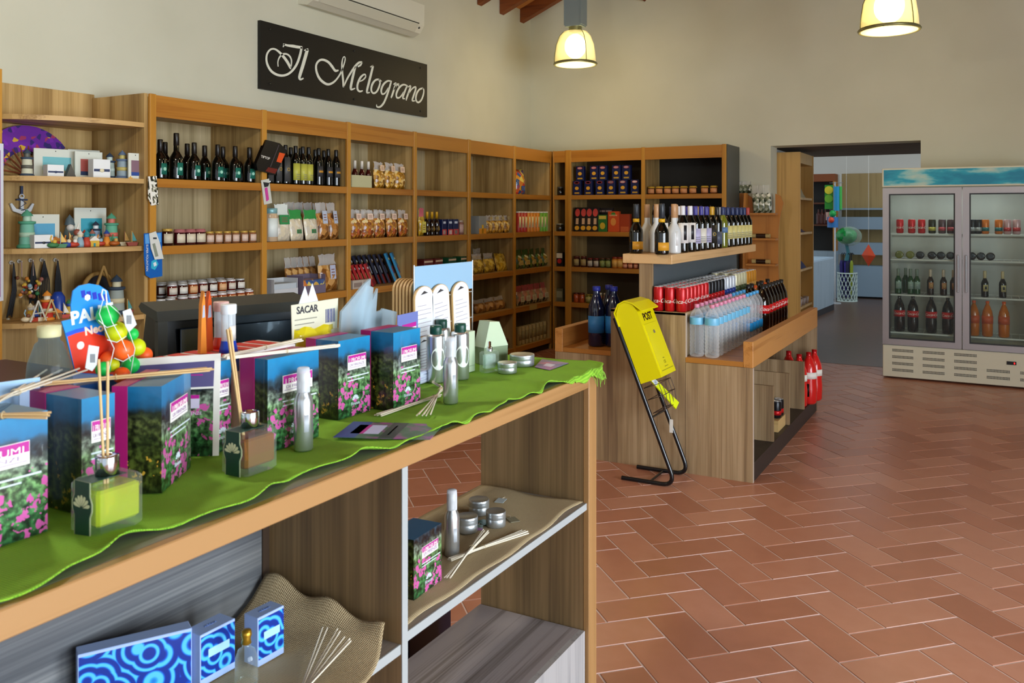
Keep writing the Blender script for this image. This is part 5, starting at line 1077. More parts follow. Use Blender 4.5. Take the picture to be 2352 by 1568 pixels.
# flower print gift boxes
def flowermat(name, side=False):
    m = mat(name, '#2c5a30', .3, coat=.4); n, l, b = nodes(m); t = n.new('ShaderNodeTexCoord'); sp = n.new('ShaderNodeSeparateXYZ'); l.new(t.outputs['Object'], sp.inputs[0])
    nz = n.new('ShaderNodeTexNoise'); nz.inputs['Scale'].default_value = 22; nz.inputs['Detail'].default_value = 5; l.new(t.outputs['Object'], nz.inputs['Vector'])
    a = n.new('ShaderNodeMath'); a.operation = 'MULTIPLY_ADD'; a.inputs[1].default_value = .07; l.new(nz.outputs[0], a.inputs[0]); l.new(sp.outputs['Z'], a.inputs[2])
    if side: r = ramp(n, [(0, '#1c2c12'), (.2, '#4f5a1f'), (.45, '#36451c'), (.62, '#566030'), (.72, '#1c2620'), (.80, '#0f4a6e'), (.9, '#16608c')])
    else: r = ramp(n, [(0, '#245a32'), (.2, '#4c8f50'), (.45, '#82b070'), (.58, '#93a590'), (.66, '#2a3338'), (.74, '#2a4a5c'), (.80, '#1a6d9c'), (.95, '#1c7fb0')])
    mr = n.new('ShaderNodeMapRange'); mr.inputs[1].default_value = .03; mr.inputs[2].default_value = .232; l.new(a.outputs[0], mr.inputs[0]); l.new(mr.outputs[0], r.inputs[0])
    nf = n.new('ShaderNodeTexNoise'); nf.inputs['Scale'].default_value = 90; nf.inputs['Detail'].default_value = 4; l.new(t.outputs['Object'], nf.inputs['Vector'])
    rf = ramp(n, [(.36, '#3c3c3c'), (.5, '#a0a0a0'), (.64, '#ffffff')]); l.new(nf.outputs[0], rf.inputs[0])
    mu = n.new('ShaderNodeMix'); mu.data_type = 'RGBA'; mu.blend_type = 'MULTIPLY'
    lo = n.new('ShaderNodeMapRange'); lo.inputs[1].default_value = .13; lo.inputs[2].default_value = .15; lo.inputs[3].default_value = 1; lo.inputs[4].default_value = 0; l.new(sp.outputs['Z'], lo.inputs[0]); l.new(lo.outputs[0], mu.inputs[0])
    l.new(r.outputs[0], mu.inputs[6]); l.new(rf.outputs[0], mu.inputs[7])
    nd = n.new('ShaderNodeTexNoise'); nd.inputs['Scale'].default_value = 95; nd.inputs['Detail'].default_value = 2; l.new(t.outputs['Object'], nd.inputs['Vector']); vm = n.new('ShaderNodeVectorMath'); vm.operation = 'MULTIPLY_ADD'; vm.inputs[1].default_value = (.028,)*3; l.new(nd.outputs['Color'], vm.inputs[0]); l.new(t.outputs['Object'], vm.inputs[2])
    vo = n.new('ShaderNodeTexVoronoi'); vo.inputs['Scale'].default_value = 58; l.new(vm.outputs[0], vo.inputs['Vector'])
    c1 = n.new('ShaderNodeMath'); c1.operation = 'LESS_THAN'; c1.inputs[1].default_value = .44 if not side else .26; l.new(vo.outputs['Distance'], c1.inputs[0])
    n3 = n.new('ShaderNodeTexNoise'); n3.inputs['Scale'].default_value = 16; l.new(t.outputs['Object'], n3.inputs['Vector'])
    c2 = n.new('ShaderNodeMath'); c2.operation = 'GREATER_THAN'; c2.inputs[1].default_value = .47; l.new(n3.outputs[0], c2.inputs[0])
    c3 = n.new('ShaderNodeMath'); c3.operation = 'LESS_THAN'; c3.inputs[1].default_value = .105; l.new(sp.outputs['Z'], c3.inputs[0])
    m1 = n.new('ShaderNodeMath'); m1.operation = 'MULTIPLY'; l.new(c1.outputs[0], m1.inputs[0]); l.new(c2.outputs[0], m1.inputs[1])
    m2 = n.new('ShaderNodeMath'); m2.operation = 'MULTIPLY'; l.new(m1.outputs[0], m2.inputs[0]); l.new(c3.outputs[0], m2.inputs[1])
    mx = n.new('ShaderNodeMix'); mx.data_type = 'RGBA'; l.new(m2.outputs[0], mx.inputs[0]); l.new(mu.outputs[2], mx.inputs[6]); mx.inputs[7].default_value = lin('#c2559a' if not side else '#b0892c')
    l.new(mx.outputs[2], b.inputs['Base Color']); return m
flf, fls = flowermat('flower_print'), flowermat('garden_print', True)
mag = mat('magenta_card', '#97145e', .4); mag2 = mat('magenta_band', '#b0208c', .4); topb = mat('blue_lid_card', '#3a6d92', .35)
FAN = []
def fan_emblem(mb, M, s, mi=0):
    old = mb.M; mb.M = old @ M
    for k in range(7):
        a = pi/2+(k-3)*.42; c, sn = math.cos(a), math.sin(a); p = lambda t, w: (s*(c*t-sn*w), s*(sn*t+c*w), 0)
        q = [p(.18, 0), p(.75, .14), p(.95, .1), p(1, 0), p(.95, -.1), p(.75, -.14)]
        mb._add(q+[(x, y, .0004) for x, y, z in q], [(0, 5, 4, 3, 2, 1), (6, 7, 8, 9, 10, 11)]+[(i, (i+1) % 6, (i+1) % 6+6, i+6) for i in range(6)], mi)
    mb.M = old
@cached
def gift(w, d, h, spine):
    mb = MB(); e = .0012
    mb._add([(0, 0, 0), (w, 0, 0), (w, d, 0), (0, d, 0), (0, 0, h), (w, 0, h), (w, d, h), (0, d, h)], [(0, 1, 5, 4)], 0)
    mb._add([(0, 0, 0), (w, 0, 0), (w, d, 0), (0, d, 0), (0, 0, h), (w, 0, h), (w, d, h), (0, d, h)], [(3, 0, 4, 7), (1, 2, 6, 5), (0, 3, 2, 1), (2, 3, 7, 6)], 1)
    mb._add([(0, 0, h), (w, 0, h), (w, d, h), (0, d, h)], [(0, 1, 2, 3)], 2)
    o = [('carton', mb.mesh('carton', [flf, fls, topb]), None, [])]
    if spine: o.append(S('magenta_sleeve', MB().box(-.0015, d, -.0, w+.001, d+spine, h+.0015), mag, 'magenta sleeve'))
    a0, a1 = w*.28, w*.86; sl = .0
    P = MB().box(a0, -.001, h*.60, a1, .0, h*.79); B_ = MB().box(a0+.001, -.0016, h*.70, a1-.001, -.001, h*.785)
    t = MB().text('I PROFUMI', .0125, T((a0+a1)/2, -.0018, h*.715) @ FRONT, width=(a1-a0)*.86); t.text('DELLA TOSCANA', .007, T((a0+a1)/2, -.0014, h*.668) @ FRONT, width=(a1-a0)*.8)
    o.append(S('label', P, white, None, [S('magenta_band', B_, mag2)])); o.append(S('lettering', MB().text('I PROFUMI', .015, T((a0+a1)/2, -.0018, h*.722) @ FRONT, width=(a1-a0)*.84), white))
    o.append(S('small_print', MB().text('DI FIRENZE', .009, T((a0+a1)/2, -.0014, h*.66) @ FRONT, width=(a1-a0)*.8).box(a0+.004, -.0014, h*.625, a1-.004, -.001, h*.632), cols('#a08aa8')))
    m = MB().box(a0, -.0006, h*.50, w*.95, 0, h*.515).box(a0, -.0006, h*.455, w*.8, 0, h*.468); fan_emblem(m, T(w*.52, -.0007, h*.2) @ FRONT, .013); m.text('Firenze', .011, T(w*.52, -.0007, h*.155) @ FRONT)
    o.append(S('emblem', m, cols('#c9d6dc')))
    return o
def giftat(name_lab, x, y, w, d, h, spine, rot=0, z=CT): place(gift(w, d, h, spine), 'gift_box', name_lab, 'box', (x, y, z), R90+rot, 'flower print gift boxes')
giftat('flower print gift box cut by the left photo border', -1.262, .60, .205, .11, .185, 0)
giftat('flower print gift box behind the yellow diffuser', -1.279, .873, .06, .094, .187, .045)
giftat('flower print gift box turned outwards, between the two diffusers', -1.259, 1.010, .158, .058, .186, .026, .56)
giftat('flower print gift box behind the amber diffuser, mostly hidden', -1.372, 1.222, .055, .07, .185, 0, .1)
giftat('flower print gift box right of the amber diffuser', -1.281, 1.283, .152, .036, .19, .04)
giftat('flower print gift box second from the right end', -1.3415, 1.571, .118, .07, .186, .03)
giftat('flower print gift box at the right end of the box row', -1.284, 1.708, .114, .07, .193, .031)
# reed diffusers
chrome = mat('chrome', '#c9ced2', .12, 1); gcl = clear('thick_glass', '#f4fbf8', .03, .02, '#fafefc', .5, .32); grl = mat('dark_green_label', '#0f3a2a', .4); reed = mat('reed_wood', '#d2b07a', .6); reedw = mat('reed_pale', '#e4dbc6', .6)
def diffuser(x, y, liq, label, reeds, rz=R90):
    r = thing('reed_diffuser', label, 'diffuser', (x, y, CT), rz, 'reed diffusers'); w, d, h = .083, .067, .082
    part('glass_body', MB().bbox(0, 0, 0, w, d, h, .006), gcl, r)
    part('liquid', MB().bbox(.004, .004, .014, w-.004, d-.004, h*.84, .004), liq, r)
    sh = [(.1, 0), (.9, 0), (.9, .36), (1.0, .48), (1.0, .62), (.9, .74), (.9, 1), (.1, 1), (.1, .74), (0, .62), (0, .48), (.1, .36)]
    def strip(off, k): m = MB(); m.prism([(d*.18+d*.64*((a-.5)*k+.5), .001+h*((b_-.5)*(1-(k-1)*-.0)+.5)) for a, b_ in sh], -off, -off+.0006, 0, 'yz'); return m
    lb = part('label', strip(.0008, 1.12), cols('#b9bf9a'), r); part('green_panel', strip(.0014, 1.0), grl, lb)
    m = MB(); fan_emblem(m, T(-.0018, d*.5, h*.52) @ Matrix(((0, 0, -1, 0), (-1, 0, 0, 0), (0, 1, 0, 0), (0, 0, 0, 1))), .020); part('shell_emblem', m, cols('#c9c9a0'), lb)
    m = MB(); m.box(0, d*.22, h+.0002, w*.75, d*.76, h+.001); part('top_label', m, grl, lb)
    part('collar', MB().at(w*.5, d*.5, h).lathe([(.0165, .001), (.0175, .002), (.0175, .029), (.0165, .031), (.008, .031), (.008, .02), (0, .02)], 28), chrome, r)
    for (dx, dy, L_) in reeds:
        b0 = Vector((w*.5+dx*.15-.0*L_, d*.5+dy*.15, .02)); b1 = Vector((w*.5+dx, d*.5+dy, L_)); part('reed', MB().tube([tuple(b0), tuple(b1)], .0022, 7), reed, r)
diffuser(-1.161, .817, clear('yellow_liquid', '#ccd800', .4, .03, '#d8ea00', 0, .15), 'reed diffuser with yellow green liquid and dark green label', [(-.012, .004, .262), (-.002, -.004, .258)])
diffuser(-1.192, 1.14, clear('amber_liquid', '#96620a', .4, .03, '#c08a20', 0, .15), 'reed diffuser with amber liquid and dark green label', [(-.034, .022, .27), (-.030, .018, .268), (-.027, .024, .272), (-.031, .027, .269)])
def bundle(label, ends, n_, z, spread=.006, tie=.5, m=reedw, rr=.0018, plane=None, dz=0, up=0):
    (a, b_) = ends; A = Vector((*PZ(a[0], a[1], z), z)); B_ = Vector((*PZ(b_[0], b_[1], z+up), z+up)); d = (B_-A); s_ = Vector((-d.y, d.x, 0)).normalized()
    r = thing('reed_sticks', label, 'sticks', (0, 0, 0), 0, 'bundles of reed sticks'); rnd = random.Random(int(a[0]))
    for k in range(n_):
        q = (k-(n_-1)/2); o0, o1 = -q*spread*rnd.uniform(.6, 1.2)*2*tie, q*spread*rnd.uniform(.6, 1.2)*2*(1-tie); o0 -= 0; lift = Vector((0, 0, rr*1.05+(.0034 if k % 2 else 0)+dz))
        part('stick', MB().tube([tuple(A+s_*(o0+q*.0012)+lift), tuple(B_+s_*(o1+q*.0012)+lift-d*rnd.uniform(0, .05))], rr, 6), m, r)
    c = A+d*tie; t = d.normalized(); w_ = rr*n_*.75
    part('thread_tie', MB().tube([tuple(c+s_*(w_*math.cos(i*pi/6))+Vector((0, 0, .004+dz+.0052*math.sin(i*pi/6)))) for i in range(12)], .0007, 5, closed=True), cols('#cdb98c'), r)
ZB = CT+.1875
bundle('reed sticks lying over gift boxes at the left, long pale bundle', ((100, 886), (493, 850)), 5, ZB+.002, .004, .4, reed)
bundle('reed sticks over the middle gift box, pointing to the register', ((512, 822), (694, 783)), 4, ZB+.004, .003)
bundle('reed sticks over the middle gift box, longer crossing bundle', ((520, 826), (785, 796)), 4, ZB+.008, .003)
bundle('whitish reed sticks fanning out at the far left', ((-30, 935), (162, 852)), 6, ZB+.006, .010, .3)
bundle('reed sticks on top of the leftmost gift box', ((-40, 960), (118, 958)), 4, ZB-.001, .005, .3, reed)
bundle('reed sticks lying on green cloth before the end gift box', ((868, 956), (1012, 910)), 6, CT, .0035, .9)
bundle('short end of crossed reed sticks behind the spray bottle', ((972, 956), (1016, 893)), 6, CT+.006, .004, .9)
bundle('single pair of reed sticks pointing left behind the spray bottle', ((962, 862), (1016, 893)), 2, CT, .002, .9)
# aluminium bottles
frost = clear('frosted_cap', '#e4e9ee', .5, .3, '#eef2f6')
def spray(u, v, label, z=CT):
    x, y = PZ(u, v, z); r = thing('spray_bottle', label, 'bottle', (x, y, z), 0, 'small aluminium spray bottles')
    part('aluminium_body', MB().lathe([(0, .001), (.0175, 0), (.0195, .003), (.0195, .098), (.0175, .109), (.0125, .118), (.0125, .12), (0, .12)], 32), silver, r)
    part('cap', MB().lathe([(.0135, .119), (.0135, .155), (.0125, .168), (.010, .17), (0, .17)], 24), frost, r); part('nozzle', MB().lathe([(.006, .12), (.006, .14), (.0085, .14), (.0085, .156), (0, .158)], 16), white, r)
    part('small_label', band_(.0197, .04, .075, -.75, -.25, 0, None, 6), cols('#aeb4ba'), r)
spray(697, 1032, 'small aluminium spray bottle right of the amber diffuser'); spray(1035, 925, 'small aluminium spray bottle in front of the tall green capped flasks'); spray(1038, 1275, 'small aluminium spray bottle on the lower burlap shelf', .680)
gcap = mat('dark_green_cap', '#0f4034', .35)
for i, (u, v, lb) in enumerate(((1001, 876, 'nearest tall aluminium flask with dark green cap'), (1014, 856, 'half hidden aluminium flask behind the nearest one'), (1057, 869, 'tall aluminium flask with dark green cap, right one'))):
    x, y = PZ(u, v, CT); r = thing('aluminium_flask', lb, 'flask', (x, y, CT), -.3, 'tall aluminium flasks')
    part('flask_body', MB().lathe([(0, .001), (.025, 0), (.0265, .003), (.0265, .13), (.0255, .137), (.017, .139), (0, .139)], 36), silver, r)
    part('cap', MB().lathe([(.017, .139), (.0175, .14), (.0175, .156), (.0165, .163), (0, .164)], 28), gcap, r)
    m = MB(); vs = []; M_ = 24
    for k in range(M_): a = 2*pi*k/M_; th = -.35+.85*math.cos(a); vs.append((.0269*math.cos(th), .0269*math.sin(th), .07+.033*math.sin(a)))
    c0 = [(.0269*math.cos(-.35+.85*q), .0269*math.sin(-.35+.85*q), .07) for q in (-.5, 0, .5)]
    m._add(vs+c0, [(k, (k+1) % M_, M_+1) for k in range(M_)]); part('round_label', m, cols('#dfe6dc'), r)
# pale green cartons and prism pack
pg = mat('pale_green_card', '#b5c4a6', .6)
x, y = PZ(1079, 858, CT); r = thing('pale_green_carton', 'pale green narrow carton beside the right flask', 'box', (x-.012, y-.01, CT), R90); part('carton', MB().bbox(0, 0, 0, .06, .05, .125, .001), pg, r); part('seam_line', MB().box(.002, -.0008, .018, .058, 0, .020), cols('#8fa080'), r)
x, y = PZ(1112, 838, CT); r = thing('prism_pack', 'pale green triangular topped pack with black base', 'box', (x, y, CT), R90-.35)
part('lower_box', MB().box(0, 0, 0, .10, .05, .055), cols('#6f8060'), r); m = MB(); m.prism([(0, .055), (.10, .055), (.062, .135), (.022, .138)], -.002, .052, 0, 'xz'); part('folded_top', m, pg, r)
# glass perfume bottle, tins, leaflets
x, y = PZ(1113, 858, CT); r = thing('glass_perfume_bottle', 'square clear glass bottle with silver nozzle beside the tins', 'bottle', (x, y, CT), R90-.4)
part('glass_body', MB().bbox(0, 0, 0, .058, .03, .065, .004), gcl, r); part('inner_glass', MB().bbox(.008, .007, .012, .05, .023, .056, .003), clear('glass_inner', '#dfece8', .2, .02, '#e6f2ee'), r); part('nozzle', MB().at(.03, .015, .065).lathe([(.009, 0), (.009, .012), (.005, .014), (.005, .028), (0, .03)], 16), chrome, r)
tinm = mat('tin_aluminium', '#c4cacc', .33, .85)
def tin(x, y, z, R, h, label, g='aluminium tins'):
    r = thing('round_tin', label, 'tin', (x, y, z), 0, g)
    part('tin_body', MB().lathe([(0, 0), (R*.95, 0), (R*.985, .002), (R*.985, h*.55), (R*.95, h*.6)], 40), tinm, r)
    part('lid', MB().lathe([(R*.99, h*.52), (R, h*.54), (R*.985, h*.66), (R, h*.70), (R*.985, h*.75), (R, h*.8), (R, h*.96), (R*.97, h), (R*.92, h*.985), (0, h*.985)], 40), tinm, r)
x, y = PZ(1165, 855, CT); tin(x, y, CT, .030, .032, 'smaller round aluminium tin, nearer on the green cloth')
x, y = PZ(1199, 838, CT); tin(x, y, CT, .040, .036, 'larger round aluminium tin near the counter end')
def leaf(name, label, pts, z, m, extra=(), th=.0012):
    r = thing(name, label, 'leaflet', (0, 0, 0)); P = [PZ(u, v, z) for u, v in pts]; part('paper', MB().prism(P, z, z+th), m, r)
    def bl(a, b_): return tuple((P[0][k]*(1-a)+P[1][k]*a)*(1-b_)+(P[3][k]*(1-a)+P[2][k]*a)*b_ for k in (0, 1))
    for nm, a0, b0, a1, b1, mm in extra: part(nm, MB().prism([bl(a0, b0), bl(a1, b0), bl(a1, b1), bl(a0, b1)], z+th, z+th+.0003), mm, r)
    return r
flat = mottled('flower_leaflet', [(.3, '#2f5a3a'), (.5, '#4a6a52'), (.62, '#8a4a86'), (.75, '#c06aae')], 28, .4)
leaf('flower_leaflet', 'flower leaflet lying over the front edge of counter', [(765, 1005), (988, 1010), (1018, 975), (812, 969)], CT+.004, flat, [('blue_margin', 0, 0, .22, 1, cols('#2a4486')), ('pink_band', .12, .25, .26, .8, mag2), ('white_label', .26, .25, .42, .8, cols('#b8bce0')), ('dark_area', .46, 0, .62, 1, cols('#34403c')), ('white_line', .52, .2, .54, .8, cols('#aab6b8'))])
leaf('small_leaflet', 'small purple leaflet at the right end of green cloth', [(1228, 843), (1262, 850), (1306, 834), (1245, 825)], CT, mottled('purple_leaflet', [(.35, '#4a5a9a'), (.5, '#7a6aa8'), (.65, '#b05a90')], 18, .4), [('white_text', .35, .3, .75, .6, cols('#c9cce6'))])
# standing flyers
def wallcard(name, label, cat, xp, pts, th, m, inner=()):
    r = thing(name, label, cat, (0, 0, 0)); Q = [PX(u, xp, v) for u, v in pts]; part('card', MB().prism(Q, xp-th, xp, 0, 'yz'), m, r)
    for k, (nm, pp, mm, off) in enumerate(inner): part(nm, MB().prism([PX(u, xp+off, v) for u, v in pp], xp+.0001, xp+off, 0, 'yz'), mm, r)
    return r
def flyer():
    p = Vector((*PZ(507, 1047, CT), 0)); r = thing('bordered_flyer', 'white bordered purple flyer standing before the hidden gift box', 'flyer', (p.x, p.y, CT+.001), YAW+.12)
    w, h = .172, .205; part('paper', MB().prism([(-w, .0), (-.004, 0), (0, h), (-w, h-.008)], 0, .0015, 0, 'xz'), white, r)
    part('printed_sky', MB().prism([(-w, h*.66), (-.014, h*.68), (-.012, h-.014), (-w, h-.022)], -.0006, 0, 0, 'xz'), cols('#57527e', .4), r)
    part('printed_garden', MB().prism([(-w, 0), (-.016, 0), (-.014, h*.66), (-w, h*.64)], -.0006, 0, 0, 'xz'), flf, r)
    part('printed_line', MB().box(-w*.72, -.0010, h*.79, -w*.2, -.0006, h*.80), mag2, r); m = MB().box(-w*.38, -.001, h*.47, -w*.24, -.0006, h*.6); part('printed_tag', m, cols('#c9c2d6'), r)
    part('tag_top', MB().box(-w*.38, -.0016, h*.565, -w*.24, -.001, h*.6), mag2, r); part('printed_word', MB().text('FIRENZE', .009, T(-w*.31, -.001, h*.42) @ FRONT), cols('#c9c9cf'), r)
flyer()
wallcard('purple_leaflet', 'purple blue leaflet standing behind the end gift box', 'leaflet', -1.43, [(913, 850), (960, 820), (960, 714), (913, 724)], .0015, cols('#6a74b0'), [('magenta_label', [(924, 757), (956, 748), (956, 738), (924, 747)], mag2, .0006), ('white_label', [(924, 765), (956, 756), (956, 748), (924, 757)], white, .0006)])
o = part('booklet_stack', MB().bbox(-1.53, 1.93, CT, -1.42, 2.07, CT+.035, .002), mottled('booklet_pages', [(.3, '#3d4f86'), (.5, '#c9d2e2'), (.7, '#8a9ac0')], 9, .5, sc=(1, 1, 30))); tag(o, 'stack of blue and white booklets behind the tall flasks', 'booklets')
# paper sheets at the far left
wallcard('pale_blue_card', 'pale blue card standing at the left photo border', 'card', -1.42, [(-60, VB(-60, -1.42, CT+.001)), (92, VB(92, -1.42, CT+.001)), (92, 866), (-60, 886)], .002, cols('#9cc0e0'))
wallcard('grey_card', 'narrow grey card behind the leftmost gift box', 'card', -1.385, [(45, VB(45, -1.385, CT+.001)), (68, VB(68, -1.385, CT+.001)), (68, 895), (45, 902)], .002, cols('#8a9cb5'))
# glass jar with pale lid
r = thing('glass_jar', 'clear rounded plastic jar with pale yellow cap at left', 'jar', (-1.50, PX(113, -1.5), CT))
part('jar_body', MB().lathe([(0, 0), (.038, 0), (.04, .005), (.04, .17), (.036, .215), (.024, .25), (.018, .255), (.018, .262)], 28), clear('jar_plastic', '#7f949a', .12, .06, '#dfe8ec'), r)
part('cap', MB().lathe([(.019, .262), (.020, .264), (.020, .282), (0, .283)], 20), cols('#cfc99a', .5), r)
part('contents', MB().lathe([(0, .004), (.03, .004), (.03, .10), (.02, .12), (0, .12)], 14), mottled('jar_contents', [(.3, '#5a4a3a'), (.5, '#9a8468'), (.7, '#c9c2c0')], 40, .6), r)
# cartons behind the gift boxes
o = part('blue_carton', MB().bbox(-1.585, .985, CT, -1.47, 1.215, 1.243, .002), cols('#1a5fae', .4)); tag(o, 'blue carton carrying the neon ball toys', 'box')
r = thing('red_white_carton', 'red and white printed carton under the bubble tubes', 'box', (0, 0, 0)); part('carton', MB().bbox(-1.595, 1.235, CT, -1.47, 1.565, 1.248, .002), cols('#d9d3d0', .4), r)
for k in range(7): part('red_print', MB().bbox(-1.59+.0, 1.245+.045*k, 1.248, -1.475, 1.275+.045*k, 1.2495, .0003), cols('#c8281e', .4), r)
for k in range(6): part('side_print', MB().box(-1.4699, 1.25+.05*k, 1.21, -1.4692, 1.285+.05*k, 1.24), (cols('#c8281e') if k % 2 else cols('#1f3fa0')), r)
# paddle ball card and neon balls
XQ = -1.50
card = thing('paddle_toy_card', 'blue and red paddle ball toy card printed with white letters', 'toy', (0, 0, 0))
def cp(pts, off=0): return [PX(u, XQ+off, v) for u, v in pts]
shp = [(183, 858), (172, 850), (150, 765), (142, 738), (166, 732), (163, 700), (168, 668), (182, 656), (205, 651), (228, 655), (248, 668), (256, 700), (262, 735), (268, 800), (262, 862)]
part('card', MB().prism(cp(shp), XQ-.003, XQ, 0, 'yz'), cols('#1f8ae0', .3), card)
part('red_field', MB().prism(cp([(183, 856), (172, 848), (155, 772), (175, 764), (200, 758), (230, 768), (266, 776), (267, 800), (262, 860)], .0005), XQ+.0001, XQ+.0005, 0, 'yz'), cols('#e03a20', .3), card)
part('dark_wave', MB().prism(cp([(151, 765), (175, 756), (200, 750), (230, 760), (265, 768), (265, 776), (230, 769), (200, 759), (175, 765), (155, 773)], .0009), XQ+.0006, XQ+.0009, 0, 'yz'), cols('#1a50c8', .3), card)
m = MB()
for k in range(5): u0 = 186+k*13; m.prism(cp([(u0, 668+k*2), (u0+9, 666+k*2), (u0+12, 682+k*2), (u0+3, 684+k*2)], .0009), XQ+.0001, XQ+.0009, 0, 'yz')
part('net_print', m, cols('#1d2fb0', .3), card)
ty, tz = PX(206, XQ+.001, 722); m = MB(); m.text('PALLE', .034, T(XQ+.0008, ty+.006, tz) @ Matrix.Rotation(.12, 4, 'X') @ FX, bold=.0012); part('lettering', m, cols('#e9f2f6'), card)
ty, tz = PX(222, XQ+.001, 755); m = MB(); m.text('Neon', .022, T(XQ+.0012, ty, tz) @ Matrix.Rotation(.12, 4, 'X') @ FX, bold=.0008); part('lettering', m, cols('#ffd8c0'), card)
ty, tz = PX(185, XQ+.001, 793); part('white_badge', MB().at(XQ+.0006, ty, tz, ry=pi/2).cyl(.0075, 0, .0006, 16), white, card)
ty, tz = PX(201, XQ+.001, 683); part('price_sticker', MB().at(XQ+.0006, ty, tz, ry=pi/2).cyl(.0065, 0, .0006, 6), white, card)
XN = -1.465
net = thing('ball_net', 'white net with label tags holding the neon balls', 'net', (0, 0, 0))
bc = dict(g='#12c04e', y='#c9d40c', o='#ff6420')
for k, (u, v, rp, c, nm) in enumerate(((247, 725, 25, 'g', 'green neon ball at the top of net'), (267, 762, 24, 'y', 'yellow neon ball under the top green one'), (283, 804, 24, 'o', 'orange neon ball in the net centre'), (314, 797, 20, 'y', 'yellow neon ball right of centre orange'), (304, 767, 14, 'g', 'green neon ball partly hidden behind label tag'), (250, 826, 20, 'o', 'orange neon ball left below the centre'), (237, 847, 17, 'g', 'green neon ball low beside the reeds'), (258, 838, 16, 'y', 'yellow neon ball low behind green one'), (300, 838, 20, 'g', 'green neon ball at lower right'), (280, 862, 19, 'o', 'orange neon ball lowest in net'), (332, 815, 18, 'o', 'orange neon ball at far right'))):
    off = (0, .0, .012, -.03, -.03, -.02, .014, -.008, -.022, .014, -.04)[k]
    yb, zb_ = PX(u, XN+off, v); Zd = -(XN+off)*SA+yb*CA
    o = part('neon_ball', MB().ball((0, 0, 0), rp*Zd/FPX, 24, 14), mat('neon_'+c, bc[c], .45)); o.location = (XN+off, yb, zb_); tag(o, nm, 'ball', 'neon balls')
def nl(u, v, off=.03): y_, z_ = PX(u, XN+off, v); return (XN+off, y_, z_)
netm = mat('net_white', '#d9e2dc', .6)
part('neck_loop', MB().tube([nl(238, 690), nl(233, 676), nl(236, 664), nl(243, 668), nl(244, 682), nl(246, 698)], .0016, 6), netm, net)
for k, pl in enumerate(([(236, 690), (228, 720), (245, 765), (262, 800), (250, 850)], [(248, 696), (275, 720), (296, 760), (310, 800), (300, 860)], [(243, 696), (258, 740), (280, 780), (300, 830)], [(226, 735), (245, 752), (268, 745)], [(246, 780), (268, 786), (290, 772)], [(262, 822), (283, 830), (306, 815)])):
    part('net_strand', MB().tube([nl(*p) for p in pl], .0008, 5), netm, net)
for k, pp in enumerate(([(204, 792), (228, 796), (222, 838), (212, 852), (196, 845)], [(282, 715), (300, 708), (314, 745), (296, 763), (288, 748)])):
    part('label_tag', MB().prism([PX(u, XN+.045, v) for u, v in pp], XN+.044, XN+.045, 0, 'yz'), cols('#c9d0d0'), net)
    cx_, cy_ = sum(p[0] for p in pp)/5, sum(p[1] for p in pp)/5; m = MB()
    for q in range(5): m.prism([PX(u, XN+.0455, v) for u, v in ((cx_-5+q*2.4, cy_+8), (cx_-3.8+q*2.4, cy_+8), (cx_-3.8+q*2.4, cy_-12), (cx_-5+q*2.4, cy_-12))], XN+.0451, XN+.0455, 0, 'yz')
    part('barcode', m, cols('#3a3a40'), net)
# bubble tubes and craft packs on the red white carton
for u, lb, cc, bc_, xx in ((525, 'white capped bubble tube with blue base', '#c9d2da', '#1246c8', -1.50), (508, 'red rimmed bubble tube behind the blue based one', '#c8402c', '#d03a1c', -1.56)):
    yy = PX(u, xx); r = thing('bubble_tube', lb, 'tube', (xx, yy, 1.25), 0, 'bubble tubes')
    part('base', MB().lathe([(0, 0), (.021, 0), (.019, .01), (.0165, .022), (.0165, .026)], 24), cols(bc_, .35), r); part('tube_body', MB().lathe([(.0155, .024), (.0155, .088)], 24), clear('tube_clear', '#dfe6ea', .45, .1, '#eef2f4'), r)
    part('cap', MB().lathe([(.0165, .086), (.0175, .088), (.0175, .106), (.0165, .108), (0, .108)], 24), cols('#d9dfe2' if cc != '#c8402c' else '#d8b0a8', .4), r); part('label', band_(.0158, .03, .06, -.6, .7), cols('#e6e2da'), r)
for i, (u0, u1, c) in enumerate(((461, 471, '#d8822c'), (474, 486, '#c8501c'))):
    r = wallcard('craft_pack', 'slim orange craft pack beside the bubble tubes, '+('left one', 'right one')[i], 'pack', -1.53-.02*i, [(u0, 812), (u1+4, 812), (u1+2, 740), (u1, 690), (u0+8, 668), (u0+3, 700)], .01, cols(c, .3), [('silver_window', [(u0+4, 730), (u1, 728), (u1-1, 700), (u0+6, 702)], cols('#a9b4c8', .2), .001)])
# cash register
r = thing('cash_register', 'black cash register with grey hood behind the gift boxes', 'register', (-1.985, 1.80, .9305), math.radians(71))
rb = mat('register_black', '#07080a', .22, spec=.12); rg_ = mat('register_grey', '#3a3b36', .5, spec=.2)
part('base', MB().bbox(-.26, -.12, 0, .24, .16, .16, .01), rb, r)
m = MB(); m.prism([(-.13, .14), (-.11, .355), (-.02, .37), (.05, .14)], -.22, .21, 0, 'yz'); part('screen_body', m, rb, r)
m = MB(); m.prism([(-.15, .345), (-.14, .372), (-.02, .388), (.0, .375), (-.02, .362)], -.235, .225, 0, 'yz'); part('hood', m, rg_, r)
part('side_cheek', MB().prism([(-.15, .15), (-.15, .345), (-.125, .345), (-.125, .15)], -.235, -.21, 0, 'yz'), rg_, r)
part('screen_rim', MB().bbox(-.17, -.136, .19, .17, -.128, .32, .002), mat('register_rim', '#16202c', .2, coat=.5), r); part('left_block', MB().bbox(-.29, -.1, .0, -.262, .1, .24, .008), rb, r)
part('paper_tag', MB().at(-.14, -.137, .17, ry=.15).bbox(-.018, -.0015, -.035, .018, 0, .035, .0005), cols('#c2c8b8'), r)
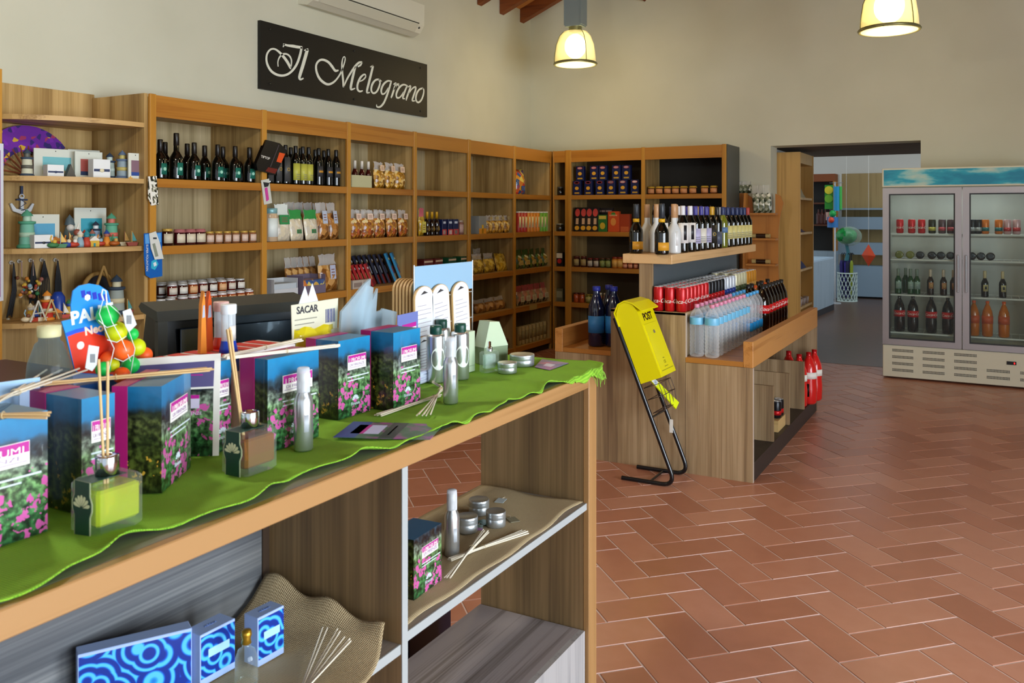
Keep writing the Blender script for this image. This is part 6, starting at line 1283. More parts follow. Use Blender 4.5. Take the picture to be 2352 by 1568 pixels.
# SACAR hang pack
r = thing('hang_pack', 'yellow hang pack with white header card reading SACAR', 'pack', (-1.50, PX(721, -1.5), CT), R90)
part('header_card', MB().prism([(-.078, .175), (.088, .188), (.092, .265), (-.082, .262)], -.0008, .0008, 0, 'xz'), cols('#cfccb4', .6), r)
part('lettering', MB().text('SACAR', .025, T(-.025, -.0012, .246) @ FRONT, bold=.0006), cols('#33343c'), r)
m = MB()
for k in range(9): m.box(.042+k*.0042, -.0014, .205, .044+k*.0042+(k % 3)*.0005, -.0009, .24)
part('barcode', m, cols('#4a5280'), r); m = MB()
for k in range(3): m.box(-.07, -.0013, .222-.012*k, .01-.01*k, -.0009, .2245-.012*k)
part('small_print', m, cols('#8a8878'), r)
pch = bag(.155, .06, .2, 'neonyellow', 'none', None, 0)[0][1]; part('clear_pouch', MB().prism([(-.074, .10), (.088, .10), (.088, .188), (-.076, .178)], -.004, .004, 0, 'xz'), clear('pouch_film', '#cfcfc0', .35, .1), r)
ob('yellow_contents', pch, r)
part('folded_corner', MB().prism([(-.052, .262), (-.012, .262), (-.03, .305)], .002, .0035, 0, 'xz'), cols('#d6e0ea'), r); part('folded_corner', MB().prism([(-.02, .262), (.022, .262), (0, .31)], .005, .0065, 0, 'xz'), cols('#e2e8ee'), r)
# clear sachets
sacm = clear('sachet_film', '#bfd2dc', .3, .12, '#e0ecf2')
for i, (pp, c, lb) in enumerate((([(772, 795), (815, 795), (852, 640), (838, 652), (785, 716)], '#b9c6d2', 'tall pale blue clear sachet with pointed corner'), ([(795, 795), (840, 795), (858, 660), (846, 655), (815, 715)], '#cfd2cc', 'pale cream sachet behind the pointed one'), ([(815, 800), (852, 800), (868, 662), (845, 712), (828, 740)], '#c2ced6', 'slim clear sachet with pointed tip, middle'), ([(830, 800), (870, 800), (878, 712), (856, 718), (838, 750)], '#1f8a3a', 'sachet with green stripe'), ([(850, 800), (892, 790), (912, 716), (880, 708), (862, 730)], '#9fb4c8', 'crumpled clear sachet with label, rightmost'))):
    xs_ = -1.47-.022*i; pp = [(u, VB(u, xs_, CT+.001)) for u, v in pp[:2]]+pp[2:]
    r = wallcard('clear_sachet', lb, 'sachet', xs_, pp, .007, sacm, [('insert', [pp[0], pp[1], ((pp[1][0]+pp[2][0])/2, (pp[1][1]+pp[2][1])/2), ((pp[0][0]+pp[4][0])/2+6, (pp[0][1]+pp[4][1])/2)], cols(('#2f7f8a', '#6a7f80', '#35606a', '#1f8a3a', '#7a9ac0')[i], .3), .0012)])
    r['group'] = 'clear sachets'
o = part('sachet_box', MB().box(-1.585, PX(775, -1.47)+.06, CT, -1.46, PX(890, -1.47), CT+.05), cols('#2a6f86', .5)); tag(o, 'low teal box holding the clear sachets', 'box')
# tag rack
rk2 = thing('tag_rack', 'white wire rack with pale blue sign holding white tags', 'rack', (0, 0, 0)); xr = -1.50; y0r, y1r = PX(951, xr), PX(1085, xr)
ztop, zbot = PX(951, xr, 612)[1], PX(951, xr, 681)[1]
part('sign_panel', MB().bbox(xr-.002, y0r+.003, zbot, xr+.002, y1r-.003, ztop, .0006), cols('#8fb2cc', .4), rk2)
rwm = mat('rack_wire', '#c9d0d4', .35, .5)
for yy in (y0r, y1r): part('side_wire', MB().tube([(xr+.02, yy, CT+.003), (xr, yy, CT+.003), (xr, yy, ztop+.004)], .0022, 8), rwm, rk2)
for zz in (PX(1085, xr, 660)[1]-.012, PX(1085, xr, 727)[1], PX(1085, xr, 770)[1]): part('cross_wire', MB().tube([(xr, y0r, zz), (xr+.004, y0r+.003, zz), (xr+.004, y1r-.003, zz), (xr, y1r, zz)], .0016, 6), rwm, rk2)
bw = wood('board_wood', '#a9834f', '#c9a874', 'z', .5)
def board(x, yc, zc, w, h, label, paper=True, tilt=0):
    r = thing('wooden_board', label, 'board', (x, yc, zc), 0, 'rounded wooden boards', rx=tilt)
    pts = [(-w/2, 0), (w/2, 0), (w/2, h*.8)]+[(w/2*math.cos(a*pi/10), h*.8+h*.2*math.sin(a*pi/10)) for a in range(1, 10)]+[(-w/2, h*.8)]
    part('board', MB().prism(pts, -.006, 0, 0, 'yz'), bw, r)
    if paper:
        q = [(a*.92, b_*.985+.001) for a, b_ in pts]; lb = part('paper_label', MB().prism(q, .0002, .001, 0, 'yz'), cols('#dfe3e8'), r); m = MB()
        for k in range(8): m.box(.0011, -w*.36, h*(.68-.07*k), .0015, w*(.34 if k % 3 else .1), h*(.68-.07*k)+.0016)
        part('print', m, cols('#9a8f9a'), lb); part('hook_mark', MB().prism([(-w*.2, h*.86), (w*.2, h*.88), (0, h*.92)], .0011, .0016, 0, 'yz'), cols('#3a3638'), lb)
hb_ = ztop-.125
for i, (u, dz_) in enumerate(((976, 0), (1017, .0), (1062, .004))): board(xr+.012, PX(u, xr+.012), CT+.085, .10, .185, 'white papered board in the rack, upper tier, '+('left', 'middle', 'right')[i], True, (.03, .09, .07)[i])
for i, u in enumerate((974, 1014, 1058)): board(xr+.028, PX(u, xr+.028), CT+.002, .10, .12, 'white papered board in the rack, lower tier, '+('left', 'middle', 'right')[i], True, .02)
for k in range(6): board(xr-.014-.0125*k, y0r+.045, CT+.12, .085, .17, 'bare wooden board behind the tag rack, %s back' % ORD[k], False)
for k in range(6): part('cradle_wire', MB().tube([(xr-.004, y0r+.02+.012*k, CT+.118), (xr-.085, y0r+.02+.012*k, CT+.118), (xr-.085, y0r+.02+.012*k, CT+.003)], .0012, 5), rwm, rk2)
# ---------------- lower shelves
S1, S2 = .6595, .6765
def jfn(u, v):
    y = 1.49+v*.905; x0, x1 = -1.445, -1.088+(-.005*math.sin(v*9)-.004*math.sin(v*23))
    if v < .12: x1 -= 0
    z = S2+.0025+.0022*(1+math.sin(x0+u*9+v*14))*.8
    return (x0+(x1-x0)*u, y+.006*math.sin(u*8), z)
cloth('burlap_mat', 'natural burlap cloth on the right lower counter shelf', 'cloth', jfn, 24, 60, jute, .002)
def jfn2(u, v):
    # crumpled sheet, lifted against the divider at the back right
    y = .95+.50*v; x = -1.44+.36*u*(1-.10*math.sin(v*7)) ; lift = max(0, (v-.72)/.28)**1.2*max(0, 1-u*.62)
    z = S1+.0025+.0012*(1+math.sin(u*11+v*6))+lift*.07+max(0, (v-.9)/.1)*.010*(1+math.sin(u*14))
    return (x, min(y-.012*max(0, (v-.85)/.15), 1.448), z)
cloth('burlap_mat', 'crumpled burlap cloth rising at the divider on left shelf', 'cloth', jfn2, 40, 60, jute, .002)
swirl = mat('blue_swirl_print', '#1446a8', .35); n, l, b = nodes(swirl); mp = coords(n, l, (1, 1, 1)); v1 = n.new('ShaderNodeTexVoronoi'); v1.inputs['Scale'].default_value = 18; l.new(mp.outputs[0], v1.inputs['Vector'])
s1 = n.new('ShaderNodeMath'); s1.operation = 'MULTIPLY'; s1.inputs[1].default_value = 26; l.new(v1.outputs['Distance'], s1.inputs[0]); s2 = n.new('ShaderNodeMath'); s2.operation = 'SINE'; l.new(s1.outputs[0], s2.inputs[0])
rr_ = ramp(n, [(.3, '#0a2a86'), (.55, '#1248b8'), (.72, '#2288cc'), (.9, '#4fb4e0')]); mr = n.new('ShaderNodeMapRange'); mr.inputs[1].default_value = -1; l.new(s2.outputs[0], mr.inputs[0]); l.new(mr.outputs[0], rr_.inputs[0]); l.new(rr_.outputs[0], b.inputs['Base Color'])
pbl = cols('#9db4e0', .5)
def swbox(x, y, w, d, h, rz, label, win=True, nm='swirl_box'):
    r = thing(nm, label, 'box', (x, y, S1+.0082), rz, 'blue swirl print boxes'); part('carton', MB().bbox(0, 0, 0, w, d, h, .001), pbl, r)
    part('swirl_print', MB().box(.002, -.0006, h*.14 if win else 0, w-.0015, 0, h*.95), swirl, r)
    if win: part('blank_label', MB().box(w*.22, -.0012, h*.50, w*.82, -.0006, h*.66), cols('#9fcbe0'), r); part('small_print', MB().text('ACQUA', .008, T(w*.5, d*.5, h+.0003)), cols('#6a86c0'), r)
swbox(-1.2597, 1.2355, .068, .04, .097, R90-.06, 'right upright carton with blue swirl print on left shelf')
swbox(-1.301, 1.13, .083, .045, .098, R90-.04, 'middle upright carton with blue swirl print on left shelf')
a = PZ(178, 1511, S1+.115); b_ = PZ(429, 1451, S1+.115)
swbox(a[0]-.0, a[1], math.hypot(b_[0]-a[0], b_[1]-a[1])*1.05, .035, .112, math.atan2(b_[1]-a[1], b_[0]-a[0]), 'wide blue swirl print box at the left of lower shelf', False)
x, y = PZ(566, 1575, S1); r = thing('glass_perfume_bottle', 'small fluted glass bottle with gold stopper between cartons', 'bottle', (x, y, S1+.005))
part('glass_body', MB().lathe([(0, 0), (.02, 0), (.022, .004), (.021, .05), (.016, .065), (.008, .07), (.008, .078)], 18), gcl, r); part('stopper', MB().lathe([(.008, .076), (.010, .078), (.008, .086), (.0105, .094), (.009, .102), (0, .104)], 16), gold, r)
def fanned(label, u, v, z, dirs, L_, tilt):
    x, y = PZ(u, v, z); r = thing('reed_sticks', label, 'sticks', (x, y, z), 0, 'bundles of reed sticks')
    for (a, k) in dirs: part('stick', MB().tube([(0, 0, .002), (math.cos(a)*L_*k, math.sin(a)*L_*k, .002+tilt*k)], .0017, 6), reedw, r)
r = thing('reed_sticks', 'fanned reed sticks on the crumpled burlap', 'sticks', (0, 0, 0), 0, 'bundles of reed sticks')
for k_, (u, v) in enumerate(((741, 1440), (752, 1441), (775, 1444), (781, 1449), (791, 1462), (803, 1466), (806, 1471))): part('stick', MB().tube([(*PZ(684+k_, 1600, S1+.012), S1+.0095+.001*k_), (*PZ(u, v, S1+.04), S1+.04)], .0017, 6), reedw, r)
z_ = S2+.007
bundle('crossed reed sticks on right shelf, bundle pointing right', ((1033, 1288), (1208, 1222)), 7, z_, .004, .42); bundle('crossed reed sticks on right shelf, bundle pointing up', ((1028, 1328), (1117, 1220)), 6, z_+.006, .004, .6)
for (u, v, zz, lb) in ((1073, 1222, 0, 'small aluminium tin with grey lid, nearer left on burlap'), (1139, 1210, 0, 'small aluminium tin with grey lid, right on burlap'), (1100, 1182, 0, 'small aluminium tin behind the other two on burlap')):
    x, y = PZ(u, v-4, z_); tin(x, y, z_, .030 if u != 1139 else .028, .042, lb, 'burlap tins')
def tagc(u, v, rz, c, lb):
    x, y = PZ(u, v, z_); r = thing('paper_tag', lb, 'tag', (x, y, z_+.001), rz, None); part('card', MB().box(-.014, -.02, 0, .014, .02, .001), c, r); part('string', MB().tube([(0, .018, .001), (.004, .03, .002), (0, .04, .001)], .0005, 5), cols('#d9d2c0'), r)
tagc(1098, 1212, .5, flat, 'purple and green flower tag leaning at the tins'); tagc(1112, 1200, 1.2, cols('#2f8a7a'), 'teal green tag between the tins'); tagc(1178, 1194, .9, cols('#8f8a72'), 'grey beige tag right of the tins'); tagc(1150, 1150, .2, cols('#b9c6c9'), 'pale grey tag behind the tins')
giftat('flower print gift box lying forward on right lower shelf', -1.143, 1.597, .122, .08, .137, 0, .05, z_); giftat('flower print gift box at the back of right lower shelf', -1.30, 1.62, .13, .07, .14, 0, .2, z_)
# ================================================================== CORNER UNIT SOUVENIRS
C1, C2, C3, C4 = 1.7755, 1.3705, .9575, .5505
def cu(u, x): return PX(u, x)
fanp = thing('hand_fan', 'open purple patterned hand fan leaning on corner shelf', 'fan', (-4.93, cu(70, -4.93), C1+.006), 0, None)
m = MB(); R_ = .30; n_ = 16; a0, a1 = math.radians(38), math.radians(172)
yc = -.02
pl = [(yc+R_*math.cos(a0+(a1-a0)*i/n_), R_*math.sin(a0+(a1-a0)*i/n_)) for i in range(n_+1)]+[(yc+.15*math.cos(a1-(a1-a0)*i/n_), .15*math.sin(a1-(a1-a0)*i/n_)) for i in range(n_+1)]
fpm = mottled('purple_fan_print', [(.15, '#33206a'), (.22, '#6a1f96'), (.84, '#7a24a6'), (.9, '#a3325a'), (.96, '#c9a02c')], 40, .6, vor=True, interp='CONSTANT')
part('fan_leaf', MB().prism(pl, 0, .004, 0, 'yz'), fpm, fanp)
for i in range(9):
    a = a0+(a1-a0)*i/8; part('rib', MB().box(-.001, -.004, .0, .005, .004, .17), cols('#7a3a1c'), fanp).matrix_local = T(0, yc, .012) @ Matrix.Rotation(pi/2-a, 4, 'X').inverted()
@cached
def lighthouse(h, c1, c2, c3):
    r = h*.24; ch = [S('base', MB().lathe([(0, 0), (r, 0), (r*.98, h*.06), (r*.8, h*.1)], 18), cols(c2, .7)), S('tower', MB().lathe([(r*.78, h*.1), (r*.66, h*.62)], 18), cols(c1, .7)), S('gallery', MB().lathe([(r*.62, h*.6), (r*.85, h*.63), (r*.85, h*.68), (r*.5, h*.69)], 18), cols(c2, .7)), S('lantern', MB().lathe([(r*.42, h*.68), (r*.42, h*.83)], 14), cols(c3, .5)), S('roof', MB().lathe([(r*.62, h*.82), (r*.4, h*.9), (r*.12, h*.96), (0, h)], 16), cols(c2, .7)), S('stripe', band_(r*.76, h*.28, h*.4, 0, 2*pi, 0, None, 18), cols(c3, .7))]
    return ch
@cached
def frame(w, h, pic, c2):
    return [S('frame_board', MB().box(-w/2, -.006, 0, w/2, .006, h), cols('#cfd2c6', .6)), S('picture', MB().box(-w*.3, -.0075, h*.22, w*.36, -.006, h*.72), cols(pic, .5)), S('sand_strip', MB().box(-w*.3, -.0085, h*.12, w*.36, -.006, h*.26), cols(c2, .6)), S('hook', MB().ball((0, -.007, h*.92), .003, 8, 5), blackp)]
@cached
def trinket(w, h, c):
    mb = MB().text('LOVE', h*.3, T(0, -w*.36-.0008, h*.66) @ FRONT) if False else MB()
    return [S('box', MB().bbox(-w/2, -w*.35, 0, w/2, w*.35, h, .001), cols('#dfe2e2', .5)), S('ribbon', MB().box(-w*.46, -w*.35-.0008, h*.34, w*.46, -w*.35, h*.48), cols('#2a3558', .6)), S('bow', MB().ball((0, -w*.35-.002, h*.4), h*.1, 10, 6, sc=(1.3, .3, 1)), cols(c))]
def cs(u, z, x, spec, name, label, cat, group=None, rz=R90-.2): place(spec, name, label, cat, (x, cu(u, x), z+.0006), rz, group)
cs(62, C1, -4.78, lighthouse(.16, '#c9c9b0', '#3a4a5c', '#5a5a50'), 'lighthouse_model', 'cream lighthouse model with dark lantern before the purple fan', 'lighthouse')
cs(127, C1, -4.82, frame(.24, .17, '#6ab0b8', '#b8ae8c'), 'sea_frame', 'white sea picture frame right of the purple fan', 'frame')
cs(123, C1, -4.72, trinket(.09, .07, '#2a3558'), 'trinket_box', 'small white box with navy ribbon before the sea frame', 'box')
cs(160, C1, -4.73, [S('deck_stand', MB().prism([(-.03, 0), (.03, 0), (0, .08)], -.02, .02, 0, 'xz'), cols('#4a4438'))], 'small_tent', 'small dark tent shaped stand beside sea frame', 'ornament')
cs(203, C1, -4.73, frame(.16, .16, '#a8504a', '#24365c'), 'photo_frame', 'white frame with a coloured picture, middle of top shelf', 'frame')
cs(192, C1, -4.86, frame(.19, .18, '#b8b8a0', '#a8a890'), 'photo_frame', 'pale frame standing behind the middle frame', 'frame')
cs(228, C1, -4.62, trinket(.10, .11, '#d8cfae'), 'trinket_box', 'larger white box with navy ribbon before middle frame', 'box')
cs(252, C1, -4.66, lighthouse(.16, '#9aa8a0', '#2a3a50', '#b8c8c0'), 'lighthouse_model', 'grey green lighthouse model right of the white box', 'lighthouse')
cs(281, C1, -4.60, lighthouse(.175, '#8898a0', '#5a6c88', '#b8a860'), 'lighthouse_model', 'blue grey striped lighthouse model at top shelf right', 'lighthouse')
cs(310, C1, -4.53, frame(.085, .155, '#7a5a68', '#1a3f8a'), 'photo_frame', 'white frame with blue lower part at top shelf end', 'frame')
st = MB().prism([(.016*math.cos(pi/2+k*pi/5)*(1 if k % 2 == 0 else .45), .016*math.sin(pi/2+k*pi/5)*(1 if k % 2 == 0 else .45)) for k in range(10)], -.002, .002, 0, 'xz')
cs(300, C1, -4.50, [S('star', st, cols('#d8a02c'))], 'star_ornament', 'tiny gold star before the end frame', 'ornament')
# hanging anchor
an = thing('hanging_anchor', 'white and navy wooden anchor hanging on the corner unit back', 'anchor', (XW+.045, cu(50, XW+.045), PX(50, XW+.045, 427)[1]))
wn = cols('#cfd3d6', .6); nv = cols('#2f3c58', .7)
an.scale = (.72, .72, .72)
part('strap', MB().box(-.004, -.01, -.07, .004, .01, 0), nv, an); part('ring', MB().tube([(.0, .018*math.cos(t*pi/6), -.085+.018*math.sin(t*pi/6)) for t in range(12)], .005, 6, closed=True), wn, an)
part('shank', MB().prism([(-.012, -.2), (.012, -.2), (.012, -.09), (-.012, -.09)], -.008, .008, 0, 'yz'), wn, an); part('stock', MB().box(-.009, -.045, -.118, .009, .045, -.105), nv, an)
part('arms', MB().prism([(-.10, -.145), (-.085, -.14), (-.05, -.185), (0, -.195), (.05, -.185), (.085, -.14), (.10, -.145), (.075, -.205), (.0, -.232), (-.075, -.205)], -.008, .008, 0, 'yz'), wn, an)
part('rope', MB().tube([(.012, -.03, -.1), (.012, .03, -.14), (.012, -.03, -.18), (.012, .04, -.2)], .004, 6), nv, an)
cs(62, C2, -4.76, lighthouse(.22, '#6fae98', '#4f9a7c', '#a8c8b0'), 'lighthouse_model', 'green lighthouse model at the left of second shelf', 'lighthouse')
cs(98, C2, -4.80, frame(.18, .19, '#4a9ac0', '#b8b090'), 'sea_frame', 'white blue sea frame beside the green lighthouse', 'frame')
cs(95, C2, -4.68, trinket(.10, .075, '#20242c'), 'trinket_box', 'white box with navy band before the blue sea frame', 'box')
cs(207, C2, -4.80, frame(.19, .23, '#2a9ab0', '#b8b090'), 'sea_frame', 'tall white frame with lighthouse picture on second shelf', 'frame')
cs(220, C2, -4.74, lighthouse(.15, '#8aa0b8', '#2a3448', '#dfe2e2'), 'lighthouse_model', 'small striped lighthouse before the tall white frame', 'lighthouse')
cs(256, C2, -4.66, lighthouse(.2, '#5fa88a', '#4f9a7c', '#c86a5a'), 'lighthouse_model', 'green lighthouse model right of the tall frame', 'lighthouse')
@cached
def fig(kind, c1, c2, c3):
    r = .022
    if kind == 'doll': return [S('body', MB().lathe([(0, 0), (r, 0), (r*1.05, .02), (r*.6, .055), (0, .06)], 12), cols(c1, .6)), S('head', MB().ball((0, 0, .068), .016, 12, 8), cols(c2, .6)), S('hat', MB().lathe([(.02, .074), (.012, .084), (0, .10)], 12), cols(c3, .6))]
    if kind == 'boat': return [S('hull', MB().prism([(-.035, .022), (-.025, 0), (.025, 0), (.035, .022)], -.012, .012, 0, 'xz'), cols(c1, .6)), S('mast', MB().cyl(.002, .02, .09, 6), cols(c3)), S('sail', MB().prism([(.003, .03), (.03, .03), (.003, .085)], -.001, .001, 0, 'xz'), cols(c2, .6))]
    if kind == 'house': return [S('walls', MB().box(-.03, -.015, 0, .03, .015, .035), cols(c1, .6)), S('roof', MB().prism([(-.036, .035), (.036, .035), (0, .062)], -.018, .018, 0, 'xz'), cols(c2, .6)), S('door', MB().box(-.006, -.0165, 0, .006, -.015, .02), cols(c3))]
    return [S('shell_base', MB().ball((0, 0, .016), .03, 12, 8, sc=(1.1, .8, .53)), cols(c1, .5)), S('pearl', MB().ball((.004, -.01, .036), .012, 10, 6), cols(c2, .4)), S('coral', MB().tube([(0, 0, .02), (-.012, .004, .05), (-.006, .004, .07)], .004, 6), cols(c3, .6))]
PAL = ['#b8402c', '#d8862c', '#e0d2b0', '#2f8a98', '#2a4a9a', '#c9c2a0', '#7a4a2c', '#d8b040', '#3a7a4a', '#e6e2d8', '#8fb0c0', '#a86a5a']
FN = {'doll': 'doll figurine', 'boat': 'toy boat', 'house': 'beach hut ornament', 'shell': 'shell ornament'}
CN = dict(zip(PAL, ['red', 'orange', 'cream', 'teal', 'blue', 'beige', 'brown', 'yellow', 'green', 'white', 'light blue', 'pink']))
rnd = random.Random(11); used = {}
def figs(us, z, x, where, gp):
    for i, u in enumerate(us):
        k = rnd.choice(['doll', 'boat', 'house', 'shell', 'doll', 'shell']); c = [rnd.choice(PAL) for _ in range(3)]
        cs(u, z, x+rnd.uniform(-.01, .01), fig(k, *c), k+'_figurine', 'small %s %s %s, %s' % (CN[c[0]], FN[k], where, nth(i, len(us))), 'ornament', gp, R90+rnd.uniform(-.6, .2))
figs([122, 139, 154, 169, 184, 199, 214, 229, 245], C2, -4.63, 'front row second shelf', 'front row souvenirs'); figs([126, 142, 158, 176, 194, 212, 230], C2, -4.71, 'rear row second shelf', 'rear row souvenirs')
cs(160, C2, -4.80, [S('body', MB().lathe([(0, 0), (.035, 0), (.038, .06), (.022, .12), (0, .125)], 16), cols('#5a6c70')), S('beard', MB().ball((0, -.02, .11), .022, 12, 8), cols('#d8d4cc')), S('hat', MB().lathe([(.03, .125), (.022, .16), (0, .19)], 14), cols('#4f6068'))], 'gnome_figurine', 'tall grey hatted gnome figurine behind the small ones', 'ornament', None, R90-.4)
cs(177, C2, -4.66, [S('body', MB().lathe([(0, 0), (.024, 0), (.02, .06), (0, .07)], 14), cols('#c9c6b4')), S('head', MB().ball((0, 0, .085), .02, 12, 8), cols('#8a4a38')), S('feather', MB().tube([(0, 0, .1), (.01, 0, .14)], [.006, .002], 6), white)], 'snowman_figurine', 'white bodied figurine with a feather, second shelf centre', 'ornament', None)
cs(263, C2, -4.60, fig('shell', '#a85a20', '#c9a05a', '#3a7a4a'), 'shell_figurine', 'brown boat shaped shell ornament on second shelf', 'ornament', None)
cs(286, C2, -4.60, fig('boat', '#cfc6a8', '#c9a05a', '#7a4a2c'), 'boat_figurine', 'cream small boat with posts near second shelf end', 'ornament', None)
cs(303, C2, -4.53, fig('boat', '#8a3a28', '#3f8a8a', '#c9a05a'), 'boat_figurine', 'red boat with teal sail at second shelf end', 'ornament', None)
# cords and charms hanging from hooks
def yz(u, v, x): return PX(u, x, v)
cord = mat('black_cord', '#0d0d12', .6)
for i, (u, v0, v1, w_, lb) in enumerate(((31, 603, 730, .012, 'leftmost thin black cord necklace bunch'), (49, 600, 672, .03, 'colourful charm cluster on second hook'), (75, 598, 700, .02, 'black cord and charm bunch on third hook'), (101, 597, 690, .028, 'thick black cord bunch on fourth hook'), (132, 597, 695, .018, 'slimmer black cord bunch on fifth hook'))):
    xx = XW+.06; y_, z_t = yz(u, v0, xx); _, z_b = yz(u, v1, xx); r = thing('cord_bunch', lb+' of the corner unit', 'necklaces', (XW+.032, y_, z_t), 0, 'hanging cord bunches')
    part('hook', MB().at(0, 0, 0, ry=pi/2).cyl(.004, 0, .035, 8).at(.002, 0, 0, ry=pi/2).cyl(.012, 0, .004, 12), cols('#b9b4a8'), r)
    rr2 = random.Random(i)
    L_ = z_t-z_b
    if i != 1:
        for k in range(7):
            o_ = (k-3)/3*w_; part('cord', MB().tube([(.03, 0, -.002), (.032, o_*.5, -.02-.04), (.035, o_, -L_*.5), (.035, o_*1.2+(-.03 if i == 0 else 0), -L_*rr2.uniform(.9, 1))], .0035, 5), cord, r)
    if i in (1, 2):
        part('strap', MB().tube([(.03, 0, 0), (.033, 0, -.09)], .004, 5), cols('#b09080'), r)
        for k in range(16): part('charm', MB().ball((.035+rr2.uniform(0, .02), rr2.uniform(-.04, .04), -.09-rr2.uniform(0, .13)), rr2.uniform(.007, .014), 8, 6), cols(PAL[rr2.randrange(12)], .4), r)
    if i == 0: part('pendant', MB().ball((.035, -.035, -L_-.008), .012, 10, 7), cols('#b8b8b0', .3), r)
figs([62, 78, 94, 110, 128, 146], C3, -4.70, 'front row third shelf', 'third shelf souvenirs'); figs([70, 88, 104, 122, 140, 158], C3, -4.78, 'rear row third shelf', 'third shelf rear souvenirs')
def tip(u, x, lb, h, c):
    r = thing('driftwood_ornament', lb, 'ornament', (x, cu(u, x), C3), R90); 
    for s_ in (-1, 1): part('stick', MB().tube([(s_*h*.38, 0, .004), (0, 0, h)], .009 if h > .2 else .005, 6), c, r)
    part('cross_piece', MB().tube([(-h*.22, 0, h*.4), (h*.22, 0, h*.42)], .008 if h > .2 else .004, 6), c, r)
dw = cols('#a07c40', .7)
tip(238, -4.72, 'tall driftwood triangle ornament on third shelf', .29, dw); tip(88, -4.66, 'small white wooden tripod ornament on third shelf', .12, cols('#c9c9bc', .7)); tip(118, -4.66, 'small tan wooden tripod ornament on third shelf', .12, cols('#c2a874', .7))
r = thing('driftwood_ring', 'round wooden ring leaning behind the tall driftwood triangle', 'ornament', (-4.80, cu(226, -4.80), C3+.142), 0); part('ring', MB().tube([(0, .10*math.cos(t*pi/12), .10*math.sin(t*pi/12)+.0) for t in range(24)], .014, 8, closed=True), dw, r); part('foot', MB().box(-.02, -.03, -.14, .02, .03, -.10), dw, r); part('dark_disc', MB().at(-.006, 0, 0, ry=pi/2).cyl(.085, 0, .006, 24), cols('#1c1a20'), r)
cs(268, C3, -4.62, lighthouse(.24, '#8f9a94', '#2a3a4c', '#c9c2a0'), 'lighthouse_model', 'grey lighthouse model behind the neon balls', 'lighthouse'); cs(293, C3, -4.58, fig('boat', '#8a3a28', '#3f8a8a', '#c9a05a'), 'boat_figurine', 'small boat with teal sail at third shelf end', 'ornament'); cs(108, C3, -4.70, lighthouse(.17, '#c2301c', '#d8862c', '#e0d8c0'), 'lighthouse_model', 'red and orange lighthouse among third shelf souvenirs', 'lighthouse'); cs(133, C3, -4.76, [S('flask', MB().lathe([(0, 0), (.04, 0), (.042, .02), (.038, .12), (.02, .15), (0, .152)], 16), cols('#1d3f9a', .3))], 'blue_vase', 'blue vase among the third shelf souvenirs', 'vase')
# bottom shelf mug
r = thing('mug', 'white mug on the lowest visible corner shelf', 'mug', (-4.72, cu(69, -4.72), C4), 0); part('mug_body', MB().lathe([(0, 0), (.04, 0), (.042, .004), (.042, .095), (.038, .095), (.038, .006), (0, .006)], 28), cols('#d2d6da', .3), r); part('handle', MB().tube([(-.0, .04, .08), (0, .066, .07), (0, .068, .03), (0, .04, .02)], .005, 8), cols('#d2d6da', .3), r); part('blue_print', MB().lathe([(.0424, .02), (.0428, .022), (.0428, .08), (.0424, .082)], 8, 0, .9, 1.6), cols('#3f6a8a'), r)
o = part('dark_pouch', MB().ball((0, 0, .02), .04, 14, 8, sc=(1.1, 1, .5)), cols('#14161f', .7)); o.location = (-4.74, cu(47, -4.74), C4+.0002); tag(o, 'small dark pouch left of the white mug', 'pouch')
# purple poster edge at the far left
r = wallcard('poster', 'white and purple hanging poster at the far left edge', 'poster', -4.655, [(-40, 700), (8, 690), (8, 330), (-40, 325)], .004, cols('#c9cdd6'), [('purple_print', [(-40, 690), (1, 682), (1, 345), (-40, 340)], cols('#7a2a7c'), .001)])
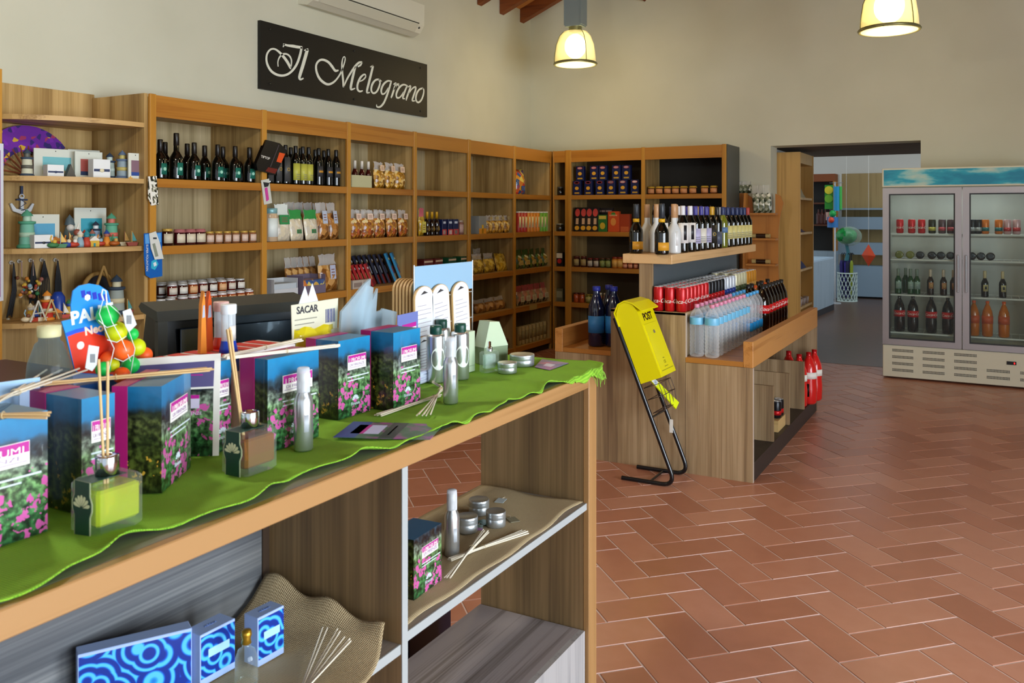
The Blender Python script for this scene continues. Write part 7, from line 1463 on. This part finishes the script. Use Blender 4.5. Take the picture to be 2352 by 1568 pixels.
# packs hanging on the uprights
xp_ = -4.443
metal = mottled('foil_bits', [(.25, '#2c2c24'), (.45, '#8c8c74'), (.6, '#dcdccc'), (.8, '#e9e9e0')], 70, .25, vor=True)
r = wallcard('hanging_blister', 'clear hanging pack with metallic parts on first upright', 'pack', xp_, [(341, 405), (360, 404), (364, 470), (348, 472), (341, 455)], .006, metal, [('card_edge', [(341, 405), (345, 405), (352, 471), (348, 472)], white, .001)])
r = wallcard('hanging_toy_card', 'blue hanging toy card with vertical lettering on first upright', 'pack', xp_, [(331, 536), (372, 533), (373, 634), (346, 639), (335, 632), (331, 590)], .004, cols('#1560b4', .35), [('light_field', [(333, 538), (370, 535), (370, 556), (334, 560)], cols('#5aa0e0'), .0008), ('swirl', [(348, 600), (358, 594), (364, 606), (356, 620), (347, 616)], cols('#2fb0d0'), .0012), ('swirl_core', [(352, 604), (358, 601), (360, 609), (354, 612)], cols('#dfe8f0'), .0018)])
ty, tz = PX(338, xp_+.002, 592); m = MB(); m.text('SUPER FOUNTAIN', .02, T(xp_+.0012, ty, tz) @ Matrix.Rotation(-pi/2, 4, 'X') @ FX); part('lettering', m, white, r)
r = wallcard('hanging_card', 'white card with pale cord hanging over the blue toy card', 'card', xp_+.012, [(343, 536), (358, 531), (367, 556), (376, 594), (356, 596), (347, 570)], .004, cols('#d6dad4'), [('inner_shape', [(350, 560), (356, 558), (364, 588), (357, 590)], cols('#8a9484'), .001), ('tie', [(352, 545), (360, 545), (360, 549), (352, 549)], cols('#3a3f44'), .001)])
r = wallcard('hanging_tool_card', 'white hanging card with a pink tool on second upright', 'pack', xp_, [(600, 414), (618, 410), (625, 466), (607, 470)], .004, cols('#c9ccc2'), [('pink_tool', [(609, 432), (614, 430), (618, 458), (613, 462)], cols('#c8409a', .3), .006), ('dark_clip', [(605, 418), (619, 420), (616, 428), (608, 430)], cols('#26282c'), .003)])
r = wallcard('hanging_gadget_pack', 'black and orange gadget pack hanging tilted on second upright', 'pack', xp_+.01, [(612, 321), (643, 329), (660, 346), (632, 402), (592, 391), (589, 376)], .03, cols('#0e0c0d', .25), [('orange_panel', [(642, 350), (655, 353), (646, 374), (635, 371)], cols('#d8501c', .3), .001), ('red_print', [(616, 384), (638, 388), (632, 399), (610, 393)], cols('#6a1c14', .4), .001), ('front_line', [(640, 332), (642, 333), (622, 384), (620, 383)], cols('#3a3438'), .0014)])
for u, v, s_, t_ in ((610, 362, .028, 'gelibbon'),): ty, tz = PX(u, xp_+.012, v); part('lettering', MB().text('TIPTOP', .026, T(xp_+.0112, ty, tz) @ Matrix.Rotation(-.15, 4, 'X') @ FX), white, r)
